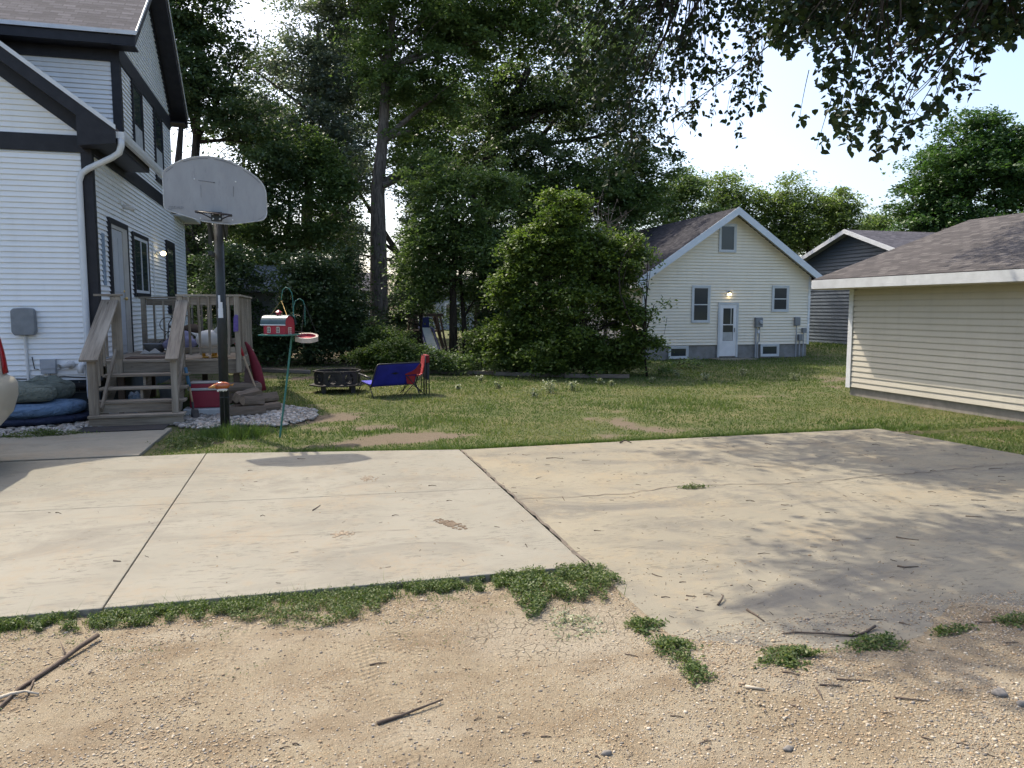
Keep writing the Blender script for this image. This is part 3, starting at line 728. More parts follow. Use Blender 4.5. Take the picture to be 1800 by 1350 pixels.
# ------------------------------------------------------------------ building helpers
def hspan(poly, z):
    xs_ = []
    n = len(poly)
    for i in range(n):
        (a, za), (b, zb) = poly[i], poly[(i + 1) % n]
        if (za - z) * (zb - z) <= 0 and abs(za - zb) > 1e-9:
            xs_.append(a + (b - a) * (z - za) / (zb - za))
    return (min(xs_), max(xs_)) if len(xs_) >= 2 else None
def wall(name, o, u, n, poly, mat, parent, course=.1, pj=.018, th=.14, label=None):
    """lapped siding on a solid wall; poly in (distance along u, height)"""
    o = np.array(o, float); u = np.array(u, float); n = np.array(n, float); k = np.array([0, 0, 1.])
    pj = pj * 1.5; a = MB(); a.prism([o + u * p + k * z for p, z in poly], None, d=-n * th)
    z0 = min(z for _, z in poly); z1 = max(z for _, z in poly); z = z0
    while z < z1 - .02:
        zt = min(z + course, z1); s0 = hspan(poly, z + 1e-4); s1 = hspan(poly, zt - 1e-4)
        if s0 and s1:
            A = o + u * s0[0] + k * z + n * pj; B = o + u * s0[1] + k * z + n * pj
            zc = z + (zt - z) * .84; s2 = hspan(poly, zc) or s1
            C = o + u * s2[1] + k * zc + n * .007; D = o + u * s2[0] + k * zc + n * .007
            zm = z + (zt - z) * .10; E_ = A + k * (zm - z) ; F_ = B + k * (zm - z)
            a.add([A, B, F_, E_, C, D, A - n * (pj - .001), B - n * (pj - .001), C - n * .006, D - n * .006], [(0, 1, 2, 3), (3, 2, 4, 5), (6, 7, 1, 0), (5, 4, 8, 9)])
        z += course
    w = a.build(name, mat, parent)
    if label: w["label"] = label
    return w
def rboard(mb, o, u, n, a, b, c, d, z0, z1):
    """a box from a..b along u, c..d out along n, z0..z1"""
    o = np.array(o, float); u = np.array(u, float); n = np.array(n, float)
    if c > 0: c += .014
    d += .014
    P = [o + u * x + n * y + np.array([0, 0, z]) for x, y, z in ((a, c, z0), (b, c, z0), (b, d, z0), (a, d, z0))]
    mb.prism(P, None, d=(0, 0, z1 - z0)); return mb
def window(parent, o, u, n, a, b, z0, z1, fmat, trim=None, tw=.09, fw=.05, rails=(), mulls=(), head=0, sill=True, curtain=None, name="window"):
    m = MB()
    if trim is not None:
        for q in ((a - tw, a, z0 - (tw if sill else 0), z1 + tw + head), (b, b + tw, z0 - (tw if sill else 0), z1 + tw + head), (a, b, z1, z1 + tw + head)): rboard(m, o, u, n, q[0], q[1], 0, .045, q[2], q[3])
        if sill: rboard(m, o, u, n, a, b, 0, .055, z0 - tw, z0)
        w = m.build(name, trim, parent)
    else:
        for q in ((a - .015, a + .012, z0, z1), (b - .012, b + .015, z0, z1), (a + .012, b - .012, z1 - .012, z1 + .015), (a + .012, b - .012, z0 - .015, z0 + .012)): rboard(m, o, u, n, q[0], q[1], 0, .042, q[2], q[3])
        w = m.build(name, fmat, parent)
    f = MB()
    i = .013 if trim is None else .001
    for q in ((a + i, a + fw, z0 + i, z1 - i), (b - fw, b - i, z0 + i, z1 - i), (a + fw, b - fw, z1 - fw, z1 - i), (a + fw, b - fw, z0 + i, z0 + fw)): rboard(f, o, u, n, q[0], q[1], 0, .034, q[2], q[3])
    for z in rails: rboard(f, o, u, n, a + fw, b - fw, 0, .036, z - .018, z + .018)
    for x in mulls: rboard(f, o, u, n, x - .018, x + .018, 0, .036, z0 + fw, z1 - fw)
    f.build("frame", fmat, w)
    g = MB(); rboard(g, o, u, n, a + fw * .7, b - fw * .7, 0, .024, z0 + fw * .7, z1 - fw * .7); g.build("pane", M_GLASS, w)
    if curtain: c = MB(); rboard(c, o, u, n, a + fw, b - fw, .0, .0265, z0 + fw, z0 + (z1 - z0) * curtain); c.build("blind", M_CURTAIN, w)
    return w
def roofplane(mb, P0, P1, P2, P3, th=.05):
    """P0-P1 the eave, P3-P2 the ridge; uv in metres"""
    P = [np.array(p, float) for p in (P0, P1, P2, P3)]
    nn = np.cross(P[1] - P[0], P[3] - P[0]); nn /= np.linalg.norm(nn)
    if nn[2] < 0: nn = -nn
    ud = (P[1] - P[0]) / np.linalg.norm(P[1] - P[0]); vd = np.cross(nn, ud)
    if vd[2] < 0: vd = -vd
    V = P + [p - nn * th for p in P]
    uvs = lambda ids: [(float((V[i] - P[0]) @ ud), float((V[i] - P[0]) @ vd)) for i in ids]
    F = [(0, 1, 2, 3), (7, 6, 5, 4), (0, 4, 5, 1), (1, 5, 6, 2), (2, 6, 7, 3), (3, 7, 4, 0)]
    mb.add(V, F, [uvs(f) for f in F]); return mb

# ------------------------------------------------------------------ white house
H = thing("white_house", "white two storey clapboard house with dark trim and grey roof at the left", "house", (-6.2, 14.3, 0))
XW = -3.35; YF = 14.3; YU = 16.8; YB = 22.7
wall("front_wall", (0, YF, 0), (1, 0, 0), (0, -1, 0), [(-8.65, .60), (XW, .60), (XW, 4.35), (-8.65, 4.35)], M_WHITE_SIDING, H, .0885)
wall("front_gable", (0, YF, 0), (1, 0, 0), (0, -1, 0), [(-8.65, 4.62), (XW, 4.62), (XW, 4.92), (-6.0, 6.90), (-8.65, 4.92)], M_WHITE_SIDING, H, .0885)
wall("side_wall", (XW, 0, 0), (0, 1, 0), (1, 0, 0), [(YF, .60), (24.6, .60), (24.6, 4.35), (YF, 4.35)], M_WHITE_SIDING, H, .0885)
wall("upper_side_wall", (XW, 0, 0), (0, 1, 0), (1, 0, 0), [(YU, 4.62), (YB, 4.62), (YB, 6.55), (YU, 6.55)], M_WHITE_SIDING, H, .0885)
wall("side_gable", (XW, 0, 0), (0, 1, 0), (1, 0, 0), [(YU, 6.88), (YB, 6.88), (YB, 7.1), (19.75, 9.42), (YU, 7.1)], M_WHITE_SIDING, H, .0885)
wall("upper_front_wall", (0, YU, 0), (1, 0, 0), (0, -1, 0), [(-10, 4.6), (XW, 4.6), (XW, 6.55), (-10, 6.55)], M_WHITE_SIDING, H, .0885)
a = MB(); a.b2(-10, XW - .2, 17.0, 22.6, .05, 6.9); a.b2(-8.6, XW - .2, 14.5, 24.5, .05, 4.55); a.build("wall_core", M_FOUND, H)
a = MB(); a.b2(-8.65, XW - .02, YF + .02, 24.58, -.1, .6)
f_ = a.build("foundation", M_CBLK, H)
a = MB()
for z in (.18, .38): a.b2(-8.65, XW, YF + .012, YF + .02, z, z + .012)
for i in range(13):
    for j in range(3): a.b2(-8.5 + i * .4 + .2 * (j % 2), -8.488 + i * .4 + .2 * (j % 2), YF + .013, YF + .02, .0 + .2 * j, .18 + .2 * j)
a.build("mortar_lines", M_FOUND, f_)
# trim
a = MB(); a.b2(-8.65, XW + .045, YF - .045, YF, 4.35, 4.62); a.b2(XW, XW + .045, YF, YB, 4.36, 4.62); a.build("lower_band", M_TRIMBLK, H)
a = MB(); a.b2(-10, XW + .045, YU - .045, YU, 6.55, 6.92); a.b2(XW, XW + .045, YU, YB, 6.55, 6.88); a.build("upper_band", M_TRIMBLK, H)
a = MB(); a.b2(XW - .12, XW + .04, YF - .04, YF, .58, 4.35); a.b2(XW, XW + .04, YF, YF + .13, .58, 4.35); a.build("corner_board", M_TRIMBLK, H)
a = MB(); a.b2(XW - .12, XW + .035, YU - .04, YU, 4.9, 6.55); a.b2(XW, XW + .035, YU, YU + .12, 4.9, 6.55); a.build("corner_board", M_TRIMBLK, H)
a = MB(); a.b2(XW, XW + .03, 24.5, 24.6, .58, 4.35); a.build("corner_board", M_TRIMWHT, H)
a = MB(); a.b2(XW, XW + .03, YB - .1, YB, 4.62, 6.55); a.build("corner_board", M_TRIMWHT, H)
# lower front gable roof : ridge at x=-6, eave edge at x=-2.86
def gz(x): return 4.72 + .75 * (-2.86 - x)
yf = 13.90; rf = MB()
roofplane(rf, (-2.86, yf, 4.72), (-2.86, YU, 4.72), (-6.0, YU, gz(-6.0)), (-6.0, yf, gz(-6.0)))
roofplane(rf, (-9.14, YU, 4.72), (-9.14, yf, 4.72), (-6.0, yf, gz(-6.0)), (-6.0, YU, gz(-6.0)))
low = rf.build("lower_roof", M_SHG, H)
def rakeboard(mb, P, Q, n, w0, w1, t0, t1):
    """board under the line P-Q, hanging from w0 to w1 below it, between t0 and t1 along n"""
    P = np.array(P, float); Q = np.array(Q, float); n = np.array(n, float); k = np.array([0, 0, 1.])
    mb.prism([P - k * w0 + n * t0, Q - k * w0 + n * t0, Q - k * w1 + n * t0, P - k * w1 + n * t0], None, d=n * (t1 - t0)); return mb
a = MB(); 
for s in (1, -1):
    P = (-6 + s * 3.14, yf, 4.72); Q = (-6, yf, gz(-6))
    rakeboard(a, P, Q, (0, 1, 0), .066, .27, .0, .03)
a.build("rake_fascia", M_TRIMBLK, H)
a = MB()
for s in (1, -1):
    P = (-6 + s * 3.15, yf, 4.735); Q = (-6, yf, gz(-6) + .015)
    rakeboard(a, P, Q, (0, 1, 0), -.012, .066, -.022, -.002)
a.build("drip_edge", M_TRIMWHT, H)
a = MB()
for s in (1, -1):
    P = (-6 + s * 3.14, yf, 4.72); Q = (-6, yf, gz(-6)); rakeboard(a, P, Q, (0, 1, 0), .25, .27, .03, .40)   # soffit under the rake
    P = (-6 + s * 2.65, YF - .045, gz(-3.35)); Q = (-6, YF - .045, gz(-6)); rakeboard(a, P, Q, (0, 1, 0), .27, .52, 0, .045)
a.b2(-3.30, -2.88, yf + .03, YU, 4.47, 4.50); a.b2(-2.90, -2.87, yf + .002, YU, 4.47, 4.66)
a.prism([(-3.42, yf + .004, 4.40), (-2.88, yf + .004, 4.46), (-2.88, yf + .004, 4.62), (-3.42, yf + .004, 5.0)], None, d=(0, .36, 0))
a.build("soffit", M_TRIMBLK, H)
# gutter along the low eave and its downspout
a = MB(); P = [(-2.865, 4.60), (-2.83, 4.54), (-2.76, 4.54), (-2.735, 4.60), (-2.73, 4.66), (-2.745, 4.66), (-2.765, 4.60), (-2.775, 4.56), (-2.825, 4.56), (-2.85, 4.66), (-2.865, 4.66)]
a.prism([(x, 13.96, z) for x, z in P], None, d=(0, 3.9, 0)); a.b2(-2.862, -2.735, 13.952, 13.959, 4.55, 4.655); g_ut = a.build("gutter", M_TRIMWHT, H)
a = MB(); a.tube([(-2.80, 14.0, 4.56), (-2.80, 14.0, 4.44), (-2.84, 14.02, 4.33), (-2.95, 14.06, 4.26), (-3.35, 14.19, 4.08), (-3.45, 14.21, 4.01), (-3.50, 14.215, 3.88), (-3.505, 14.215, 2.2), (-3.505, 14.215, .62), (-3.50, 14.18, .45), (-3.45, 14.0, .32)], .052, 10)
a.build("downspout", M_TRIMWHT, H, smooth=True)
# main roof
def mz(y): return 7.0 + .78 * (min(y, 39.5 - y) - 16.35)
rf = MB(); roofplane(rf, (-10.5, 16.35, 7.0), (-2.93, 16.35, 7.0), (-2.93, 19.75, mz(19.75)), (-10.5, 19.75, mz(19.75)))
roofplane(rf, (-2.93, 23.15, 7.0), (-10.5, 23.15, 7.0), (-10.5, 19.75, mz(19.75)), (-2.93, 19.75, mz(19.75)))
rf.build("main_roof", M_SHG, H)
a = MB(); a.b2(-10.5, -2.96, 16.37, 16.40, 6.76, 6.93)
a.b2(-10.5, -2.97, 16.40, 16.80, 6.76, 6.79); a.b2(-10.5, -2.97, 22.7, 23.12, 6.76, 6.79)
for s in (-1, 1):
    P = (-2.93, 19.75 + s * 3.4, 7.0); Q = (-2.93, 19.75, mz(19.75)); rakeboard(a, P, Q, (-1, 0, 0), .066, .26, .01, .04)
    rakeboard(a, P, Q, (-1, 0, 0), .24, .26, .04, .42)
    P = (XW + .045, 19.75 + s * 3.0, mz(16.75)); Q = (XW + .045, 19.75, mz(19.75)); rakeboard(a, P, Q, (-1, 0, 0), .2, .40, 0, .045)
a.build("soffit", M_TRIMBLK, H)
a = MB(); a.b2(-10.5, -2.92, 16.325, 16.347, 6.94, 7.015)
for s in (-1, 1):
    P = (-2.93, 19.75 + s * 3.41, 7.01); Q = (-2.93, 19.75, mz(19.75) + .015); rakeboard(a, P, Q, (1, 0, 0), -.012, .06, .002, .02)
a.build("drip_edge", M_TRIMWHT, H)
# rear lean-to
a = MB(); roofplane(a, (-2.9, 25.0, 4.45), (-9, 25.0, 4.45), (-9, 22.75, 5.2), (-2.9, 22.75, 5.2)); a.build("rear_roof", M_SHG, H)
a = MB(); a.b2(-9, -2.92, 22.75, 24.97, 4.32, 4.345); a.b2(-2.94, -2.92, 22.78, 24.97, 4.345, 4.55); a.build("rear_soffit", M_TRIMWHT, H)
# openings on the side wall
oS = (XW, 0, 0); uS = (0, 1, 0); nS = (1, 0, 0)
D = MB()
for q in ((15.20, 15.30, .93, 3.42), (16.62, 16.70, .93, 3.42), (15.30, 16.62, 3.32, 3.42)): rboard(D, oS, uS, nS, q[0], q[1], 0, .05, q[2], q[3])
door = D.build("door", M_TRIMBLK, H)
a = MB(); rboard(a, oS, uS, nS, 15.30, 15.36, 0, .04, .93, 3.32); rboard(a, oS, uS, nS, 16.22, 16.61, 0, .042, .93, 3.25); rboard(a, oS, uS, nS, 15.36, 16.61, 0, .04, 3.25, 3.32); a.build("frame", M_TRIMBEIGE, door)
a = MB(); rboard(a, oS, uS, nS, 15.37, 16.18, 0, .03, .95, 3.24)
for z0, z1 in ((1.1, 1.9), (2.1, 3.1)):
    for y0 in (15.46, 15.82): rboard(a, oS, uS, nS, y0, y0 + .27, .03, .038, z0, z1)
a.build("panel", surf("door_paint", (.50, .51, .52), (.44, .45, .46), .45), door, bevel=.004)
a = MB(); a.ell((XW + .09, 16.10, 1.98), .032, .032, .032); a.tube([(XW + .03, 16.10, 1.98), (XW + .09, 16.10, 1.98)], .012, 6); a.build("handle", M_BRASS, door, smooth=True); a = MB(); a.ell((XW + .055, 16.10, 2.12), .02, .025, .025); a.build("lock", M_BRASS, door, smooth=True)
window(H, oS, uS, nS, 17.25, 18.70, 2.12, 3.28, M_TRIMWHT, M_TRIMBLK, .08, .06, mulls=(17.98,))
window(H, oS, uS, nS, 21.25, 22.35, 1.75, 3.38, M_TRIMBLK, M_TRIMBLK, .09, .06, head=.06)
window(H, oS, uS, nS, 17.88, 18.78, 4.92, 6.46, M_TRIMBLK, M_TRIMBLK, .06, .05, rails=(5.7,), curtain=.48)
window(H, oS, uS, nS, 20.30, 21.25, 4.92, 6.46, M_TRIMBLK, M_TRIMBLK, .06, .05, rails=(5.7,), curtain=.48)
a = MB(); a.tube([(XW + .03, 19.35, 1.2), (XW + .03, 19.35, 3.3)], .022, 6); a.build("conduit", M_PVC, H)
a = MB(); a.tube([(XW - .02, 16.55, 3.78), (XW + .22, 16.50, 3.72)], .045, 12); a.tube([(XW - .02, 16.2, 3.80), (XW + .06, 16.2, 3.80)], .03, 10); a.build("vent_pipe", M_PVC, H, smooth=True)
a = MB(); a.lathe((XW + .03, 19.75, 3.12), [(.055, -.03), (.055, .02)], 12, rot=(0, pi / 2, 0)); a.tube([(XW + .03, 19.72, 3.12), (XW + .10, 19.70, 3.14)], .02, 6); a.tube([(XW + .03, 19.78, 3.12), (XW + .12, 19.86, 3.12)], .02, 6)
lampo = a.build("wall_lamp", M_PVC, H, smooth=True)
for y, e in ((19.90, 4),):
    a = MB(); a.ell((XW + .17, y, 3.10), .062, .062, .055, 12, 8); a.build("bulb", emis("warm_bulb", (1.0, .82, .45), e), lampo, smooth=True)
a = MB(); a.b2(XW, XW + .03, 14.72, 14.92, 2.2, 3.1); a.build("wall_plaque", surf("blue_plaque", (.30, .38, .46), (.16, .2, .26), .6, scale=14), H)
# utilities on the front wall
def rbox(mb, x0, x1, y0, y1, z0, z1): return mb.b2(x0, x1, y0, y1, z0, z1)
a = MB(); a.prism([(-4.60, YF - .16, 1.42), (-4.56, YF - .16, 1.36), (-4.28, YF - .16, 1.36), (-4.25, YF - .16, 1.42), (-4.255, YF - .16, 1.76), (-4.29, YF - .16, 1.80), (-4.40, YF - .16, 1.81), (-4.56, YF - .16, 1.80), (-4.60, YF - .16, 1.76)], None, d=(0, .13, 0))
bx = a.build("meter_cover", M_GREYBOX, H, bevel=.015)
a = MB(); a.tube([(-4.44, YF - .05, 1.38), (-4.42, YF - .05, .3)], .024, 8); a.build("conduit", M_PVC, H)
a = MB(); a.b2(-4.22, -4.00, YF - .12, YF - .02, .72, .96); a.b2(-4.225, -3.995, YF - .13, YF - .12, .80, .962); a.tube([(-4.11, YF - .06, .72), (-4.11, YF - .06, .4)], .02, 8); a.build("cable_box", M_LTBOX, H, bevel=.006)
a = MB(); a.tube([(-3.79, YF - .02, .86), (-3.89, YF - .30, .84)], .042, 12, False); a.tube([(-3.79, YF - .02, .86), (-3.89, YF - .30, .84)], .035, 12, False); a.lathe((-3.79, YF - .03, .86), [(.07, -.02), (.07, .02)], 14, rot=(pi / 2, 0, 0)); a.build("exhaust_pipe", M_PVC, H, smooth=True)
a = MB(); a.tube([(-3.59, YF - .02, .88), (-3.59, YF - .12, .87), (-3.61, YF - .17, .84), (-3.61, YF - .18, .72)], .045, 12); a.build("intake_pipe", M_PVC, H, smooth=True)
a = MB(); a.tube([(-5.2, YF - .03, .66), (-4.4, YF - .035, .63), (-3.9, YF - .03, .66), (-3.4, YF - .03, .62)], .010, 5); a.tube([(-4.36, YF - .03, 1.0), (-4.33, YF - .04, .80), (-4.27, YF - .04, .79)], .008, 5); a.build("cable", M_BLACKMETAL, H)
a = MB(); a.tube([(-8.6, YF - .06, .50), (-3.4, YF - .06, .50)], .055, 10); a.build("drain_pipe", M_BLACKMETAL, H, smooth=True)

# ------------------------------------------------------------------ deck with stairs
DK = thing("wooden_deck", "weathered grey wooden deck with railing and open stairs at the side door", "deck", (-2.1, 14.0, 0))
x0, x1, y0, y1 = -3.30, -1.05, 13.97, 17.0
a = MB(); y = y0 - .02
while y < y1 - .05:
    a.box(((x0 + x1) / 2 + random.uniform(-.005, .005), y + .068, .913), (x1 - x0 + .03, .134, .034)); y += .142
a.build("decking", M_DECK, DK, bevel=.003)
a = MB(); a.b2(x0 + .12, x1, y0, y0 + .04, .68, .893); a.b2(x1 - .04, x1, y0 + .041, y1, .68, .893); a.b2(x0, x1 - .041, y1 - .04, y1, .68, .893)
for x in np.arange(x0 + .3, x1 - .2, .4): a.b2(x, x + .04, y0 + .042, y1 - .042, .70, .892)
a.build("joists", M_DECK, DK, bevel=.003)
for px, py in ((-1.16, 14.12), (-1.16, 16.85), (-3.0, 14.12), (-3.0, 16.85), (-2.0, 16.85)):
    a = MB(); a.b2(px - .05, px + .05, py - .05, py + .05, -.02, .69); a.build("post", M_WOODDK, DK)
def rpost(x, y, z0=.70, z1=2.0, w=.09):
    a = MB(); a.b2(x - w / 2, x + w / 2, y - w / 2, y + w / 2, z0, z1); a.build("post", M_DECK, DK, bevel=.004)
for p in ((-1.10, 13.925), (-2.0, 13.925), (-2.97, 13.925)): rpost(*p)
for p in ((-1.10, 16.93), (-3.12, 16.93)): rpost(*p, z0=.93)
rpost(-1.10, 15.4, z0=.93)
a = MB(); a.b2(-3.30, -2.88, 13.86, 13.98, 2.0, 2.035); a.b2(-3.06, -2.90, 13.875, 13.895, .96, 1.99); a.build("rail_cap", M_DECK, DK, bevel=.003)
a = MB(); a.b2(-2.06, -1.02, 13.86, 14.0, 2.0, 2.035); a.build("rail_cap", M_DECK, DK, bevel=.003); a = MB(); a.b2(-1.95, -1.15, 13.885, 13.92, 1.86, 1.99); a.build("rail", M_DECK, DK, bevel=.003); a = MB(); a.b2(-1.95, -1.15, 13.885, 13.92, 1.04, 1.14); a.build("rail", M_DECK, DK, bevel=.003)
a = MB(); a.b2(-1.17, -1.03, 14.002, 17.0, 2.0, 2.035); a.build("rail_cap", M_DECK, DK, bevel=.003); a = MB(); a.b2(-1.12, -1.085, 13.97, 16.88, 1.86, 1.99); a.build("rail", M_DECK, DK, bevel=.003); a = MB(); a.b2(-1.12, -1.085, 13.97, 16.88, 1.04, 1.14); a.build("rail", M_DECK, DK, bevel=.003)
a = MB(); a.b2(-3.20, -1.172, 16.87, 17.0, 2.0, 2.035); a.build("rail_cap", M_DECK, DK, bevel=.003); a = MB(); a.b2(-3.06, -1.15, 16.90, 16.94, 1.86, 1.99); a.build("rail", M_DECK, DK, bevel=.003); a = MB(); a.b2(-3.06, -1.15, 16.90, 16.94, 1.06, 1.18); a.build("rail", M_DECK, DK, bevel=.003)
for x in np.linspace(-1.86, -1.24, 5):
    a = MB(); a.box((x, 13.865, 1.50), (.038, .034, .98), (0, random.uniform(-.012, .012), 0)); a.build("baluster", M_DECK, DK)
for y in np.linspace(14.1, 16.7, 22):
    if abs(y - 15.4) < .06: continue
    a = MB(); a.box((-1.065, y, 1.50), (.034, .05, .98)); a.build("baluster", M_DECK, DK)
for x in np.linspace(-2.92, -1.3, 10):
    a = MB(); a.box((x, 16.88, 1.50), (.036, .034, .92)); a.build("baluster", M_DECK, DK)
# stairs
SX0, SX1 = -3.12, -1.93; RH = .185; TR = .27
for k in range(1, 5):
    yk = 12.60 + (k - 1) * TR; z = k * RH; e = .05 if k == 1 else (.03 if k > 2 else .06)
    a = MB(); a.b2(SX0 - (e if k == 1 else 0), SX1 + (.09 if k > 1 else .11), yk, yk + .138, z - .038, z); a.b2(SX0 - (e if k == 1 else 0), SX1 + (.09 if k > 1 else .11), yk + .145, yk + .283, z - .038, z); a.build("tread", M_DECK, DK, bevel=.004)
a = MB(); a.b2(SX0 - .04, SX1 + .09, 12.63, 12.665, .0, .145); a.b2(SX0, SX1 + .02, 12.60 + TR + .03, 12.60 + TR + .06, .19, .33); a.build("riser", M_DECK, DK, bevel=.003)
for x in (SX0 + .06, -2.52, SX1 - .06):
    a = MB(); P = [(12.68, 0.0), (12.68, .145)]
    for k in range(1, 5): P += [(12.68 + k * TR - .02, k * RH - .04), (12.68 + k * TR - .02, (k + 1) * RH - .045 if k < 4 else .68)]
    P += [(13.96, .68), (13.96, .45), (13.1, 0.0)]
    a.prism([(x - .019, y, z) for y, z in P], None, d=(.038, 0, 0)); a.build("stringer", M_DECK, DK)
for sx in (-3.08, -1.96):
    a = MB(); a.b2(sx - .085 if sx < -2.5 else sx - .045, sx + .045 if sx < -2.5 else sx + .045, 12.70, 12.79, .185, 1.02); a.build("post", M_DECK, DK, bevel=.004)
    w = .26 if sx < -2.5 else .19; a = MB(); a.beam((sx - (.03 if sx < -2.5 else 0), 12.58, 1.02), (sx + (.02 if sx < -2.5 else 0), 13.90, 1.93), w, .036); a.build("handrail", M_DECK, DK, bevel=.004)
    a = MB(); a.beam((sx, 12.74, .95), (sx, 13.90, 1.75), .036, .12); a.build("rail", M_DECK, DK); a = MB(); a.beam((sx + (.07 if sx < -2 and sx < -2.5 else 0), 12.78, .26), (sx + (.07 if sx < -2.5 else 0), 13.88, 1.10), .036, .088); a.build("rail", M_DECK, DK)
    for y in np.linspace(12.95, 13.75, 5):
        t_ = (y - 12.74) / 1.16; a = MB(); a.box((sx - .03, y, (.34 + 1.06) / 2 + t_ * .82), (.034, .04, .80)); a.build("baluster", M_DECK, DK)

# things on, beside and below the deck
def gd(x, y, z=0.0): return gpt(x, y, z)
a = MB(); a.b2(-3.20, -2.02, 12.02, 12.52, .026, .04); o = a.build("rubber_mat", surf("black_rubber", (.012, .012, .014), (.02, .02, .023), .8, bump=.5, bsc=200), origin=(-2.6, 12.27, .026), bevel=.004)
tag(o, "black rubber mat on the concrete at the foot of the deck stairs", "mat")
a = MB(); a.b2(-2.98, -2.35, 14.35, 14.85, .931, .952); o = a.build("door_mat", surf("brown_mat", (.13, .085, .06), (.08, .055, .045), .95, bump=.6, bsc=150), origin=(-2.66, 14.6, .931)); tag(o, "brown door mat lying on the deck boards in front of the door", "mat")
o = thing("planter", "low grey planter bowl on the deck beside the door mat", "planter", (-2.78, 16.0, .93))
a = MB(); a.lathe((-2.78, 16.0, .93), [(.14, 0), (.20, .17), (.215, .18), (.215, .2), (.19, .2), (.13, .04)], 18); a.build("bowl", M_GREYBOX, o, smooth=True)
a = MB(); a.prism([(-2.98, 15.62, .95), (-2.9, 15.60, 1.03), (-2.82, 15.61, .98), (-2.72, 15.6, 1.05), (-2.62, 15.61, .97), (-2.55, 15.62, .95)], None, d=(0, .04, 0)); a.build("edging", M_PVC, o)
# ornamental iron stand behind the rear rail side
t = thing("iron_plant_stand", "black scrollwork iron stand with a hanging basket hook on the deck", "stand", (-2.35, 16.2, .93))
a = MB()
def ring(mb, c, r, th, axis='y', n=20, a0=0, a1=2 * pi):
    P = []
    for i in range(n + 1):
        q = a0 + (a1 - a0) * i / n
        P.append((c[0] + r * cos(q), c[1], c[2] + r * sin(q)) if axis == 'y' else ((c[0], c[1] + r * cos(q), c[2] + r * sin(q)) if axis == 'x' else (c[0] + r * cos(q), c[1] + r * sin(q), c[2])))
    mb.tube(P, th, 5, False)
for dx, dz, r in ((-.22, .55, .14), (-.05, .75, .10), (.12, .6, .13), (-.12, .25, .18), (-.3, .15, .10)): ring(a, (-2.35 + dx, 16.2, .93 + dz), r, .008)
a.tube([(-2.6, 16.2, .93), (-2.55, 16.2, 1.5), (-2.35, 16.2, 1.85), (-2.1, 16.2, 1.8)], .010, 5); a.tube([(-2.1, 16.2, .93), (-2.1, 16.2, 1.8)], .010, 5)
a.tube([(-2.55, 16.2, 1.45), (-2.15, 16.25, 1.36)], .03, 6); a.build("scroll_frame", M_BLACKMETAL, t)
a = MB(); a.ell((-2.12, 16.2, 1.40), .17, .12, .10); a.build("basket", M_WOODDK, t, smooth=True)
def lump(name, c, r, mat, label, cat, seed=0, amp=.18, parent=None):
    rgl = np.random.default_rng(seed); ph = rgl.random(6) * 6; IV, IF = ico(3)
    f = 1 + amp * (np.sin(IV[:, 0] * 4 + ph[0]) * np.sin(IV[:, 1] * 3 + ph[1]) + .6 * np.sin(IV[:, 2] * 6 + ph[2] + IV[:, 0] * 3) + .35 * np.sin(IV[:, 0] * 11 + IV[:, 1] * 9 + ph[3]))
    V = IV * f[:, None] * np.array(r); V[:, 2] = np.maximum(V[:, 2], -r[2] * .72) + r[2] * .72
    o = rawmesh(name, V + np.array(c), IF, mat, smooth=True, origin=c, parent=parent)
    if parent is None: tag(o, label, cat)
    return o
M_LILAC = surf("lilac_fabric", (.23, .22, .32), (.15, .145, .22), .85, scale=9, bump=.4, bsc=25)
lump("cloth_bag", (-2.28, 15.8, .945), (.30, .22, .24), M_LILAC, "slumped lilac cloth bag on the deck behind the stair post", "bag", 3)
lump("cloth_bag", (-1.84, 16.2, .945), (.16, .15, .16), surf("white_fabric", (.55, .56, .62), (.4, .41, .47), .8, scale=9), "small white and lilac bag leaning by the rear deck railing", "bag", 4)
# goose statue
gx = gpt(366, 629, .93); gx = (gx[0], gx[1], .93)
t = thing("goose_statue", "white goose lawn statue with yellow legs on the deck behind the railing", "statue", gx)
a = MB(); a.ell((gx[0] + .03, gx[1], 1.26), .225, .15, .165, 18, 12); a.tube([(gx[0] + .12, gx[1], 1.32), (gx[0] + .21, gx[1], 1.45), (gx[0] + .22, gx[1], 1.56), (gx[0] + .23, gx[1] + .03, 1.62)], [.09, .055, .045, .055], 10)
a.ell((gx[0] + .235, gx[1] + .03, 1.62), .055, .07, .055); a.prism([(gx[0] - .18, gx[1] - .04, 1.30), (gx[0] - .27, gx[1], 1.38), (gx[0] - .15, gx[1], 1.36)], None, d=(0, .08, 0)); a.build("body", surf("white_resin", (.66, .65, .62), (.56, .55, .52), .4, scale=6), t, smooth=True)
M_YEL = surf("yellow_paint", (.62, .34, .05), (.5, .26, .04), .5)
for dx, dy in ((-.07, 0), (.08, 0), (.115, .10)):
    a = MB(); a.tube([(gx[0] + dx, gx[1] + dy, 1.14), (gx[0] + dx, gx[1] + dy, .96)], [.032, .028], 8); a.ell((gx[0] + dx + .03, gx[1] + dy - .03, .945), .062, .05, .02); a.build("leg", M_YEL, t, smooth=True)
a = MB(); a.tube([(gx[0] + .235, gx[1] + .08, 1.62), (gx[0] + .24, gx[1] + .17, 1.60)], [.03, .006], 8); a.build("beak", M_YEL, t, smooth=True)
a = MB(); a.prism([(-1.16, 13.80, 1.40), (-1.08, 13.80, 1.41), (-1.075, 13.80, 1.68), (-1.12, 13.80, 1.70), (-1.15, 13.80, 1.64)], None, d=(0, .03, 0)); o = a.build("purple_pouch", surf("purple_fabric", (.10, .06, .26), (.16, .12, .3), .7, scale=20), origin=(-1.1, 13.8, 1.43), bevel=.008)
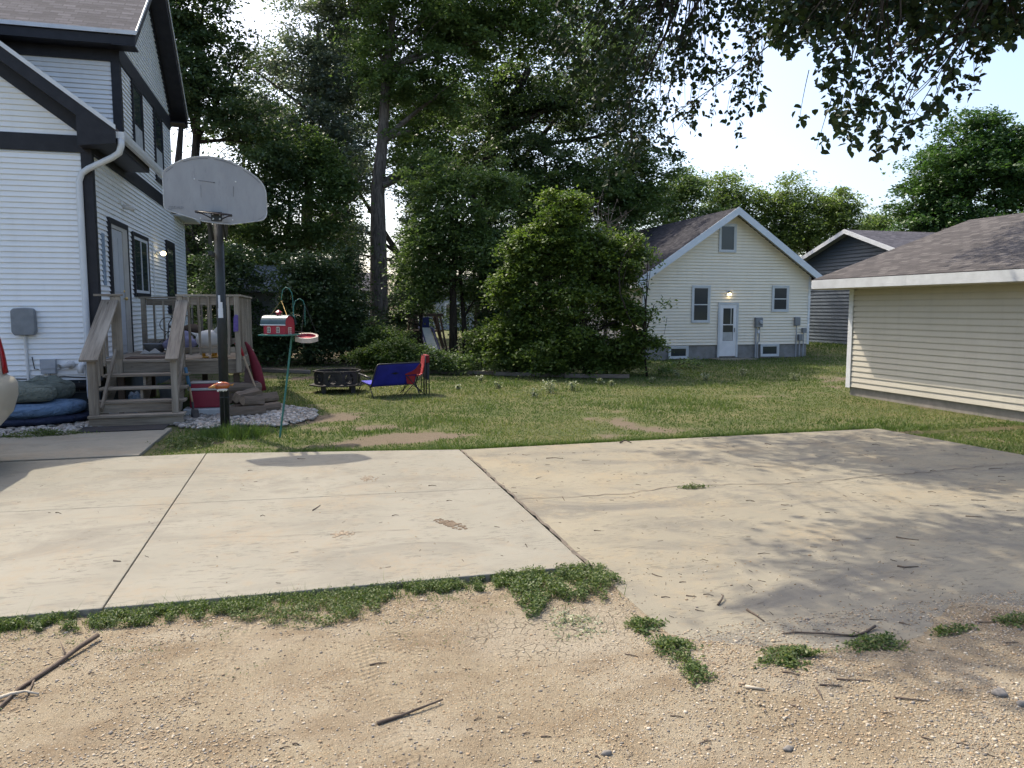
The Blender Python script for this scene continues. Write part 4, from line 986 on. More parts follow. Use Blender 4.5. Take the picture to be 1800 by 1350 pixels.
tag(o, "purple pouch hanging on the deck railing behind the hoop pole", "pouch")
# cooler on a white lid
cx, cy = -1.62, 13.82
t = thing("cooler", "red cooler with grey white lid on a white tray beside the stairs", "cooler", (cx, cy, .13))
a = MB(); a.prism([(cx - .26, cy - .15, .13), (cx + .26, cy - .15, .13), (cx + .26, cy + .15, .13), (cx - .26, cy + .15, .13)], None, d=(0, 0, .29)); a.build("body", surf("red_plastic", (.28, .02, .045), (.24, .02, .04), .4), t, bevel=.02)
a = MB(); a.box((cx, cy, .445), (.56, .34, .045)); a.build("lid_band", surf("grey_plastic_lid", (.50, .49, .48), (.42, .41, .4), .4), t, bevel=.012)
a = MB(); a.box((cx, cy, .50), (.53, .31, .07)); a.build("lid", surf("red_plastic_lid", (.28, .02, .045), (.25, .02, .04), .4), t, bevel=.015)
a = MB(); a.box((cx, cy, .553), (.49, .28, .03)); a.build("lid_top", surf("pale_plastic", (.45, .43, .42), (.36, .35, .34), .4), t, bevel=.012)
a = MB(); a.b2(-1.98, -1.28, 13.58, 13.98, .012, .125); o = a.build("white_tray", surf("white_plastic", (.6, .6, .6), (.5, .5, .49), .4), origin=(-1.6, 13.8, .012), bevel=.02); tag(o, "long white plastic tray lying on the rocks under the red cooler", "tray")
# shovel leaning on the stair
t = thing("shovel", "shovel with blue grip and black blade leaning on the right side of the stairs", "shovel", (-1.75, 13.3, 0))
a = MB(); a.tube([(-1.90, 13.5, .83), (-1.84, 13.42, .52)], [.026, .03], 8); a.build("grip", surf("blue_plastic", (.05, .16, .26), (.04, .12, .2), .45), t, smooth=True)
a = MB(); a.tube([(-1.84, 13.42, .52), (-1.79, 13.32, .27)], [.017, .017], 8); a.build("shaft", surf("ash_wood", (.38, .27, .15), (.3, .21, .12), .6), t, smooth=True)
a = MB(); a.tube([(-1.79, 13.32, .27), (-1.76, 13.22, .10)], [.02, .02], 8); a.prism([(-1.80, 13.22, .16), (-1.70, 13.24, .15), (-1.67, 13.15, .02), (-1.74, 13.10, -.0), (-1.80, 13.14, .03)], None, d=(.004, .02, .012)); a.build("blade", M_BLACKMETAL, t)
# firewood
M_LE = surf("log_end", (.30, .23, .16), (.2, .15, .1), .9, scale=14, bump=.5)
LG = [((-1.30, 13.75, .46), (-.78, 14.05, .44), .085, "top log of the pile, round and pale, behind the hoop pole"),
      ((-1.12, 13.45, .30), (-.80, 13.85, .33), .09, "rough split log in the middle of the firewood pile"),
      ((-1.02, 13.35, .27), (-.72, 13.62, .22), .08, "bark covered log on the front of the pile above the lowest one"),
      ((-1.30, 13.28, .09), (-.66, 13.42, .08), .085, "longest lowest log of the pile lying on the rocks"),
      ((-.86, 13.75, .25), (-.52, 14.05, .24), .085, "short log at the right end of the pile under the red umbrella bag"),
      ((-.80, 13.65, .09), (-.48, 13.95, .09), .085, "dark log on the ground at the right end of the pile"),
      ((-1.25, 13.75, .27), (-.85, 14.1, .27), .09, "inner log of the pile below the round pale one"),
      ((-1.2, 13.65, .09), (-.8, 13.9, .09), .09, "inner bottom log of the pile behind the longest log")]
for i, (p, q, r, lab) in enumerate(LG):
    mid = tuple((np.array(p) + np.array(q)) / 2); rgl = np.random.default_rng(i)
    t = thing("firewood_log", lab, "log", mid, 0, "split firewood stacked beside the deck")
    P0 = np.array(p); P1 = np.array(q); dd = P1 - P0; ax = dd / np.linalg.norm(dd); sd = np.cross(ax, [0, 0, 1.]); up = np.cross(sd, ax)
    n = 11; prof = r * (1 + .22 * rgl.uniform(-1, 1, n)); V = []
    for j in range(7):
        c = P0 + dd * j / 6
        for k in range(n): V.append(c + (sd * cos(2 * pi * k / n) + up * sin(2 * pi * k / n)) * prof[k] * (1 + .08 * rgl.uniform(-1, 1)))
    F = [(j * n + k, j * n + (k + 1) % n, (j + 1) * n + (k + 1) % n, (j + 1) * n + k) for j in range(6) for k in range(n)]
    uv = [[(j * .1, k * .05), (j * .1, (k + 1) * .05), (j * .1 + .1, (k + 1) * .05), (j * .1 + .1, k * .05)] for j in range(6) for k in range(n)]
    fin("bark", V, F, M_LOG, t, [c for f in uv for c in f])
    fin("cut_end", V[:n] + V[-n:], [list(range(n))[::-1], list(range(n, 2 * n))], M_LE, t)
# red umbrella bag, wooden handled spade, brown wedge
t = thing("folded_umbrella", "dark red folded patio umbrella leaning against the deck corner", "umbrella", (-.85, 14.2, 0))
a = MB(); P = [(-1.02, 14.35, 1.20), (-.97, 14.32, 1.13), (-.90, 14.28, .98), (-.84, 14.24, .75), (-.79, 14.2, .5), (-.76, 14.18, .34)]
a.tube(P, [.02, .035, .06, .085, .095, .085], 14); a.v = [tuple(np.array(v) + np.array([.008 * sin(v[2] * 14 + 9 * v[1]), 0, .0])) for v in a.v]; ob = a.build("canopy", surf("red_canvas", (.17, .012, .024), (.11, .008, .016), .8, scale=12, bump=.6, bsc=14), t, smooth=True)
a = MB(); a.tube([(-.76, 14.18, .34), (-.72, 14.15, .05)], .018, 7); a.build("pole", M_BLACKMETAL, t)
t = thing("spade", "wooden handled spade with red grip leaning on the deck beside the red umbrella", "spade", (-.82, 13.95, 0))
a = MB(); a.tube([(-1.06, 13.93, 1.10), (-.80, 13.93, .30)], .016, 7); a.build("shaft", surf("pale_ash", (.45, .33, .22), (.35, .25, .17), .6), t)
a = MB(); a.tube([(-1.13, 13.93, 1.22), (-1.06, 13.93, 1.08), (-1.02, 13.93, .98)], [.04, .032, .02], 8); a.build("grip", surf("red_grip", (.35, .02, .03), None, .5), t, smooth=True)
a = MB(); a.prism([(-1.0, 13.96, .80), (-.86, 13.96, .55), (-.78, 13.96, .30), (-.92, 13.96, .38), (-1.03, 13.96, .55)], None, d=(0, .03, 0)); a.build("blade", surf("rusty_brown", (.12, .075, .065), (.08, .05, .045), .7), t)
a = MB(); a.prism([(-1.12, 13.99, .50), (-.95, 13.99, .55), (-.80, 13.99, .52), (-.80, 13.99, .40), (-.95, 13.99, .38)], None, d=(0, .10, 0)); o = a.build("wedge_block", surf("brown_block", (.17, .12, .11), (.11, .08, .075), .8), origin=(-.95, 14, .4)); tag(o, "brown wedge shaped block sitting on top of the firewood pile", "block")
# under the stairs
M_PLB = surf("blue_white_plastic", (.12, .26, .42), (.5, .53, .56), .4, scale=9)
lump("plastic_bag", (-2.72, 13.75, .03), (.16, .12, .22), M_PLB, "crumpled blue and white plastic bag under the stairs", "bag", 7, .3)
for i, (x, lab) in enumerate(((-2.92, "left white sneaker on the rocks under the stairs"), (-2.75, "right white sneaker on the rocks under the stairs"))):
    yy = 14.1 if i == 0 else 13.4; a = MB(); a.ell((x, yy, .07), .06, .13, .05, 12, 8); a.ell((x, yy + .06, .11), .05, .06, .05, 12, 8); o = a.build("sneaker", surf("white_leather%d" % i, (.6, .6, .58), (.45, .45, .44), .5), smooth=True, origin=(x, 13.3, .03)); tag(o, lab, "shoe")
a = MB(); a.lathe((-2.3, 14.6, .0), [(.17, 0), (.21, .42), (.22, .43), (.22, .45), (.0, .45)], 18); o = a.build("plastic_tub", surf("grey_tub", (.32, .32, .33), (.25, .25, .26), .6), smooth=True, origin=(-2.3, 14.6, 0)); tag(o, "round grey plastic tub in the dark space under the deck", "tub")

# ------------------------------------------------------------------ basketball hoop
HX, HY = -1.15, 12.0
t = thing("basketball_hoop", "old basketball hoop with rounded grey white backboard and no net on a black pole", "basketball hoop", (HX, HY, 0))
M_POLE = surf("chipped_black_paint", (.018, .020, .022), (.032, .038, .034), .45, scale=7, bump=.3)
a = MB(); a.tube([(HX - .02, HY, -.05), (HX - .01, HY, 3.3)], .068, 16); a.lathe((HX - .015, HY, .48), [(.072, 0), (.072, .012)], 16); pole = a.build("pole", M_POLE, t, smooth=True)
a = MB(); a.b2(HX - .12, HX - .07, HY - .42, HY + .02, 2.55, 2.60)
for z in (3.08, 3.62):
    for sx in (-.085, .085): a.beam((HX + sx, HY + .02, z - .28), (HX + sx, HY - .46, z), .03, .05)
a.beam((HX - .13, HY, 2.72), (HX - .13, HY - .05, 3.3), .05, .06); a.beam((HX + .09, HY, 2.85), (HX + .10, HY - .05, 3.3), .05, .06); a.build("bracket", M_POLE, t)
by_ = HY - .52
bw = .66; bc = HX + .02; zb = 2.97
PB = [(-.67, .64), (-.655, .69), (-.56, .77), (-.425, .845), (-.31, .885), (-.18, .907), (-.09, .912), (0, .905), (.10, .888), (.196, .862), (.30, .815), (.392, .764), (.48, .708), (.556, .648), (.61, .59), (.645, .53), (.666, .45),
      (.668, .17), (.655, .115), (.62, .075), (.57, .058), (.19, -.002), (.02, .004), (-.18, .03), (-.60, .155), (-.65, .175), (-.67, .22)]
P = [(bc + x, zb + z) for x, z in PB]
m = NT("weathered_board"); co = m.co(); n1 = m.noise(m.mapn(co, (3, 3, 1.2)), 1.4, 6, .65); n2 = m.noise(m.mapn(co, (14, 14, 3)), 1.0, 5, .7)
c = m.mix(m.mr(n1, .3, .7), (.37, .375, .385), (.29, .295, .305)); c = m.mix(m.mr(n2, .58, .8, 0, .55), c, (.17, .17, .18)); m.col(c); m.set(.6, 0, .3); M_BOARD = m.m
a = MB(); a.prism([(x, by_, z) for x, z in P], None, d=(0, .035, 0)); board = a.build("backboard", M_BOARD, t, bevel=.004)
M_EDGE = surf("worn_edge", (.60, .61, .60), (.35, .35, .35), .6, scale=16); M_SCUFF = surf("scuff", (.10, .10, .11), (.2, .2, .21), .9, scale=30)
a = MB(); a.tube([(x, by_ - .001, z) for x, z in P + [P[0]]], .008, 6, False); a.build("edge_trim", M_EDGE, board)
a = MB()
cz = zb + .42
inn = [(bc + (x - bc) * .955, cz + (z - cz) * .945, ) for x, z in P[1:16]]
for i in range(len(inn) - 1):
    if i % 4 != 1: a.beam((inn[i][0], by_ - .003, inn[i][1]), (inn[i + 1][0], by_ - .003, inn[i + 1][1]), .004, .005)
inn = [(bc + (x - bc) * .955, cz + (z - cz) * .945) for x, z in P[17:26]]
for i in range(len(inn) - 1):
    if i % 3: a.beam((inn[i][0], by_ - .003, inn[i][1]), (inn[i + 1][0], by_ - .003, inn[i + 1][1]), .004, .004)
a.beam((bc - .22, by_ - .003, zb + .583), (bc - .02, by_ - .003, zb + .562), .004, .005); a.box((bc - .015, by_ - .003, zb + .562), (.02, .004, .014))
a.beam((bc + .235, by_ - .003, zb + .52), (bc + .23, by_ - .003, zb + .38), .004, .004)
a.beam((bc - .05 - .14, by_ - .003, zb + .52), (bc - .19, by_ - .003, zb + .35), .003, .002)
# faded, unreadable maker's mark in the lower left
for i in range(9):
    x = bc - bw + .055 + i * .022
    a.box((x, by_ - .003, zb + .215 - .0008 * i), (.004, .004, .016 if i % 3 else .022))
    if i % 2: a.box((x + .007, by_ - .003, zb + .222 - .012 * (i % 4 == 1)), (.012, .004, .004))
a.box((bc - bw + .15, by_ - .003, zb + .19), (.15, .004, .002))
a.build("scuff_marks", M_SCUFF, board)
a = MB()
for x, z in ((bc - .27, zb + .60), (bc + .265, zb + .585), (bc - .21, zb + .07), (bc + .21, zb + .06)): a.ell((x, by_ - .004, z), .010, .006, .010, 8, 6)
a.build("bolt", M_TRIMWHT, board)
rz_ = zb + .150; TLT = -.08
a = MB(); ring(a, (bc, by_ - .36, rz_), .229, .0095, 'z', 36)
a.tube([(bc - .05, by_ - .01, rz_ - .09), (bc - .16, by_ - .18, rz_ - .03), (bc - .229, by_ - .36, rz_ - .012)], .008, 6)
a.tube([(bc + .05, by_ - .01, rz_ - .09), (bc + .16, by_ - .18, rz_ - .03), (bc + .229, by_ - .36, rz_ - .012)], .008, 6)
for k in range(12):
    q = 2 * pi * k / 12; a.tube([(bc + .229 * cos(q), by_ - .36 + .229 * sin(q), rz_ - .008), (bc + .22 * cos(q), by_ - .36 + .22 * sin(q), rz_ - .026), (bc + .229 * cos(q + .12), by_ - .36 + .229 * sin(q + .12), rz_ - .01)], .004, 4)
a.v = [(x, y, z + TLT * (x - bc) + .13 * (min(y, by_) - by_ + .02)) for x, y, z in a.v]; a.build("rim", surf("dark_rim", (.035, .02, .018), (.015, .012, .012), .5, scale=12), t, smooth=True)
a = MB(); a.b2(bc - .07, bc + .07, by_ - .014, by_ - .001, rz_ - .115, rz_ + .012); a.b2(bc - .065, bc + .065, by_ - .14, by_ - .015, rz_ - .012, rz_ - .004); a.build("rim_plate", M_POLE, t)
a = MB()
for x in (-.045, .045):
    for z in (-.02, -.085): a.ell((bc + x, by_ - .02, rz_ + z), .014, .008, .014, 10, 6)
a.build("bolt", M_TRIMWHT, t)
a = MB()
def polecurve(z0, z1, a0, a1, r=.0705):
    V = []; n = 8
    for z in (z0, z1):
        for i in range(n + 1): q = a0 + (a1 - a0) * i / n; V.append((HX - .015 + r * cos(q), HY + r * sin(q), z))
    return V, [(i, i + 1, n + 2 + i, n + 1 + i) for i in range(n)]
for z0, z1, q0, q1 in ((1.66, 1.80, -2.15, -1.15), (1.80, 1.89, -2.05, -1.2), (1.86, 1.99, -2.05, -1.6)): a.add(*polecurve(z0, z1, q0, q1))
a.build("torn_label", surf("white_sticker", (.72, .73, .74), (.6, .61, .62), .6), pole)

# amber glass fish ornament on a thin stake by the pole
fx = gpt(392, 678); FY = 11.75
c_ = unproj(390, 678, 10.95); c_ = (c_[0], c_[1], c_[2])
t = thing("fish_ornament", "amber glass fish garden ornament on a thin wire stake before the hoop pole", "ornament", (c_[0], c_[1], 0))
m = NT("amber_glass"); m.col(m.mix(m.mr(m.noise(m.co(), 14, 4), .35, .65), (.55, .13, .03), (.28, .05, .015))); m.set(.12, 0, .6); m.p.inputs['Coat Weight'].default_value = .6; M_AMB = m.m
a = MB(); a.ell(c_, .115, .05, .058, 16, 10, (0, -.06, 0)); a.build("body", M_AMB, t, smooth=True)
a = MB(); a.tube([(c_[0] - .09, c_[1], c_[2] - .005), (c_[0] - .14, c_[1] - .01, c_[2] - .018), (c_[0] - .185, c_[1] - .01, c_[2] - .03)], [.035, .02, .004], 8); a.prism([(c_[0] + .10, c_[1], c_[2] + .01), (c_[0] + .17, c_[1], c_[2] + .03), (c_[0] + .14, c_[1], c_[2] - .01)], None, d=(0, .012, 0)); a.build("fin", surf("amber_fin", (.7, .38, .12), (.5, .2, .06), .2), t, smooth=True)
a = MB(); a.ell((c_[0] + .01, c_[1] - .01, c_[2] - .058), .075, .04, .02, 12, 6); 
for i in range(4): a.ell((c_[0] - .05 + .035 * i, c_[1] - .035, c_[2] - .07 + .006 * (i % 2)), .018, .012, .016, 8, 6)
a.build("belly", surf("milky_glass", (.7, .64, .5), (.8, .78, .7), .2), t, smooth=True)
a = MB(); a.tube([(c_[0] + .02, c_[1] + .02, -.02), (c_[0] + .02, c_[1] + .02, c_[2] - .04)], .005, 5); a.build("stake", M_BLACKMETAL, t)

# ------------------------------------------------------------------ bird feeders on a shepherd's hook
M_GRN = surf("green_enamel", (.03, .14, .11), (.05, .19, .15), .35, scale=10)
M_RED = surf("red_enamel", (.36, .025, .045), (.30, .02, .035), .35, scale=8)
t = thing("shepherds_hook", "leaning dark green double shepherds hook pole standing in the lawn", "garden hook", (-.36, 11.08, 0))
HK = unproj(516, 585, 10.72)
def at_(x, y): return tuple(unproj(x, y, 10.75))
top = at_(518, 560)
a = MB(); a.tube([at_(490, 785), at_(492, 768), at_(503, 680), at_(509.5, 622), at_(514, 583), at_(517, 555)], .0145, 10); a.build("pole", M_GRN, t, smooth=True)
def arc(x0_, y0_, pts): return [at_(x, y) for x, y in pts]
a = MB(); a.tube(arc(0, 0, [(516, 600), (515.5, 560), (515, 530), (513, 515), (508, 507), (502, 505), (497, 510), (495, 520), (494.5, 528)]), .0058, 6); a.build("hook", M_GRN, t, smooth=True)
a = MB(); a.tube(arc(0, 0, [(516.5, 600), (516, 560), (516, 540), (519, 529), (527, 525), (533, 529), (536, 540), (536, 555), (536.5, 572)]), .0058, 6); a.build("hook", M_GRN, t, smooth=True)
a = MB(); a.tube([at_(514, 583), at_(534, 583)], .006, 6); a.build("crossbar", M_BLACKMETAL, t)
# barn-shaped feeder
bc3 = np.array(unproj(491, 590, 10.60)); rzb = R(-16)
t = thing("barn_bird_feeder", "red barn bird feeder with green curved roof hanging from the hook", "bird feeder", tuple(bc3), rzb)
ub = np.array([cos(rzb), sin(rzb), 0]); vb = np.array([-sin(rzb), cos(rzb), 0]); kb = np.array([0, 0, 1.])
def B_(x, y, z): return bc3 + ub * x + vb * y + kb * z
rzr = np.array([[cos(rzb), -sin(rzb), 0], [sin(rzb), cos(rzb), 0], [0, 0, 1]])
# the photo shows a long side and the right gable, so the barn turns its right end a little to the viewer
def tn(x, y, z): q = R(-16); return B_(x * cos(q) - y * sin(q), x * sin(q) + y * cos(q), z)
LBX, LBY = .17, .115
prof = [(-LBY, .0), (-LBY, .15), (-LBY * .93, .193), (-LBY * .7, .225), (-LBY * .35, .245), (0, .252), (LBY * .35, .245), (LBY * .7, .225), (LBY * .93, .193), (LBY, .15), (LBY, .0)]
a = MB(); a.prism([tn(-LBX, y, z + .02) for y, z in prof], None, d=tn(LBX, 0, 0) - tn(-LBX, 0, 0)); a.build("barn_body", M_RED, t)
a = MB(); n_ = 12; V = []; 
for (x) in (-LBX - .035, LBX + .02):
    for rr_ in (1.0, .965):
        for i in range(n_ + 1):
            q = pi * i / n_; cy_ = (LBY + .022) * rr_
            V.append(tn(x, -cos(q) * cy_, .165 + .12 * rr_ * sin(q) ** .9 - (.018 if i in (0, n_) else 0)))
k1 = n_ + 1; F = []
for i in range(n_): F += [(i, i + 1, 2 * k1 + i + 1, 2 * k1 + i), (k1 + i, 3 * k1 + i, 3 * k1 + i + 1, k1 + i + 1), (i, k1 + i, k1 + i + 1, i + 1), (2 * k1 + i, 2 * k1 + i + 1, 3 * k1 + i + 1, 3 * k1 + i)]
F += [(0, 2 * k1, 3 * k1, k1), (n_, k1 + n_, 3 * k1 + n_, 2 * k1 + n_)]
a.add(V, F); a.build("roof", surf("teal_roof", (.03, .065, .078), (.05, .095, .105), .35, scale=6), t, smooth=False)
a = MB(); a.prism([tn(x, y, 0) for x, y in ((-LBX - .055, -LBY - .06), (LBX + .05, -LBY - .06), (LBX + .05, LBY + .06), (-LBX - .055, LBY + .06))], None, d=(0, 0, .022)); a.build("base_tray", M_GRN, t, bevel=.004)
a = MB(); a.tube([tn(-LBX - .037, -LBY - .024, .150), tn(LBX + .022, -LBY - .024, .150)], .007, 6); a.build("eave_strip", M_TRIMWHT, t)
for wx in (-.085, .06):
    a = MB(); a.prism([tn(wx + x, -LBY - .006, z) for x, z in ((-.026, .040), (.026, .040), (.026, .115), (.015, .126), (-.015, .126), (-.026, .115))], None, d=tn(0, .007, 0) - tn(0, 0, 0)); w = a.build("window", surf("cream_enamel", (.72, .66, .55), None, .4), t)
    a = MB()
    for x in (-.0115, .0115):
        for z in (.058, .083, .106): a.prism([tn(wx + x + dx, -LBY - .009, z + dz) for dx, dz in ((-.008, -.009), (.008, -.009), (.008, .008), (-.008, .008))], None, d=tn(0, .002, 0) - tn(0, 0, 0))
    a.build("pane", M_GLASS, w)
a = MB(); a.prism([tn(LBX + .006, y, z) for y, z in ((-.045, .022), (.035, .022), (.035, .115), (-.045, .115))], None, d=tn(-.005, 0, 0) - tn(0, 0, 0)); w = a.build("door", bpy.data.materials["cream_enamel"], t)
a = MB()
for y in (-.025, .015):
    for z in (.04, .068, .096): a.prism([tn(LBX + .0085, y + dy, z + dz) for dy, dz in ((-.013, -.011), (.013, -.011), (.013, .010), (-.013, .010))], None, d=tn(-.002, 0, 0) - tn(0, 0, 0))
a.build("pane", M_RED, w)
a = MB(); c0 = tn(0, 0, .29); a.lathe(c0, [(.034, 0), (.034, .035)], 8); a.lathe(c0, [(.052, .036), (.012, .062), (.004, .07)], 8); a.build("cupola", M_RED, t)
a = MB(); hp = at_(494.5, 528); a.tube([tn(-LBX * .75, 0, .285), hp, tn(LBX * .75, 0, .285)], .0035, 5); a.build("hanger", M_BRASS, t)
# octagonal tray feeder
tc = np.array(unproj(539, 594, 10.75))
t = thing("tray_bird_feeder", "octagonal wooden tray bird feeder with red inside hanging right of the barn", "bird feeder", tuple(tc))
a = MB(); n_ = 8
ro, ri = .17, .135; V = []
for r_, z in ((ro, -.032), (ro, .032), (ri, .032), (ri, -.01)):
    for i in range(n_): q = 2 * pi * (i + .5) / n_; V.append((tc[0] + r_ * cos(q), tc[1] + r_ * sin(q), tc[2] + z + .22 * r_ * sin(q)))
F = [(j * n_ + i, j * n_ + (i + 1) % n_, (j + 1) * n_ + (i + 1) % n_, (j + 1) * n_ + i) for j in range(3) for i in range(n_)] + [list(range(n_))[::-1]]
a.add(V, F); a.build("rim", surf("pale_cedar", (.42, .34, .27), (.5, .42, .34), .6), t)
a = MB(); a.lathe((tc[0], tc[1], tc[2]), [(ri - .002, -.012), (ri - .002, .028), (ri - .008, .028), (ri - .012, -.004)], 8); a.v = [(x, y, z + .22 * (y - tc[1])) for x, y, z in a.v]; a.build("liner", M_RED, t)
a = MB(); hp = at_(536.5, 572); 
for q in (0, 2.1, 4.2): a.tube([(tc[0] + .15 * cos(q), tc[1] + .15 * sin(q), tc[2] + .03), (hp[0], hp[1], hp[2] + .3)], .0025, 4)
a.build("hanger", M_BLACKMETAL, t)

# ------------------------------------------------------------------ fire ring
fc = (float(gpt(594, 688)[0]), float(gpt(594, 688)[1]), 0); fr = .50
t = thing("fire_ring", "black octagonal steel fire ring with star cut outs on short legs", "fire pit", fc)
a = MB(); n_ = 8; h0, h1 = .17, .44
V = []; F = []; stars = MB()
def starpts(c, u, rO, rI, a0=pi / 2): return [c + u * (cos(a0 + pi * i / 5) * (rO if i % 2 == 0 else rI)) + np.array([0, 0, 1]) * (sin(a0 + pi * i / 5) * (rO if i % 2 == 0 else rI)) for i in range(10)]
for i in range(n_):
    q0 = 2 * pi * (i + .5) / n_ - R(15); q1 = 2 * pi * (i + 1.5) / n_ - R(15)
    A = np.array([fc[0] + fr * cos(q0), fc[1] + fr * sin(q0), 0]); Bp = np.array([fc[0] + fr * cos(q1), fc[1] + fr * sin(q1), 0]); u = Bp - A; L = np.linalg.norm(u); u /= L
    nrm = np.array([cos((q0 + q1) / 2), sin((q0 + q1) / 2), 0]); c = (A + Bp) / 2 + np.array([0, 0, (h0 + h1) / 2]); hw = L / 2; hh = (h1 - h0) / 2; rC = .105; M_ = 24
    base_ = len(V)
    for lay in (0, -.006):
        for k in range(M_):
            g1 = 2 * pi * k / M_; dx, dz = cos(g1), sin(g1); s = min(hw / max(abs(dx), 1e-6), hh / max(abs(dz), 1e-6))
            V.append(c + u * dx * rC + np.array([0, 0, dz * rC]) + nrm * lay); V.append(c + u * dx * s + np.array([0, 0, dz * s]) + nrm * lay)
    for lay in (0, 1):
        o_ = base_ + lay * 2 * M_
        for k in range(M_): k2 = (k + 1) % M_; F.append((o_ + 2 * k, o_ + 2 * k + 1, o_ + 2 * k2 + 1, o_ + 2 * k2))
    stars.prism(starpts(c - nrm * .003, u, rC + .004, rC * .42), None, d=nrm * .004)
a.add(V, F); a.v += stars.v; off = len(V)
for f in stars.f: a.f.append([k + off for k in f])
a.uv += stars.uv
a.build("wall", M_BLACKMETAL, t)
def octring(mb, r0_, r1_, z0, z1):
    V = []
    for r_, z in ((r0_, z0), (r1_, z0), (r1_, z1), (r0_, z1)):
        for i in range(8): q = 2 * pi * (i + .5) / 8 - R(15); V.append((fc[0] + r_ * cos(q), fc[1] + r_ * sin(q), z))
    mb.add(V, [(j * 8 + i, j * 8 + (i + 1) % 8, ((j + 1) % 4) * 8 + (i + 1) % 8, ((j + 1) % 4) * 8 + i) for j in range(4) for i in range(8)])
a = MB(); octring(a, fr - .03, fr + .11, .145, .17); a.build("lower_shelf", M_BLACKMETAL, t)
a = MB(); octring(a, fr - .02, fr + .025, .44, .465); a.build("rim", M_BLACKMETAL, t)
a = MB(); a.lathe((fc[0], fc[1], .14), [(fr - .04, 0), (fr - .04, .02)], 16); a.build("floor_pan", M_BLACKMETAL, t)
for q in (-2.3, -.85, .85, 2.3):
    a = MB(); a.box((fc[0] + fr * .92 * cos(q), fc[1] + fr * .92 * sin(q), .07), (.09, .09, .15)); a.build("leg", M_BLACKMETAL, t)

# ------------------------------------------------------------------ camp furniture
M_BLUE_F = surf("blue_canvas", (.020, .022, .27), (.014, .016, .20), .75, scale=5, bump=.3, bsc=12)
M_BLUEL = surf("blue_canvas_seat", (.05, .05, .42), None, .7)
M_REDF = surf("red_canvas_chair", (.32, .016, .022), (.22, .01, .016), .75, scale=8, bump=.4, bsc=18)
M_TUBE = surf("black_tube", (.02, .021, .024), (.035, .036, .04), .4)
LX, LY = float(gpt(692, 697)[0]), float(gpt(692, 697)[1]) + .1
t = thing("camp_loveseat", "blue folding camp loveseat seen from behind facing the fire ring", "folding seat", (LX, LY, 0), R(20))
ul = np.array([cos(R(20)), sin(R(20)), 0]); vl = np.array([-sin(R(20)), cos(R(20)), 0])
def Lp(x, y, z): return np.array([LX, LY, 0]) + ul * x + vl * y + np.array([0, 0, z])
# back leans towards the viewer's left at the bottom
a = MB(); nx, nz = 14, 8; V = []
for lay in (0, .012):
    for j in range(nz + 1):
        for i in range(nx + 1):
            s = i / nx; w = j / nz; x = -.48 + .96 * s + .07 * w + .02 * (1 - w) * (s - .5); z = .21 + .46 * w; y = .0 + -.15 * w + .05 * sin(pi * s) * (1 - .4 * w) + lay + .012 * sin(9 * s + 4 * w)
            if j == nz: x *= .985
            V.append(Lp(x, y, z))
k1 = nx + 1; k2 = k1 * (nz + 1); F = []
for j in range(nz):
    for i in range(nx):
        q = j * k1 + i; F += [(q, q + 1, q + k1 + 1, q + k1), (k2 + q, k2 + q + k1, k2 + q + k1 + 1, k2 + q + 1)]
for i in range(nx): F += [(i, k2 + i, k2 + i + 1, i + 1), (nz * k1 + i, nz * k1 + i + 1, k2 + nz * k1 + i + 1, k2 + nz * k1 + i)]
for j in range(nz): F += [(j * k1, (j + 1) * k1, k2 + (j + 1) * k1, k2 + j * k1), (j * k1 + nx, k2 + j * k1 + nx, k2 + (j + 1) * k1 + nx, (j + 1) * k1 + nx)]
a.add(V, F); a.build("back_panel", M_BLUE_F, t, smooth=True)
a = MB(); a.prism([Lp(-.50, .05, .25), Lp(.50, .05, .25), Lp(.50, .46, .29), Lp(-.50, .46, .29)], None, d=(0, 0, .02)); a.build("seat", M_BLUEL, t, bevel=.006)
a = MB(); a.tube([Lp(-.50, -.01, .20), Lp(-.44, -.165, .64), Lp(-.40, -.17, .678), Lp(.53, -.17, .685), Lp(.57, -.16, .64), Lp(.51, -.01, .20)], .013, 8); a.build("back_frame", M_TUBE, t, smooth=True)
for sx in (-.52, .53):
    for P in ([(sx, .0, .22), (sx + .02, -.14, -.01)], [(sx, .40, .28), (sx - .02, .56, .0)], [(sx, -.02, .24), (sx, .47, .30)]):
        a = MB(); a.tube([Lp(*P[0]), Lp(*P[1])], .0115, 6); a.build("leg", M_TUBE, t, smooth=True)
    a = MB(); a.tube([Lp(sx - .02, -.08, .40), Lp(sx - .03, .15, .43), Lp(sx - .03, .44, .46), Lp(sx - .02, .50, .28)], [.018, .022, .02, .012], 7); a.build("armrest", M_TUBE, t, smooth=True)
a = MB(); a.prism([Lp(-.06, -.055, .47), Lp(.03, -.07, .495), Lp(.12, -.055, .47), Lp(.03, -.045, .445)], None, d=vl * .02); a.build("handle_patch", M_TUBE, t)
# red folding chair, turned to the fire
RX, RY = 2.24, 16.05
t = thing("folding_chair", "red folding camp chair with cup pocket right of the blue loveseat", "folding chair", (RX, RY, 0))
def Rp(x, y, z): return (RX + x, RY + y, z)
a = MB(); V = []
P = [(-.22, .42), (.02, .40), (.12, .44), (.16, .62), (.18, .80)]
for y in (-.24, .24):
    for lay in (0, .012):
        for x, z in P: V.append(Rp(x + lay, y, z - lay))
n_ = 5; F = []
for i in range(n_ - 1): F += [(i, i + 1, 2 * n_ + i + 1, 2 * n_ + i), (n_ + i, 3 * n_ + i, 3 * n_ + i + 1, n_ + i + 1), (i, n_ + i, n_ + i + 1, i + 1), (2 * n_ + i, 2 * n_ + i + 1, 3 * n_ + i + 1, 3 * n_ + i)]
F += [(0, 2 * n_, 3 * n_, n_), (n_ - 1, 2 * n_ - 1, 4 * n_ - 1, 3 * n_ - 1)]
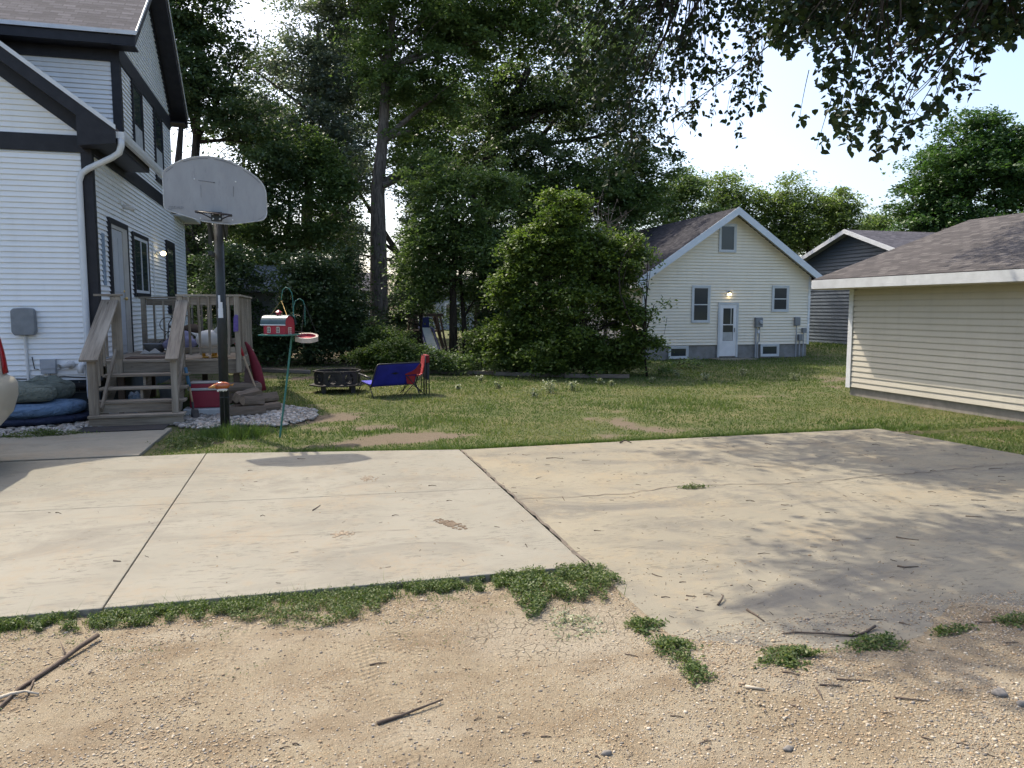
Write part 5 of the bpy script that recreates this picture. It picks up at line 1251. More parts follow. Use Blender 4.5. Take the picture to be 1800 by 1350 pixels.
a.add(V, F); a.build("seat", M_REDF, t)
a = MB(); a.prism([Rp(-.20, -.27, .62), Rp(.10, -.27, .64), Rp(.08, -.27, .44), Rp(-.24, -.27, .42)], None, d=(0, .03, 0)); a.prism([Rp(-.22, -.26, .40), Rp(-.02, -.26, .40), Rp(-.06, -.26, .22), Rp(-.20, -.26, .24)], None, d=(0, .02, 0)); a.build("side_panel", M_REDF, t)
for y in (-.26, .26):
    for P in ([(-.28, y, .0), (.16, y, .46)], [(.16, y, .0), (-.24, y, .44)], [(.17, y, .0), (.19, y, .82)]):
        a = MB(); a.tube([Rp(*P[0]), Rp(*P[1])], .010, 6); a.build("leg", M_TUBE, t, smooth=True)
# tall black chair standing edge on
BX = gpt(750, 691); t = thing("folding_chair", "tall narrow black and red folded chair standing upright right of the red chair", "folding chair", (BX[0], BX[1], 0))
a = MB(); q = (BX[0], BX[1])
for dx, dy in ((-.03, -.18), (.03, -.16), (-.03, .2), (.035, .2)):
    a = MB(); a.tube([(q[0] + dx, q[1] + dy, 0), (q[0] + dx * .9, q[1] + dy, .72)], .011, 6); a.build("leg", M_TUBE, t, smooth=True)
a = MB(); a.b2(q[0] - .022, q[0] + .02, q[1] - .2, q[1] + .2, .30, .70); a.build("backrest", surf("black_mesh_fabric", (.03, .035, .05), (.05, .05, .06), .8), t, bevel=.008)
a = MB(); a.b2(q[0] - .045, q[0] + .035, q[1] - .205, q[1] + .205, .66, .82); a.build("headrest", surf("dark_red_fabric", (.20, .015, .02), None, .8), t, bevel=.01)

# ------------------------------------------------------------------ landscape timbers
TB = [((430, 653), (545, 657), "pale timber edging lying left of the fire ring"), ((560, 657), (600, 658), "short dark timber behind the fire ring"),
      ((752, 656), (868, 659), "weathered timber edging right of the camp chairs"), ((868, 660), (1000, 663), "grey brown timber in the middle of the planting bed edge"), ((992, 664), (1106, 665), "rightmost pale timber edging below the big bush")]
for p, q, lab in TB:
    A = gpt(*p); B_e = gpt(*q); a = MB(); a.beam((A[0], A[1], .05), (B_e[0], B_e[1], .05), .09, .10)
    o = a.build("landscape_timber", M_TIMBER, origin=tuple((A + B_e) / 2), bevel=.01); tag(o, lab, "timber", "timbers edging the planting bed")

# ------------------------------------------------------------------ cream house
CH = thing("cream_house", "small cream sided gable house with white storm door and lit porch lamp behind the lawn", "house", (14.7, 24.4, 0))
CX0, CX1, CXM, CY0, CY1 = 11.36, 18.0, 14.72, 24.4, 33.5
def cz_(x): return 5.30 - .672 * abs(x - CXM)
wall("front_wall", (0, CY0, 0), (1, 0, 0), (0, -1, 0), [(CX0, .50), (CX1, .50), (CX1, cz_(CX1) - .12), (CXM, cz_(CXM) - .12), (CX0, cz_(CX0) - .12)], M_CREAM, CH, .108, .02)
wall("side_wall", (CX0, 0, 0), (0, 1, 0), (-1, 0, 0), [(CY0, .50), (CY1, .50), (CY1, 2.9), (CY0, 2.9)], M_CREAM, CH, .108, .02)
a = MB(); a.b2(CX1 - .12, CX1, CY0, CY1, .5, 2.9); a.b2(CX0, CX1, CY1 - .12, CY1 + .0, .5, 2.85); a.build("rear_wall", M_CREAM, CH)
a = MB(); a.b2(CX0 + .03, CX1 - .03, CY0 + .03, CY1 - .05, -.1, .5); a.build("foundation", M_FOUND, CH)
a = MB(); 
a.b2(CX1 - .06, CX1 + .03, CY0 - .035, CY0 - .003, .48, cz_(CX1) - .15); a.build("corner_board", M_TRIMWHT, CH); a = MB()
a.b2(CX0 - .03, CX0 + .06, CY0 - .035, CY0 - .003, .48, cz_(CX1) - .15); a.b2(CX0 - .03, CX0 - .003, CY0 - .003, CY0 + .06, .48, cz_(CX1) - .15); a.build("corner_board", M_TRIMWHT, CH)
CR = MB(); yf = CY0 - .42; e0, e1 = CX0 - .42, CX1 + .42
roofplane(CR, (e0, yf, cz_(e0)), (e0, CY1 + .3, cz_(e0)), (CXM, CY1 + .3, 5.30), (CXM, yf, 5.30)); roofplane(CR, (e1, CY1 + .3, cz_(e1)), (e1, yf, cz_(e1)), (CXM, yf, 5.30), (CXM, CY1 + .3, 5.30))
rf = CR.build("roof", M_SHC, CH)
a = MB()
for e in (e0, e1):
    rakeboard(a, (e, yf, cz_(e) + .012), (CXM, yf, 5.312), (0, -1, 0), -.005, .26, .002, .024)
a.build("rake_fascia", surf("bluish_white_trim", (.62, .67, .72), (.55, .60, .65), .4), CH)
a = MB()
for e in (e0, e1):
    rakeboard(a, (e, yf, cz_(e)), (CXM, yf, 5.30), (0, 1, 0), .055, .075, .002, .42)
    sg = 1 if e > CXM else -1
    a.prism([(e, yf + .003, cz_(e) - .06), (e, yf + .003, cz_(e) - .26), (e - sg * .42, yf + .003, cz_(e) - .26), (e - sg * .42, yf + .003, cz_(e) - .05)], None, d=(0, CY1 - yf, 0))
a.build("soffit", M_TRIMWHT, CH)
oC = (0, CY0, 0); uC = (1, 0, 0); nC = (0, -1, 0)
M_FRC = surf("pale_grey_frame", (.55, .58, .60), (.48, .51, .53), .4)
for x0_, x1_, z0_, z1_, rl in ((13.24, 13.86, 1.34, 2.55, (1.93,)), (16.46, 17.06, 1.72, 2.57, (2.14,)), (14.25, 14.84, 3.82, 4.72, ()), (12.38, 13.05, .08, .43, ()), (16.05, 16.72, .10, .46, ())):
    window(CH, oC, uC, nC, x0_, x1_, z0_, z1_, M_FRC, M_FRC, .05, .045, rails=rl, sill=True)
D = MB()
for q in ((14.24, 14.31, .05, 2.0), (14.98, 15.05, .05, 2.0), (14.31, 14.98, 1.93, 2.0)): rboard(D, oC, uC, nC, q[0], q[1], 0, .05, q[2], q[3])
dr = D.build("door", M_FRC, CH)
a = MB(); 
for q in ((14.315, 14.44, .09, 1.925), (14.85, 14.975, .09, 1.925), (14.44, 14.85, 1.80, 1.925), (14.44, 14.85, .09, .64), (14.44, 14.85, 1.20, 1.235)): rboard(a, oC, uC, nC, q[0], q[1], 0, .038, q[2], q[3])
a.build("storm_frame", M_TRIMWHT, dr)
a = MB(); rboard(a, oC, uC, nC, 14.43, 14.86, 0, .026, .63, 1.81); a.build("pane", M_GLASS, dr)
a = MB(); rboard(a, oC, uC, nC, 14.45, 14.84, 0, .028, .65, .95); rboard(a, oC, uC, nC, 14.74, 14.78, 0, .028, 1.24, 1.80); a.build("blind", M_CURTAIN, dr)
a = MB(); a.tube([(14.90, CY0 - .07, .95), (14.90, CY0 - .07, 1.10)], .01, 6); a.tube([(14.90, CY0 - .035, 1.02), (14.90, CY0 - .07, 1.02)], .008, 6); a.build("handle", M_BLACKMETAL, dr)
a = MB(); rboard(a, oC, uC, nC, 14.57, 14.70, .0, .03, 2.26, 2.42); lp = a.build("porch_lamp", M_TRIMWHT, CH)
a = MB(); rboard(a, oC, uC, nC, 14.60, 14.69, .03, .14, 2.34, 2.40); a.build("shade", M_BLACKMETAL, lp)
a = MB(); a.ell((14.66, CY0 - .09, 2.30), .05, .045, .05, 12, 8); a.build("bulb", emis("porch_bulb", (1.0, .80, .45), 6), lp, smooth=True)
a = MB(); a.b2(15.72, 16.0, CY0 - .15, CY0 - .02, 1.12, 1.47)
mt = a.build("electric_meter", M_GREYBOX, CH, bevel=.01)
a = MB(); a.lathe((15.90, CY0 - .15, 1.30), [(.07, -.02), (.07, .05), (.05, .07)], 14, rot=(pi / 2, 0, 0)); a.build("dial", M_LTBOX, mt)
a = MB(); a.tube([(15.78, CY0 - .06, 1.12), (15.78, CY0 - .06, .0)], .03, 7); a.tube([(15.93, CY0 - .06, 1.12), (15.93, CY0 - .06, .62), (15.86, CY0 - .06, .55), (15.86, CY0 - .06, .0)], .02, 6); a.build("conduit", M_LTBOX, CH)
a = MB(); a.b2(15.83, 15.91, CY0 - .09, CY0 - .02, .90, 1.02); a.build("switch_box", M_TRIMWHT, CH)
for x0_, x1_, z0_, z1_ in ((17.36, 17.58, 1.17, 1.48), (17.70, 17.86, .90, 1.08), (17.54, 17.70, .62, .85)):
    a = MB(); a.b2(x0_, x1_, CY0 - .13, CY0 - .02, z0_, z1_); b = a.build("utility_box", M_GREYBOX, CH, bevel=.012)
    a = MB(); a.tube([((x0_ + x1_) / 2, CY0 - .06, z0_), ((x0_ + x1_) / 2, CY0 - .06, .0)], .018, 6); a.build("conduit", M_LTBOX, b)
a = MB(); a.tube([(11.55, 29.0, 3.2), (11.55, 29.0, 4.9)], .09, 10); a.lathe((11.55, 29.0, 4.86), [(.13, 0), (.13, .10), (.05, .14)], 10); a.build("flue_pipe", surf("galvanised", (.20, .22, .23), (.14, .15, .16), .45, .6), CH, smooth=True)
a = MB(); a.tube([(CX0 + .9, CY0 - .02, 1.5), (CX0 + .8, CY0 - .03, .9)], .006, 5); a.build("cable", M_BLACKMETAL, CH)
a = MB(); a.b2(13.9, 15.4, CY0 - .85, CY0 - .05, -.05, .03); o = a.build("door_step", M_CONC_OLD, origin=(14.6, 24, 0)); tag(o, "low concrete stoop slab below the white storm door of the cream house", "step")

# ------------------------------------------------------------------ slate blue house
BH = thing("blue_house", "slate blue sided building with white rake boards between the cream house and the garage", "house", (22, 27.1, .2))
BX_, BY0, BY1, BYM = 22.0, 24.0, 30.2, 27.1
def bz_(y): return 5.02 - .345 * abs(y - BYM)
wall("gable_wall", (BX_, 0, 0), (0, 1, 0), (-1, 0, 0), [(BY0, .30), (BY1, .30), (BY1, bz_(BY1) - .1), (BYM, bz_(BYM) - .1), (BY0, bz_(BY0) - .1)], M_BLUE, BH, .15, .025)
a = MB(); a.b2(BX_ + .14, 33, BY0, BY1, .25, 3.8); a.build("side_wall", M_BLUE, BH)
a = MB(); a.b2(BX_ + .03, 33, BY0 + .03, BY1 - .03, .0, .30); a.build("foundation", M_FOUND, BH)
a = MB(); xe = BX_ - .45
roofplane(a, (xe, BY0 - .4, bz_(BY0 - .4)), (34, BY0 - .4, bz_(BY0 - .4)), (34, BYM, 5.02), (xe, BYM, 5.02)); roofplane(a, (34, BY1 + .4, bz_(BY0 - .4)), (xe, BY1 + .4, bz_(BY0 - .4)), (xe, BYM, 5.02), (34, BYM, 5.02))
a.build("roof", M_SHG, BH)
a = MB()
for y in (BY0 - .4, BY1 + .4): rakeboard(a, (xe, y, bz_(BY0 - .4) + .012), (xe, BYM, 5.032), (-1, 0, 0), -.005, .17, .002, .024)
a.build("rake_fascia", M_TRIMWHT, BH)
a = MB()
for y in (BY0 - .4, BY1 + .4): rakeboard(a, (xe, y, bz_(BY0 - .4)), (xe, BYM, 5.02), (1, 0, 0), .055, .075, .002, .45)
a.build("soffit", M_GREYBOX, BH)
vp = np.array([26.2, 26.6, bz_(26.6)])
a = MB(); a.lathe(vp, [(.13, -.05), (.13, .14), (.20, .16), (.20, .27), (.10, .30)], 14); a.build("roof_vent", M_BLACKMETAL, BH)

# ------------------------------------------------------------------ tan garage
GA = thing("tan_garage", "tan sided garage with brown shingle roof and white fascia at the right", "garage", (11, 13.5, 0))
GXm, GY0, GY1 = 14.35, 6.6, 13.52
def gzz(x): return 2.40 + .342 * (x - 10.38) if x < GXm else 2.40 + .342 * (2 * GXm - x - 10.38)
wall("side_wall", (11.0, 0, 0), (0, 1, 0), (-1, 0, 0), [(GY0, .17), (GY1, .17), (GY1, 2.45), (GY0, 2.45)], M_TAN, GA, .112, .013)
wall("end_wall", (0, GY1, 0), (1, 0, 0), (0, 1, 0), [(11.0, .17), (17.7, .17), (17.7, 2.5), (GXm, 3.6), (11.0, 2.5)], M_TAN, GA, .112, .02)
a = MB(); a.b2(11.14, 17.6, GY0, GY0 + .12, .1, 2.45); a.b2(17.56, 17.7, GY0, GY1, .1, 2.45); a.build("wall", M_TAN, GA)
a = MB(); a.b2(11.03, 17.6, GY0 + .03, GY1 - .03, -.1, .17); a.build("foundation", surf("rough_concrete", (.30, .27, .23), (.22, .2, .17), .9, scale=6, bump=.6, bsc=20), GA)
a = MB(); a.b2(10.965, 10.999 - .02, GY1 - .09, GY1 + .035, .15, 2.24); a.b2(10.98, 11.08, GY1 + .003, GY1 + .035, .15, 2.24); a.build("corner_board", M_TRIMWHT, GA)
a = MB(); e = 10.38; y0_, y1_ = GY0 - .4, GY1 + .45
roofplane(a, (e, y1_, 2.40), (e, y0_, 2.40), (GXm, y0_, gzz(GXm)), (GXm, y1_, gzz(GXm))); roofplane(a, (2 * GXm - e, y0_, 2.40), (2 * GXm - e, y1_, 2.40), (GXm, y1_, gzz(GXm)), (GXm, y0_, gzz(GXm)))
a.build("roof", M_SHB, GA)
fy = 10.9
for i, (ya, yb_) in enumerate(((y0_, 8.9), (8.905, 11.35), (11.355, y1_ + .01))):
    a = MB(); a.b2(e - .024, e - .002, ya, yb_, 2.205, 2.385); a.build("fascia", surf("fascia_white_%d" % i, (.66 - .03 * i, .68 - .03 * i, .70 - .03 * i), None, .45), GA)
a = MB(); a.b2(e, 11.0, y0_, y1_, 2.19, 2.205); a.build("soffit", surf("tan_soffit", (.48, .42, .32), None, .6), GA)
a = MB()
for q in (e, 2 * GXm - e): rakeboard(a, (q, y1_, 2.41), (GXm, y1_, gzz(GXm) + .01), (0, 1, 0), .035, .20, .002, .024)
a.build("rake_fascia", M_TRIMWHT, GA)

# ------------------------------------------------------------------ van
V = thing("parked_van", "cream minivan with red corner tail lamp parked at the left edge", "van", (-5.6, 9.42, 0))
M_CARP = NT("cream_car_paint"); co = M_CARP.co(); M_CARP.col(M_CARP.mix(M_CARP.mr(M_CARP.noise(M_CARP.mapn(co, (1, 1, 2)), 3, 5), .4, .75), (.52, .48, .39), (.46, .42, .34))); M_CARP.set(.3, .1, .5); M_CARP.p.inputs['Coat Weight'].default_value = .5; M_CARP = M_CARP.m
YC = 9.40
ZR = [(.36, -3.62, -7.9, .80), (.44, -3.44, -8.0, .87), (.60, -3.31, -8.1, .905), (.80, -3.25, -8.12, .915), (.93, -3.25, -8.1, .915), (1.0, -3.28, -8.06, .905), (1.03, -3.35, -8.0, .90), (1.12, -3.36, -7.7, .90), (1.25, -3.37, -7.05, .895), (1.50, -3.41, -6.75, .87), (1.70, -3.50, -6.45, .83), (1.82, -3.60, -6.2, .79), (1.89, -3.78, -6.0, .72), (1.92, -4.1, -5.8, .58)]
def cring(z, off=0.0):
    zs = [q[0] for q in ZR]; xr, xf, hw = (float(np.interp(z, zs, [q[i] for q in ZR])) for i in (1, 2, 3))
    return xr + off, xf - off, hw + off
def cpt(z, t, off=0.0):
    """t in 0..4 around the plan: 0..1 rear (near to far), 1..2 far side, 2..3 front, 3..4 near side; rounded corners"""
    xr, xf, hw = cring(z, off); r = .24; pts = []
    cs = [(xr - r, YC - hw + r, -90), (xr - r, YC + hw - r, 0), (xf + r, YC + hw - r, 90), (xf + r, YC - hw + r, 180)]
    k = int(t) % 4; f = t - int(t); c = cs[k]; n = cs[(k + 1) % 4]
    if f < .5: q = R(c[2] + 180 * f); return (c[0] + r * cos(q), c[1] + r * sin(q), z)
    g2 = (f - .5) * 2; q = R(c[2] + 90); A = (c[0] + r * cos(q), c[1] + r * sin(q)); B2 = (n[0] + r * cos(q), n[1] + r * sin(q))
    return (A[0] + (B2[0] - A[0]) * g2, A[1] + (B2[1] - A[1]) * g2, z)
def cpatch(name, t0, t1, z0, z1, off, mat, nt=10, nz=6, zf=None, parent=V):
    Vv = []; F = []
    for j in range(nz + 1):
        for i in range(nt + 1):
            z = z0 + (z1 - z0) * j / nz; t = t0 + (t1 - t0) * i / nt
            if zf: z, t = zf(z, t, j / nz, i / nt)
            Vv.append(cpt(z, t, off))
    for j in range(nz):
        for i in range(nt): q = j * (nt + 1) + i; F.append((q, q + 1, q + nt + 2, q + nt + 1))
    o = fin(name, Vv, F, mat, parent, smooth=True); s_ = o.modifiers.new("thick", 'SOLIDIFY'); s_.thickness = .008; s_.offset = -1; return o
a = MB(); ts = [k + f for k in range(4) for f in (0, .08, .17, .25, .33, .42, .5, .75)]; Vv = []; F = []; nt = len(ts)
for z, *_ in ZR: Vv += [cpt(z, t) for t in ts]
for j in range(len(ZR) - 1):
    for i in range(nt): F.append((j * nt + i, j * nt + (i + 1) % nt, (j + 1) * nt + (i + 1) % nt, (j + 1) * nt + i))
F += [list(range(nt))[::-1], [(len(ZR) - 1) * nt + i for i in range(nt)]]
fin("body", Vv, F, M_CARP, V, smooth=True)
M_CG = glass("car_glass", (.012, .014, .016), .04); M_TL = surf("tail_lamp_red", (.32, .008, .012), (.22, .004, .008), .12)
cpatch("rear_window", .56, .94, 1.36, 1.76, .006, M_CG)
# corner lamps: t = 1 + f (f < .5) is the far rear corner ; t = .0-.5 the near one
cpatch("tail_lamp", .93, 1.36, 1.05, 1.52, .012, M_TL, zf=lambda z, t, a_, b_: (z, .955 + .02 * a_ + .38 * b_))
cpatch("tail_lamp", .10, .50, 1.05, 1.52, .012, M_TL)
cpatch("side_window", 3.56, 3.74, 1.32, 1.70, .006, M_CG); cpatch("side_window", 3.77, 3.95, 1.32, 1.70, .006, M_CG)
cpatch("side_window", 1.56, 1.74, 1.32, 1.70, .006, M_CG); cpatch("side_window", 1.77, 1.95, 1.32, 1.70, .006, M_CG)
cpatch("windscreen", 2.55, 2.95, 1.30, 1.78, .006, M_CG)
M_TYRE = surf("tyre_rubber", (.02, .02, .02), None, .85, bump=.3); M_RIM = surf("alloy", (.45, .45, .46), None, .3, .8)
for wx in (-4.25, -7.2):
    for wy, s_ in ((YC - .82, -1), (YC + .82, 1)):
        a = MB(); a.lathe((wx, wy, .345), [(.22, -.11), (.33, -.11), (.345, -.07), (.345, .07), (.33, .11), (.22, .11)], 28, rot=(pi / 2, 0, 0)); w = a.build("wheel", M_TYRE, V, smooth=False)
        a = MB(); a.lathe((wx, wy + s_ * .075, .345), [(.22, -.02), (.22, .02), (.06, .045)], 20, rot=(pi / 2, 0, 0)); a.build("rim", M_RIM, w)

# ------------------------------------------------------------------ mattress pile
def cushion(name, c, L, Wd, Hh, mat, label, cat, rz=0, seed=0, sag=.0, ex=3.2, lumpa=.04, tilt=0):
    rgl = np.random.default_rng(seed); ph = rgl.random(5) * 6; nu, nv = 56, 22; Vv = []
    for j in range(nv + 1):
        v = -pi / 2 + pi * j / nv
        for i in range(nu):
            u = 2 * pi * i / nu
            ce = lambda q, e: math.copysign(abs(cos(q)) ** (2 / e), cos(q)); se = lambda q, e: math.copysign(abs(sin(q)) ** (2 / e), sin(q))
            x = ce(v, 3.6) * ce(u, ex); y = ce(v, 3.6) * se(u, ex); z = se(v, 3.0)
            f = 1 + lumpa * sin(3 * u + ph[0]) + lumpa * .6 * sin(5 * u + ph[1])
            X_, Y_, Z_ = x * L / 2 * f, y * Wd / 2 * f, z * Hh / 2 * (1 + .25 * sin(x * 2.5 + ph[2]) * (z > 0) + .12 * sin(x * 7 + y * 5 + ph[3]) * (z > 0)) - sag * (x * x + y * y) * .5
            Z_ += tilt * X_
            Vv.append((c[0] + X_ * cos(rz) - Y_ * sin(rz), c[1] + X_ * sin(rz) + Y_ * cos(rz), c[2] + Hh / 2 + Z_))
    F = [(j * nu + i, j * nu + (i + 1) % nu, (j + 1) * nu + (i + 1) % nu, (j + 1) * nu + i) for j in range(nv) for i in range(nu)]
    o = fin(name, Vv, F, mat, None, smooth=True, origin=c); tag(o, label, cat)
    for jj in (6, nv - 6):
        sm = MB(); sm.tube([Vv[jj * nu + i] for i in range(nu)] + [Vv[jj * nu]], .008, 5, False); sm.build("seam_piping", mat, o)
    return o
def fabric(name, c1, c2):
    m = NT(name); co = m.co(); n = m.noise(co, 5, 6, .6, .8); m.col(m.mix(m.mr(n, .3, .7), c1, c2)); m.set(.95, 0, .1)
    w = m.noise(m.mapn(co, (3, 3, 5)), 1.6, 5, .55, 2.2); m.bump(w, 1.0, .09); return m.m
cushion("tarp_pad", (-4.35, 13.35, .02), 2.0, 1.25, .14, fabric("dark_blue_tarp", (.015, .02, .045), (.03, .04, .07)), "dark navy pad at the bottom of the pile below the blue mattress", "pad", .10, 2)
cushion("blue_mattress", (-4.40, 13.42, .11), 1.95, 1.15, .25, fabric("faded_blue", (.10, .17, .27), (.17, .25, .36)), "faded blue mattress under the big green cushion beside the house wall", "mattress", .10, 3, lumpa=.02)
cushion("green_cushion", (-4.28, 13.50, .34), 1.05, .85, .30, fabric("sage_green", (.15, .17, .14), (.24, .26, .215)), "big sage green bean cushion lying on the blue mattress", "cushion", .16, 5, lumpa=.07)
cushion("green_cushion", (-4.02, 13.82, .33), .72, .55, .34, fabric("sage_green_dark", (.13, .15, .125), (.20, .22, .185)), "smaller sage cushion tucked behind the big green one against the wall", "cushion", -.3, 8, lumpa=.07)

# ------------------------------------------------------------------ things among the trees
def P3(x, y, Yw):
    r = unproj(x, y, 1.0) - np.array([0, 0, 1.8]); return np.array([0, 0, 1.8]) + r * (Yw / r[1])
PY = 31.0
b0 = P3(745, 600, PY); t = thing("play_set", "small wooden play tower with blue slide between the tree trunks", "play set", (b0[0], PY, 0))
a = MB(); L_ = P3(722, 552, PY)[0]; R_ = P3(770, 552, PY)[0]; zt = P3(745, 552, PY)[2]
a.prism([(L_ - .12, PY - .4, zt), ((L_ + R_) / 2, PY - .4, zt + .42), ((L_ + R_) / 2, PY - .4, zt + .48), (L_ - .18, PY - .4, zt + .04)], None, d=(0, .9, 0)); a.build("roof", M_LTBOX, t)
a = MB(); a.b2(L_ - .05, R_ + .15, PY - .42, PY - .34, zt - .10, zt + .02); a.b2(L_ - .05, R_ + .15, PY + .4, PY + .46, zt - .10, zt + .02)
for x in (L_ + .05, R_): 
    for y in (PY - .36, PY + .40): a.beam((x - (.25 if x < b0[0] else -.3), y, 0), (x, y, zt), .07, .07)
a.b2(L_ + .1, R_ + .1, PY - .38, PY + .4, .85, .92); a.build("tower_frame", M_WOODDK, t)
a = MB(); s0 = P3(748, 580, PY - .4); s1 = P3(763, 620, PY - 1.5); a.b2(s0[0] - .25, s0[0] + .15, PY - .42, PY - .38, .9, 1.45); a.build("blue_panel", surf("navy_plastic", (.01, .02, .10), None, .4), t)
for dx in (-.26, .22):
    a = MB(); a.tube([(s0[0] + dx, PY - .4, 1.05), (s0[0] + dx + .05, PY - .65, .95), (s1[0] + dx, PY - 1.5, .12), (s1[0] + dx + .03, PY - 1.7, .08)], .055, 6); a.build("slide_rail", bpy.data.materials["navy_plastic"], t, smooth=True)
a = MB(); a.prism([(s0[0] - .2, PY - .42, 1.0), (s0[0] + .18, PY - .42, 1.0), (s1[0] + .18, PY - 1.6, .10), (s1[0] - .2, PY - 1.6, .10)], None, d=(0, 0, .03)); a.build("slide_bed", surf("cream_plastic", (.55, .56, .46), None, .4), t)
a = MB(); l0 = P3(757, 555, PY); l1 = P3(778, 615, PY)
for dy in (-.25, .12): a.beam((l1[0], PY + dy - .5, 0), (l0[0] + .1, PY + dy, zt), .05, .06)
for k in range(5): f = k / 5 + .12; xx = l1[0] + (l0[0] + .1 - l1[0]) * f; a.beam((xx, PY - .25 - .5 * (1 - f), zt * f), (xx, PY + .12 - .5 * (1 - f), zt * f), .04, .04)
a.build("ladder", M_WOODDK, t)
o3 = P3(696, 590, 27.0); a = MB(); a.b2(o3[0] - .15, o3[0] + .17, 26.9, 27.2, o3[2] - .18, o3[2] + .17); a.b2(o3[0] - .17, o3[0] + .19, 26.88, 27.22, o3[2] + .171, o3[2] + .22); a.b2(o3[0] - .02, o3[0] + .04, 27.0, 27.06, 0, o3[2] - .18); o = a.build("wooden_box", surf("terracotta_wood", (.30, .13, .07), (.22, .1, .06), .8), origin=(o3[0], 27, 0), bevel=.01); tag(o, "reddish brown wooden box on a post beside the big tree trunk", "box")
o3 = P3(697, 602, 26.5); a = MB(); a.lathe((o3[0], 26.5, .62), [(.28, -.09), (.42, -.10), (.44, 0), (.42, .10), (.28, .09)], 24, rot=(pi / 2 + .1, 0, .5)); a.b2(o3[0] - .15, o3[0] + .15, 26.4, 26.6, .0, .25); o = a.build("old_tyre", surf("old_rubber", (.035, .035, .037), (.06, .06, .06), .9), origin=(o3[0], 26.5, 0)); tag(o, "old black tyre half hidden in the weeds beside the big tree trunk", "tyre")
# small shed
q0 = P3(395, 590, 27.5); q1 = P3(489, 590, 27.5); zt = P3(489, 512, 27.5)[2]
t = thing("garden_shed", "grey garden shed with pale shingle roof hidden in shade under the trees", "shed", ((q0[0] + q1[0]) / 2, 28.5, 0))
wall("wall", (0, 27.5, 0), (1, 0, 0), (0, -1, 0), [(q0[0], .05), (q1[0], .05), (q1[0], zt), (q0[0], zt)], surf("shed_grey", (.30, .31, .30), (.24, .25, .24), .8), t, .2, .015)
a = MB(); a.b2(q0[0], q1[0] - .01, 27.65, 30, 0, zt); a.build("shed_body", bpy.data.materials["shed_grey"], t)
a = MB(); a.b2(q1[0] - .06, q1[0] + .05, 27.44, 27.5, .05, zt); a.build("corner_board", M_TRIMWHT, t)
a = MB(); roofplane(a, (q0[0] - .3, 27.15, zt - .02), (q1[0] + .5, 27.15, zt - .02), (q1[0] + .5, 28.8, zt + .95), (q0[0] - .3, 28.8, zt + .95)); roofplane(a, (q1[0] + .5, 30.4, zt - .02), (q0[0] - .3, 30.4, zt - .02), (q0[0] - .3, 28.8, zt + .95), (q1[0] + .5, 28.8, zt + .95)); a.build("roof", shingle("pale_shingles", (.26, .27, .28), (.32, .33, .34), (.40, .41, .42)), t)
# pale houses across the far yard, glimpsed through the trunks
for i, (xa, xb, Yh, zh, mtl, lab) in enumerate(((540, 655, 58, 3.1, M_WHITE_SIDING, "white house far behind the tree trunks, glimpsed left of the big trunk"), (745, 930, 64, 3.2, M_LTBOX, "pale grey house far behind the play tower, glimpsed between trunks"))):
    A = P3(xa, 560, Yh)[0]; B_e = P3(xb, 560, Yh)[0]
    t = thing("distant_house", lab, "house", ((A + B_e) / 2, Yh, 0))
    a = MB(); a.b2(A, B_e, Yh, Yh + 7, 0, zh); a.build("wall", mtl, t)
    a = MB(); roofplane(a, (A - .5, Yh - .5, zh), (B_e + .5, Yh - .5, zh), (B_e + .5, Yh + 3.5, zh + 1.5), (A - .5, Yh + 3.5, zh + 1.5)); roofplane(a, (B_e + .5, Yh + 7.5, zh), (A - .5, Yh + 7.5, zh), (A - .5, Yh + 3.5, zh + 1.5), (B_e + .5, Yh + 3.5, zh + 1.5)); a.build("roof", M_SHG, t)
    for fx_ in (.2, .6): window(t, (0, Yh, 0), (1, 0, 0), (0, -1, 0), A + (B_e - A) * fx_, A + (B_e - A) * (fx_ + .14), 1.0, 2.2, M_TRIMWHT, M_TRIMWHT, .08, .07)

# ------------------------------------------------------------------ trees
def LB(base, d, items):
    """lobes seen from the drive: (px, py, depth, rx, ry, extra depth radius factor) -> world ellipsoids relative to the base"""
    out = []
    for it in items:
        px, py, rx, ry = it[:4]; dd = it[4] if len(it) > 4 else 0; q = unproj(px, py, d + dd); s = (d + dd) / 1340
        out.append((q[0] - base[0], q[1] - base[1], q[2], rx * s, max(rx, ry) * s * (it[5] if len(it) > 5 else .9), ry * s))
    return out
def TB_(px, d):
    q = unproj(px, 560, d); return (float(q[0]), float(q[1]), 0.0)
def TR_(px, py, d, b): q = unproj(px, py, d); return (q[0] - b[0], q[1] - b[1], q[2])
# dark tree beside the house
b = TB_(335, 27); tree("broadleaf_tree", "tall dark green tree just behind the white house", b, [(0, 0, -.2), TR_(333, 420, 27, b), TR_(345, 250, 27, b), TR_(350, 60, 27, b)],
     LB(b, 27, [(330, 30, 80, 80), (360, -60, 90, 80), (365, 140, 80, 90), (420, 110, 45, 60), (430, 250, 90, 80), (395, 330, 70, 70), (340, 440, 60, 70), (470, 330, 60, 60), (300, 90, 60, 120)]), 560, 70, .17, .62, M_LDARK, seed=1, trad=.26)
b = TB_(312, 26); tree("broadleaf_tree", "thin dark trunked tree squeezed against the back corner of the white house", b, [(0, 0, -.2), TR_(312, 300, 26, b), TR_(322, 180, 26, b)],
     LB(b, 26, [(320, 170, 40, 50), (350, 480, 50, 70), (330, 560, 40, 50)]), 90, 60, .15, .5, M_LDARK, seed=2, trad=.2)
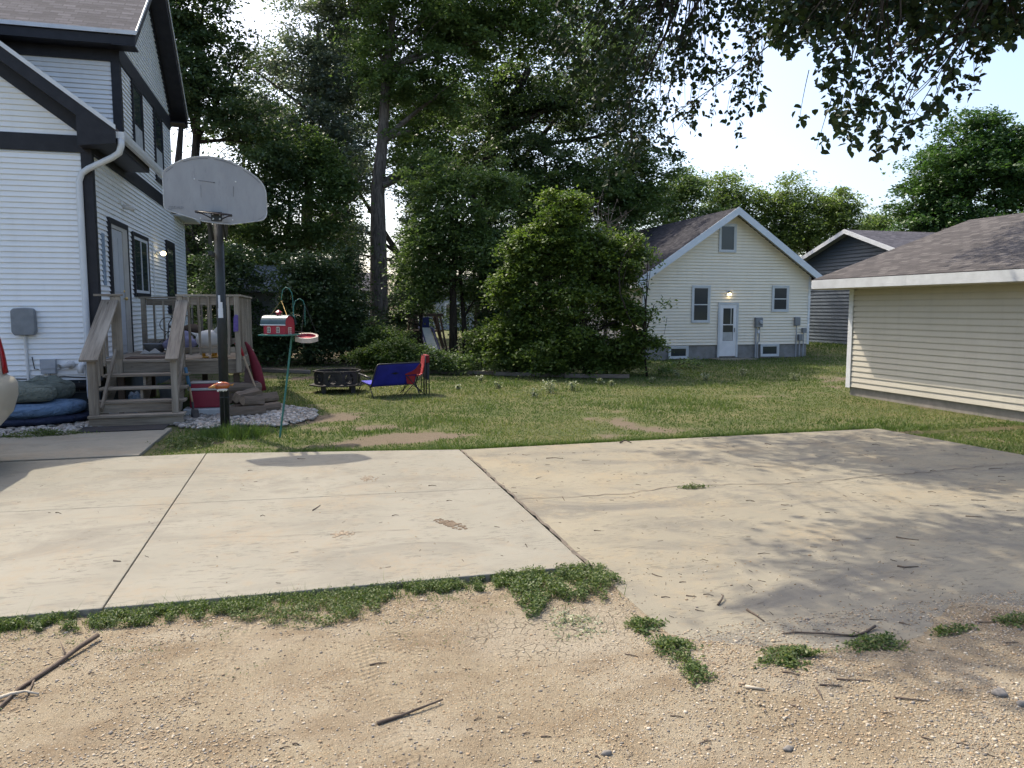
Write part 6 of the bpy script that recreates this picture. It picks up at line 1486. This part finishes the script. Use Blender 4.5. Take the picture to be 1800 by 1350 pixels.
# silver leafed tree
b = TB_(545, 31); tree("silver_leaf_tree", "tall tree with silvery grey leaves left of the big trunk", b, [(0, 0, -.2), TR_(540, 420, 31, b), TR_(550, 200, 31, b), TR_(560, 40, 31, b)],
     LB(b, 31, [(540, 110, 70, 80), (520, 220, 85, 60), (590, 260, 80, 60), (470, 230, 60, 60), (600, 170, 70, 70), (620, 20, 70, 50), (545, 20, 50, 45), (440, 120, 30, 40), (640, 330, 20, 30), (615, 420, 25, 40), (620, 510, 25, 35)]), 560, 70, .16, .62, M_LSILV, seed=3, trad=.24, bmat=M_BARK)
b = TB_(500, 28); tree("broadleaf_tree", "mid green tree standing below the silvery tree", b, [(0, 0, -.2), TR_(505, 480, 28, b), TR_(510, 330, 28, b)],
     LB(b, 28, [(520, 320, 80, 60), (560, 400, 60, 60), (470, 420, 70, 60), (540, 270, 60, 40), (590, 330, 35, 40)]), 330, 70, .15, .55, M_LMID, seed=4, trad=.16)
# the big trunk
b = TB_(668, 29); tree("big_tree", "tallest tree with thick straight grey trunk in the middle of the photo", b, [(0, 0, -.3), TR_(667, 560, 29, b), TR_(665, 420, 29, b), TR_(664, 330, 29, b), TR_(672, 250, 29, b), TR_(680, 120, 29, b), TR_(700, -60, 29, b)],
     LB(b, 29, [(640, -60, 120, 70), (760, -80, 150, 90), (740, 50, 90, 70), (830, 60, 110, 80), (700, 130, 90, 60), (770, 170, 80, 50), (880, 0, 110, 80), (660, 60, 70, 50), (720, 230, 50, 40), (960, 40, 60, 60), (715, 310, 28, 30), (745, 290, 30, 35)]), 820, 75, .165, .62, M_LMID, seed=5, trad=.40, bmat=M_BARK)
# dark willow like tree
b = TB_(855, 34); tree("dark_tree", "dark drooping tree with thick black trunk right of the thin twin trunks", b, [(0, 0, -.3), TR_(856, 500, 34, b), TR_(850, 380, 34, b), TR_(862, 250, 34, b), TR_(930, 120, 34, b)],
     LB(b, 34, [(860, 200, 80, 60), (930, 190, 90, 80), (1010, 170, 90, 90), (900, 300, 100, 70), (990, 290, 90, 70), (830, 310, 60, 50), (1080, 130, 80, 90), (1100, 230, 60, 60), (880, 110, 70, 60), (870, 430, 70, 80), (920, 480, 60, 80)]), 800, 75, .17, .65, M_LDARK, seed=6, trad=.55, droop=.9)
a = None
b = TB_(985, 40); tree("broadleaf_tree", "tree with a long slanting bare limb behind the dark drooping tree", b, [(0, 0, -.3), TR_(900, 300, 36, b), TR_(960, 230, 36, b), TR_(1010, 170, 36, b)],
     LB(b, 38, [(1030, 120, 60, 60), (1120, 60, 80, 80), (1040, 20, 90, 70)]), 220, 60, .18, .6, M_LDARK, seed=7, trad=.22, bmat=M_BARKD)
# middle trees behind the bush
b = TB_(1010, 33); tree("broadleaf_tree", "mid green tree rising just behind the big lime green bush", b, [(0, 0, -.2), TR_(1010, 480, 33, b), TR_(1015, 360, 33, b)],
     LB(b, 33, [(1000, 360, 90, 50), (940, 350, 70, 60), (1090, 350, 70, 50), (1060, 290, 70, 40), (1140, 330, 40, 45), (1080, 420, 60, 50), (960, 430, 60, 50), (1130, 280, 30, 25), (1180, 300, 30, 40)]), 520, 70, .16, .58, M_LMID, seed=8, trad=.18)
# feathery tree with twin trunks
b = TB_(797, 24); tree("feathery_tree", "slender feathery tree with twin thin trunks behind the camp chairs", b, [(0, 0, -.2), TR_(796, 500, 24, b), TR_(803, 400, 24, b), TR_(800, 300, 24, b)],
     LB(b, 24, [(800, 390, 60, 55), (765, 320, 40, 40), (835, 350, 55, 55), (750, 420, 45, 60), (850, 440, 45, 60), (745, 500, 35, 45), (785, 470, 40, 50), (870, 320, 40, 40)]), 420, 65, .125, .48, M_LMID, seed=9, trad=.13, droop=.6)
b = TB_(820, 24.5); tree("thin_tree", "right hand thin trunk of the twin pair, leaning slightly", b, [(0, 0, -.2), TR_(815, 560, 24.5, b), TR_(808, 470, 24.5, b), TR_(812, 380, 24.5, b)], LB(b, 24.5, [(815, 400, 40, 40), (840, 520, 25, 30)]), 50, 55, .125, .45, M_LMID, seed=10, trad=.10)
# spruce left of the trunk
b = TB_(612, 34); t = thing("spruce_tree", "dark spruce with drooping boughs just left of the big trunk", "tree", b)
rg = np.random.default_rng(12); tp = unproj(612, 370, 34); Hs = tp[2]; P = []; m_ = MB(); m_.tube([b, (b[0], b[1], Hs)], [.16, .02], 8)
for k in range(150):
    z = .8 + (Hs - .8) * (k / 150); L = (Hs - z) * .30 + .12; q = k * 2.4; e = np.array([b[0] + L * cos(q), b[1] + L * sin(q), z - L * .25])
    n_ = int(60 + 100 * L); s_ = rg.random(n_) ** .8; pp = np.array([b[0], b[1], z]) + (e - np.array([b[0], b[1], z])) * s_[:, None]; pp[:, 2] -= .12 * L * (s_ ** 2) * 0
    P.append(pp + rg.normal(0, .06, (n_, 3)) * [1, 1, .6]); m_.tube([(b[0], b[1], z), tuple(e)], [.02, .005], 4)
leafmesh("crown", np.concatenate(P), .10, M_LSPR, t, 13, 0, .3, .3, .5); m_.build("trunk", M_BARKD, t)
# the sunlit bush in front of the cream house
b = TB_(1035, 20.6); tree("big_bush", "large multi stemmed bush with lime green sunlit top left of the cream house", b, [(0, 0, -.1), TR_(1030, 590, 20.6, b), TR_(1020, 500, 20.6, b)],
     LB(b, 20.6, [(985, 392, 48, 36), (955, 450, 50, 48), (1025, 440, 58, 48), (1075, 485, 42, 50), (935, 535, 45, 52), (1015, 540, 75, 66), (1085, 565, 36, 55), (985, 600, 75, 32), (1065, 612, 62, 30), (995, 358, 22, 20), (1110, 600, 18, 28), (1108, 455, 18, 24), (962, 352, 10, 26), (1014, 350, 10, 22), (1062, 415, 10, 24), (925, 412, 12, 20), (900, 480, 14, 16), (1125, 440, 9, 16), (918, 440, 32, 34), (1070, 440, 28, 30), (895, 505, 30, 40), (895, 600, 40, 40), (1000, 634, 80, 18), (1080, 638, 50, 16), (930, 632, 40, 20)]), 1180, 62, .115, .36, M_LLIME, seed=14, trad=.12, twigs=90)
for i, (px, py, ex, ey) in enumerate(((1110, 450, 1145, 415), (1115, 500, 1172, 545), (1120, 560, 1165, 600), (1118, 520, 1168, 480))):
    pass
b = TB_(1140, 20.2); tree("shrub_spray", "loose leafy shoots reaching from the bush in front of the cream wall", b, [(0, 0, -.1), TR_(1130, 600, 20.2, b)],
     LB(b, 20.2, [(1150, 535, 22, 12), (1128, 500, 22, 25), (1150, 600, 22, 12), (1138, 455, 18, 14), (1128, 560, 20, 30), (1140, 630, 20, 18), (1120, 420, 14, 12)]), 60, 34, .11, .32, M_LLIME, seed=15, trad=.03, cat="shrub")
# dark undergrowth behind the yard
for i, (px, d, items, mt_, lab, n_) in enumerate((
    (395, 24.5, [(385, 560, 60, 70), (440, 600, 60, 40), (350, 600, 50, 40), (410, 470, 50, 40)], M_LDARK, "dark thicket behind the deck and the hoop pole", 300),
    (540, 24.5, [(540, 540, 50, 60), (500, 600, 60, 40), (570, 600, 50, 40), (545, 480, 50, 40), (590, 540, 35, 50)], M_LDARK, "dark thicket behind the bird feeders", 330),
    (600, 26, [(610, 560, 45, 55), (640, 600, 40, 30), (600, 480, 30, 40)], M_LDARK, "dark shrub at the left foot of the big trunk", 170),
    (740, 27, [(735, 520, 28, 40), (715, 470, 25, 40), (700, 560, 18, 30), (735, 410, 30, 45), (725, 350, 22, 30)], M_LDARK, "dark leafy sapling right of the big trunk above the play tower", 110),
    (900, 25, [(890, 560, 50, 50), (870, 500, 40, 50), (860, 610, 40, 30)], M_LDARK, "dark shrub in the shade left of the big bush", 220))):
    b = TB_(px, d); tree("thicket_shrub", lab, b, [(0, 0, -.1), (0, 0, 1.2), (.1, 0, 2.2)], LB(b, d, items), n_, 62, .13, .5, mt_, seed=30 + i, trad=.07, cat="shrub", twigs=24)
for i, (px, d, items, mt_, lab, n_, ls) in enumerate((
    (672, 21.5, [(670, 625, 45, 18), (700, 612, 25, 18), (650, 635, 25, 14)], M_LLIME, "bright green low shrub directly behind the blue loveseat", 130, .085),
    (735, 21.5, [(735, 628, 40, 20), (760, 640, 25, 14)], M_LMID, "leafy low shrub in front of the blue slide", 90, .085),
    (800, 21.2, [(800, 640, 40, 16), (775, 632, 25, 16)], M_LMID, "low shrub at the foot of the twin trunks", 90, .085),
    (840, 21.5, [(835, 610, 18, 38), (862, 600, 18, 34), (850, 640, 40, 18)], M_LLIME, "two upright lime green shoots left of the big bush", 110, .085),
    (900, 20.8, [(895, 640, 40, 16), (925, 630, 30, 20)], M_LMID, "low weeds shrub below the left side of the big bush", 90, .085),
    (650, 24, [(660, 585, 30, 16), (690, 590, 25, 14)], M_LMID, "tall weeds at the foot of the big trunk", 60, .085))):
    b = TB_(px, d); tree("low_shrub", lab, b, [(0, 0, -.1), (0, 0, .35)], LB(b, d, items), n_, 60, ls, .30, mt_, seed=40 + i, trad=.02, cat="shrub", twigs=14)
for i, (px, d, items, lab, n_) in enumerate((
    (1195, 23.2, [(1190, 643, 45, 9), (1235, 645, 25, 8)], "low dark green weeds along the base of the cream house", 60),
    (1160, 20.5, [(1165, 655, 25, 9)], "low weeds at the right foot of the big bush", 30))):
    b = TB_(px, d); tree("low_shrub", lab, b, [(0, 0, -.1), (0, 0, .15)], LB(b, d, items), n_, 60, .08, .25, M_LMID, seed=50 + i, trad=.012, cat="shrub", twigs=8)
# backdrop trees
for i, (px, d, items, mt_, lab, n_) in enumerate((
    (1195, 46, [(1180, 350, 50, 50), (1140, 380, 50, 50), (1215, 330, 35, 35), (1190, 410, 50, 40), (1250, 400, 45, 45)], M_LMID, "bushy tree behind the left slope of the cream roof", 260),
    (1290, 48, [(1285, 340, 48, 38), (1330, 375, 50, 45), (1260, 370, 45, 45), (1300, 420, 60, 45), (1375, 400, 40, 50)], M_LYEL, "light green tree rising above the ridge of the cream house", 300),
    (1440, 47, [(1400, 345, 40, 35), (1440, 375, 55, 45), (1475, 365, 32, 38), (1420, 420, 55, 40), (1490, 400, 24, 35), (1385, 430, 30, 40)], M_LYEL, "light green tree between the cream house and the blue roof", 300),
    (1548, 80, [(1545, 392, 28, 20), (1575, 385, 22, 18), (1525, 400, 20, 14)], M_LYEL, "small pale distant tree beyond the blue house roof", 60),
    (420, 44, [(430, 200, 50, 60), (520, 260, 60, 70), (560, 160, 50, 50), (500, 130, 40, 40), (400, 400, 90, 100), (480, 500, 100, 80)], M_LDARK, "far dark tree seen between the silvery tree and the house", 420),
    (700, 46, [(760, 330, 35, 40), (760, 440, 50, 90), (590, 440, 50, 90), (610, 300, 50, 80), (730, 250, 50, 80), (700, 170, 50, 60), (600, 200, 50, 60), (770, 200, 60, 70), (620, 120, 50, 60), (740, 560, 40, 50), (820, 520, 50, 60)], M_LDARK, "far dark tree behind the big trunk", 520),
    (930, 48, [(930, 380, 110, 100), (900, 200, 90, 90), (1000, 180, 80, 90), (880, 540, 80, 70), (1040, 420, 90, 100), (1000, 560, 90, 60)], M_LDARK, "far dark tree behind the big bush", 480),
    (735, 39, [(620, 290, 35, 50), (735, 260, 50, 60), (700, 190, 50, 50), (780, 190, 60, 60), (640, 190, 45, 50), (738, 345, 28, 40), (600, 380, 30, 50), (620, 90, 50, 60), (850, 250, 50, 50), (800, 290, 40, 50)], M_LMID, "tall mid green tree standing directly behind the big trunk", 520),
    (680, 75, [(600, 515, 50, 30), (660, 505, 45, 40), (720, 515, 50, 35), (780, 520, 50, 30)], M_LDARK, "distant low tree line seen through the gap beside the big trunk", 170),
    (1720, 36, [(1700, 270, 75, 50), (1660, 330, 75, 60), (1750, 320, 90, 70), (1620, 370, 45, 40), (1790, 260, 60, 45), (1850, 300, 70, 90), (1700, 400, 120, 40), (1720, 220, 50, 30), (1600, 345, 30, 40)], M_LMAPLE, "dense rounded dark green maple above the garage roof", 950))):
    b = TB_(px, d); q1 = LB(b, d, items)[0]
    tree("backdrop_tree" if px != 1720 else "maple_tree", lab, b, [(0, 0, -.2), (q1[0] * .3, q1[1] * .3, q1[2] * .5), (q1[0], q1[1], q1[2] * .9)], LB(b, d, items), n_, 62, .20 if d < 70 else .3, .85 if px != 1720 else .65, mt_, seed=60 + i, trad=.25, twigs=24)
# leafless shrub behind the bush
b = TB_(1065, 25); t = thing("dead_tree", "small leafless grey tree behind the big bush left of the flue pipe", "tree", b)
rg = np.random.default_rng(5); m_ = MB(); B0 = np.array(b); tops = [unproj(x, y, 25) for x, y in ((1062, 330), (1045, 350), (1085, 350), (1100, 370), (1040, 385), (1070, 360), (1090, 395))]
m_.tube([tuple(B0), tuple(unproj(1065, 470, 25)), tuple(unproj(1063, 400, 25))], [.07, .05, .035], 6)
for tq in tops:
    s0 = np.array(unproj(1064, 420 + rg.random() * 30, 25)); c = curve(s0, tq, 5, .2, rg); m_.tube(c, list(np.linspace(.025, .006, 5)), 5)
    for k in range(6): s1 = c[rg.integers(1, 5)]; m_.tube(curve(s1, s1 + rg.normal(0, .35, 3) + [0, 0, .2], 4, .2, rg), [.010, .007, .005, .003], 4)
m_.build("trunk", M_TWIG, t)

# ------------------------------------------------------------------ big tree overhead, trunk out of view on the right
OX, OY = 10.2, 2.2
t = thing("overhanging_tree", "tree whose leafy branches hang into the top right of the photo", "tree", (OX, OY, 0))
rg = np.random.default_rng(99)
def ylow(x):
    return np.interp(x, [930, 960, 1000, 1040, 1100, 1180, 1200, 1240, 1262, 1290, 1330, 1345, 1352, 1430, 1445, 1480, 1560, 1590, 1610, 1650, 1690, 1705, 1740, 1790, 1800, 1840],
                        [-5, 120, 190, 280, 300, 260, 215, 200, 165, 205, 120, 60, 85, 95, 190, 250, 265, 270, 215, 205, 180, 130, 90, 60, 50, 20])
C = []
# hanging fringe: sampled through the branch volume, kept where the tree really hangs down
def fringe(n, xlo, xhi, dlo, dhi, pw=1.0):
    out = []
    while len(out) < n:
        px = rg.uniform(xlo, xhi); yl = ylow(px); py = rg.uniform(-150, yl)
        if py < 0 or rg.random() < .35 + .65 * ((yl - py) / (yl + 150)) ** .5: out.append(unproj(px, py, rg.uniform(dlo, dhi)))
    return out
lim = 1345
F1 = fringe(400, 960, 1345, 11.2, 13.4); F2 = fringe(500, 1346, 1900, 7.8, 9.6)
holes = [(1245, 70, 16), (1160, 95, 14), (1500, 90, 18), (1690, 95, 22), (1600, 75, 14), (1650, 150, 22), (1300, 60, 16), (1560, 160, 14), (1120, 40, 12), (1410, 40, 10), (1680, 20, 14), (1215, 150, 14), (1620, 190, 14), (1470, 150, 10)]
def okh(p):
    x, y, _ = proj(p); return all((x - hx) ** 2 + (y - hy) ** 2 > r * r * 1.6 for hx, hy, r in holes)
F1 = [p for p in F1 if okh(p)]; F2 = [p for p in F2 if okh(p)]
# unseen upper crown (it throws the dappled shade on the slab, the garage roof and the gravel)
def shade(poly_px, n, zlo, zhi, streak=.0):
    out = []; G = np.array([gpt(*q)[:2] for q in poly_px]); mn = G.min(0); mx = G.max(0)
    def inside(p):
        c = False; j = len(G) - 1
        for i in range(len(G)):
            if (G[i][1] > p[1]) != (G[j][1] > p[1]) and p[0] < (G[j][0] - G[i][0]) * (p[1] - G[i][1]) / (G[j][1] - G[i][1]) + G[i][0]: c = not c
            j = i
        return c
    tries = 0
    while len(out) < n and tries < n * 60:
        tries += 1
        p = mn + (mx - mn) * rg.random(2)
        if not inside(p): continue
        z = rg.uniform(zlo, zhi); q = np.array([p[0] - .35 * z, p[1] + .69 * z, z]); x, y, d_ = proj(q)
        if d_ > 0 and y > -50 and -100 < x < 1900: continue
        out.append(q)
    return out
U1 = shade([(1290, 1085), (1370, 1050), (1430, 990), (1560, 930), (1800, 915), (2300, 980), (2600, 1250), (1950, 1230), (1700, 1190), (1520, 1190), (1400, 1130)], 120, 6.2, 9.5)
U2 = shade([(1160, 808), (1180, 790), (1330, 770), (1540, 757), (1840, 800), (1900, 838), (1600, 836), (1420, 830)], 55, 8.0, 10.5)
U3 = shade([(1560, 830), (1800, 815), (1900, 870), (1700, 860)], 30, 8, 10)
U4 = []   # over the garage roof
for _ in range(130):
    p = np.array([rg.uniform(10.8, 14.2), rg.uniform(7.0, 11.2), 2.9]); z = rg.uniform(4.0, 6.5); U4.append(np.array([p[0] - .35 * z, p[1] + .69 * z, 2.9 + z]))
U4 = [q for q in U4 if proj(q)[1] < ylow(proj(q)[0]) - 30]
def leaves_at(Cs, per, cr, seed, size, droop=1.0, flat=.7, ub=.2, name="crown"):
    r2 = np.random.default_rng(seed); Cs = np.array(Cs); n = len(Cs)
    L = r2.normal(size=(n, per, 3)) * cr * .5 * (.6 + .8 * r2.random((n, 1, 1))); L[..., 2] *= flat
    L[..., 2] -= np.abs(L[..., 0]) * .3
    P = (Cs[:, None] + L).reshape(-1, 3)
    return P
PF = np.concatenate([leaves_at(F1, 20, .16, 1, .09, flat=1.5), leaves_at(F2, 21, .13, 2, .085, flat=1.5)])
x, y, _ = np.array([proj(p) for p in PF]).T
keep = (y < ylow(x) + 12 * np.sin(x * .11) + 4)
# dangling sprays
SP = [((1318, 60), (1296, 252)), ((1338, 110), (1313, 205)), ((1345, 130), (1340, 195)), ((1258, 160), (1250, 215)), ((1215, 190), (1222, 235)), ((1535, 240), (1546, 282)), ((1420, 180), (1405, 215)), ((1755, 40), (1762, 88)), ((1460, 230), (1435, 262)),
      ((1590, 230), (1610, 250)), ((1290, 180), (1275, 215)), ((1180, 240), (1196, 285)), ((1060, 260), (1072, 335)), ((1110, 270), (1125, 310)), ((1705, 120), (1712, 165)), ((1640, 180), (1655, 215)), ((1700, 80), (1730, 110))]
ex = []; sprays = []
for (a0, a1) in SP:
    dd = 12 if a0[0] < 1345 else 8.5; A = np.array(unproj(*a0, dd)); B2 = np.array(unproj(*a1, dd)); sprays.append((A, B2)); n_ = int(5 + 26 * np.linalg.norm(B2 - A))
    for k in range(n_): f = .15 + .85 * k / n_; ex.append(A + (B2 - A) * f + rg.normal(0, .045, 3))
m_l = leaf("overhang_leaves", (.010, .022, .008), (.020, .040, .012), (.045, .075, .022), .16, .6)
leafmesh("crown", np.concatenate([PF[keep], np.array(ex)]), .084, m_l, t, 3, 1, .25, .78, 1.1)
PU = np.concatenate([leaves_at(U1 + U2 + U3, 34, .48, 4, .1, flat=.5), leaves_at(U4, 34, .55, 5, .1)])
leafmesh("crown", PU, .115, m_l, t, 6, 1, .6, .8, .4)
m_ = MB(); T0 = [np.array(q, float) for q in ((OX, OY, -.2), (OX - .1, OY + .3, 3.0), (OX - .6, OY + 1.2, 5.2), (OX - 1.5, OY + 3, 7.0))]
m_.tube([tuple(q) for q in T0], [.34, .28, .24, .18], 12)
hubs = [np.array(unproj(1760, -60, 7.9)), np.array(unproj(1560, -120, 7.8)), np.array(unproj(1230, -130, 12.2)), np.array([4.0, 9.0, 8.4]), np.array([1.5, 9.5, 8.3]), np.array([8, 11.5, 8.2])]
for hb in hubs: m_.tube(curve(T0[2 if hb[0] > 6 else 3], hb, 6, .10, rg, .08), list(np.linspace(.13, .04, 6)), 7)
allF = [(p, 0) for p in F1] + [(p, 1) for p in F2] + [(p, 2) for p in U1 + U2 + U3 + U4]
rg.shuffle(allF)
for p, k in allF[:760]:
    hb = min(hubs, key=lambda h: np.linalg.norm(h - p) + (2 if h[2] < p[2] else 0))
    m_.tube(curve(hb, p, 5, .12, rg, .06), [.016, .012, .009, .006, .003], 3)
# a visible main bough from the right
for c in ((( 1850, 20), (1700, 60), (1620, 110), (1580, 190)), ((1850, 20), (1730, 45), (1640, 75), (1520, 120)), ((1200, -20), (1170, 60), (1130, 140), (1090, 220)), ((1240, -20), (1200, 50), (1185, 120), (1170, 190))):
    dd = 8.5 if c[0][0] > 1345 else 12.2; m_.tube([tuple(unproj(x_, y_, dd)) for x_, y_ in c], [.03, .022, .013, .005], 6)
for A, B2 in sprays: m_.tube(curve(A + [0, 0, .35], B2, 5, .08, rg), [.006, .005, .004, .003, .002], 4)
m_.build("trunk", M_BARKD, t)

# ------------------------------------------------------------------ twigs, litter and lawn weeds
M_STK = surf("dark_stick", (.07, .05, .038), (.13, .10, .075), .9, scale=12, bump=.5)
M_STKP = surf("bleached_stick", (.50, .44, .34), (.38, .33, .25), .85, scale=12)
def gsurf(x, y):
    if x > 1.895 and y > 2.6: return max(.012, float(grav_z(x, y)) if y < 4.9 else .012)
    if y > 4.88: return .022 if x < 1.88 else .012
    return float(grav_z(x, y))
def stick(name, px, r, mat, label, group=None, cat="stick", lift=.0, forks=()):
    P = []
    for i, q in enumerate(px): g = gpt(*q[:2]); P.append((g[0], g[1], gsurf(g[0], g[1]) + r * .8 + (q[2] if len(q) > 2 else 0)))
    a = MB(); n = len(P); a.tube(P, [r * (1 - .55 * i / (n - 1)) for i in range(n)], 7)
    for fk in forks:
        Q = []
        for q in fk: g = gpt(*q[:2]); Q.append((g[0], g[1], gsurf(g[0], g[1]) + r * .7 + (q[2] if len(q) > 2 else 0)))
        a.tube(Q, [r * .45, r * .15], 5)
    o = a.build(name, mat, smooth=True, origin=(P[0][0], P[0][1], 0)); return tag(o, label, cat, group)
stick("stick", [(172, 1121, .02), (140, 1140, .015), (100, 1165), (60, 1190), (30, 1210), (8, 1232), (-15, 1255)], .014, M_STK, "longest dark stick lying diagonally on the gravel at the left edge", forks=[((118, 1155), (106, 1135, .04)), ((60, 1190), (45, 1230))])
stick("stick", [(-20, 1228), (20, 1219, .01), (45, 1217, .012), (68, 1219)], .010, M_STKP, "white curved stripped stick crossing the long dark one at the left edge")
stick("stick", [(663, 1269), (700, 1257), (735, 1247, .008), (778, 1231, .01)], .009, M_STK, "straight dark stick on the gravel at the bottom centre", forks=[((720, 1250), (690, 1252))])
stick("stick", [(1538, 1109, .01), (1520, 1118), (1500, 1123), (1450, 1121, .006), (1400, 1117), (1375, 1119)], .008, M_STK, "long curved dark stick on sand where the right slab disappears", forks=[((1515, 1120), (1495, 1115, .01))])
stick("stick", [(1313, 1077), (1328, 1086), (1343, 1097)], .008, M_STK, "short thick stick on the slab left of the long curved one")
stick("stick", [(1577, 999), (1590, 1001), (1614, 1000)], .007, M_STK, "straight twig in the shade on the right slab", forks=[((1590, 1001), (1588, 1005))])
stick("stick", [(1262, 1068), (1268, 1062, .01), (1271, 1057, .02), (1268, 1053, .01)], .007, M_STK, "small hooked dark twig on the slab above the thick short stick")
stick("stick", [(550, 902), (556, 898), (563, 893)], .006, M_STK, "small slanting twig in the middle of the left pad")
stick("stick", [(200, 992), (213, 993)], .006, M_STK, "tiny straight twig left of the saw joint on the left pad")
stick("stick", [(1310, 1215), (1325, 1218), (1345, 1222)], .009, M_STKP, "pale short stick on sand below the spreading weed")
stick("stick", [(1090, 781, .0), (1098, 779, .02), (1110, 781)], .012, M_STK, "brown curled leaf and twig at the back edge of the right slab", cat="leaf litter")
tw = [(975, 808, 30, 2), (925, 801, 14, 0), (1030, 811, 14, 0), (1350, 783, 12, 20), (1540, 784, 14, 10), (1240, 773, 10, 0), (947, 842, 10, -30), (1332, 822, 14, 0), (1385, 846, 10, 20), (1318, 883, 14, 0), (1380, 890, 14, 0), (1638, 868, 14, 10), (1642, 891, 16, 0), (1720, 882, 26, 4), (1778, 900, 18, 0), (1712, 911, 30, 6), (1750, 826, 24, -6), (1470, 952, 16, 2), (1343, 977, 22, 0), (1595, 950, 40, 14), (1200, 1027, 12, -4), (1155, 1015, 18, 30), (1215, 1052, 18, 12), (1170, 1054, 16, 4), (1230, 1077, 16, 20), (1540, 1093, 24, 0), (1590, 1101, 20, 24), (1730, 1102, 34, 2), (1680, 1112, 20, 4), (1245, 1050, 18, 14), (1050, 936, 12, 4), (925, 965, 8, 60), (990, 879, 10, 70), (695, 911, 12, -8), (462, 912, 8, 0), (790, 885, 10, 0), (760, 858, 14, 0), (620, 1040, 10, 30), (440, 831, 8, -10), (530, 810, 14, 0), (103, 907, 10, 20), (665, 1163, 30, -12), (1050, 1328, 8, 40), (500, 1310, 18, -20), (825, 1278, 12, -8), (925, 1282, 14, -4), (960, 1290, 18, 10), (840, 1260, 14, -30), (880, 1255, 12, 16), (1190, 1255, 24, 14), (1400, 1250, 20, 24), (1460, 1215, 40, 8), (1600, 1240, 60, 12), (1560, 1265, 20, 14), (1690, 1320, 20, 20), (1240, 1300, 20, -24), (1440, 1230, 30, 60), (1500, 1205, 60, 6), (1390, 1195, 30, 20), (1780, 1140, 24, -12), (1740, 1180, 20, 8), (1630, 1310, 22, 30), (945, 1330, 14, 4), (520, 1305, 12, 14), (348, 1232, 12, -14), (160, 1180, 10, -30), (1110, 1150, 24, 24), (1640, 830, 10, 0), (1760, 840, 12, 6)]
rt = random.Random(8)
for i, (px, py, L, an) in enumerate(tw):
    dx = L * .5; dy = L * .5 * tan(R(an)) * .55 if abs(an) < 50 else L * .35 * (1 if an > 0 else -1)
    if abs(an) >= 50: dx = L * .2
    if abs(py + dy) > 1349: dy = 0
    onslab = py < 1040 or (px > 1100 and py < 1095)
    left = px < 900 and onslab
    lab = "thin dark twig fallen on the pale left concrete pad" if left else ("small dark twig scattered on the stained right concrete slab" if onslab else "small dark twig lying on the sandy gravel in the foreground")
    g = "twigs on the left pad" if left else ("twigs on the right slab" if onslab else "twigs on the gravel")
    stick("twig", [(px - dx, py - dy), (px, py + rt.uniform(-1.5, 1.5), .003), (px + dx, py + dy)], rt.uniform(.0028, .0045) if L < 30 else .005, M_STK, lab, g, "twig")
# fine litter nobody could count
rg = np.random.default_rng(55); N = 420; a = MB()
for i in range(N):
    if rg.random() < .55: X_ = rg.uniform(1.9, 8.3); Y_ = rg.uniform(3.2, 9.4)
    else: X_ = rg.uniform(-3, 4.5); Y_ = rg.uniform(2.2, 4.8) if rg.random() < .6 else rg.uniform(4.9, 9)
    z = gsurf(X_, Y_) + .003; q = rg.random() * pi; L = rg.uniform(.006, .028); d = np.array([cos(q), sin(q), 0]) * L; a.tube([np.array([X_, Y_, z]) - d, np.array([X_, Y_, z + .002]) + d], .0013 + .0008 * rg.random(), 3)
tag(a.build("fine_litter", M_STK), kind="stuff")
N = 380; P = np.stack([rg.uniform(-3, 8, N), rg.uniform(3, 9.3, N), np.zeros(N)], 1); P[:, 2] = [gsurf(x_, y_) + .004 for x_, y_, _ in P]
o = leafmesh("leaf_litter", P, .018, leaf("dry_leaf", (.12, .08, .04), (.20, .13, .06), None, .1), None, 56, 0, 2.5, .5, 0); tag(o, kind="stuff")
for i, (px, py, s_, lab) in enumerate(((875, 682, .16, "small pale weed on the lawn left of the two largest pale weeds"), (966, 690, .34, "tallest pale leafed weed standing on the lawn before the big bush"), (1006, 686, .24, "pale weed just right of the tallest one on the lawn"), (938, 697, .18, "low pale weed left of and nearer than the tallest one"), (845, 670, .16, "pale weed near the timber edging behind the lawn"),
     (805, 684, .10, "tiny white flecked weed right of the camp chairs"), (1055, 675, .14, "pale weed near the right end of the timbers"), (1075, 678, .12, "small pale weed below the right foot of the bush"), (1145, 672, .14, "small pale weed on bare soil at the bush's right side"), (1240, 668, .20, "broad pale weed in the lawn before the cream house"), (1305, 660, .22, "pale weed on the lawn below the white storm door"), (1190, 662, .2, "pale weed on the lawn near the left basement window"), (585, 660, .25, "loose green weed left of the fire ring"), (1395, 668, .2, "pale weed in the lawn below the grey boxes"), (500, 680, .3, "weedy clump between the feeder pole and the fire ring"))):
    g = gpt(px, py); r2 = np.random.default_rng(200 + i); n_ = 60 + int(420 * s_); hgt = s_ * .95; zz = r2.random(n_)
    P = np.stack([g[0] + r2.normal(0, s_ * .28, n_) * (.5 + .5 * zz), g[1] + r2.normal(0, s_ * .28, n_) * (.5 + .5 * zz), zz * hgt * .8 + .01], 1)
    t = thing("lawn_weed", lab, "weed", (g[0], g[1], 0))
    leafmesh("leaves", P, .055, M_LMID if px < 600 else M_LPALE, t, 300 + i, 0, .7, .45, -.1)
    a = MB()
    for k in range(4): a.tube([(g[0], g[1], -.01), (g[0] + r2.normal(0, s_ * .15), g[1] + r2.normal(0, s_ * .15), hgt)], .003, 4)
    a.build("stem", M_LWEED, t)
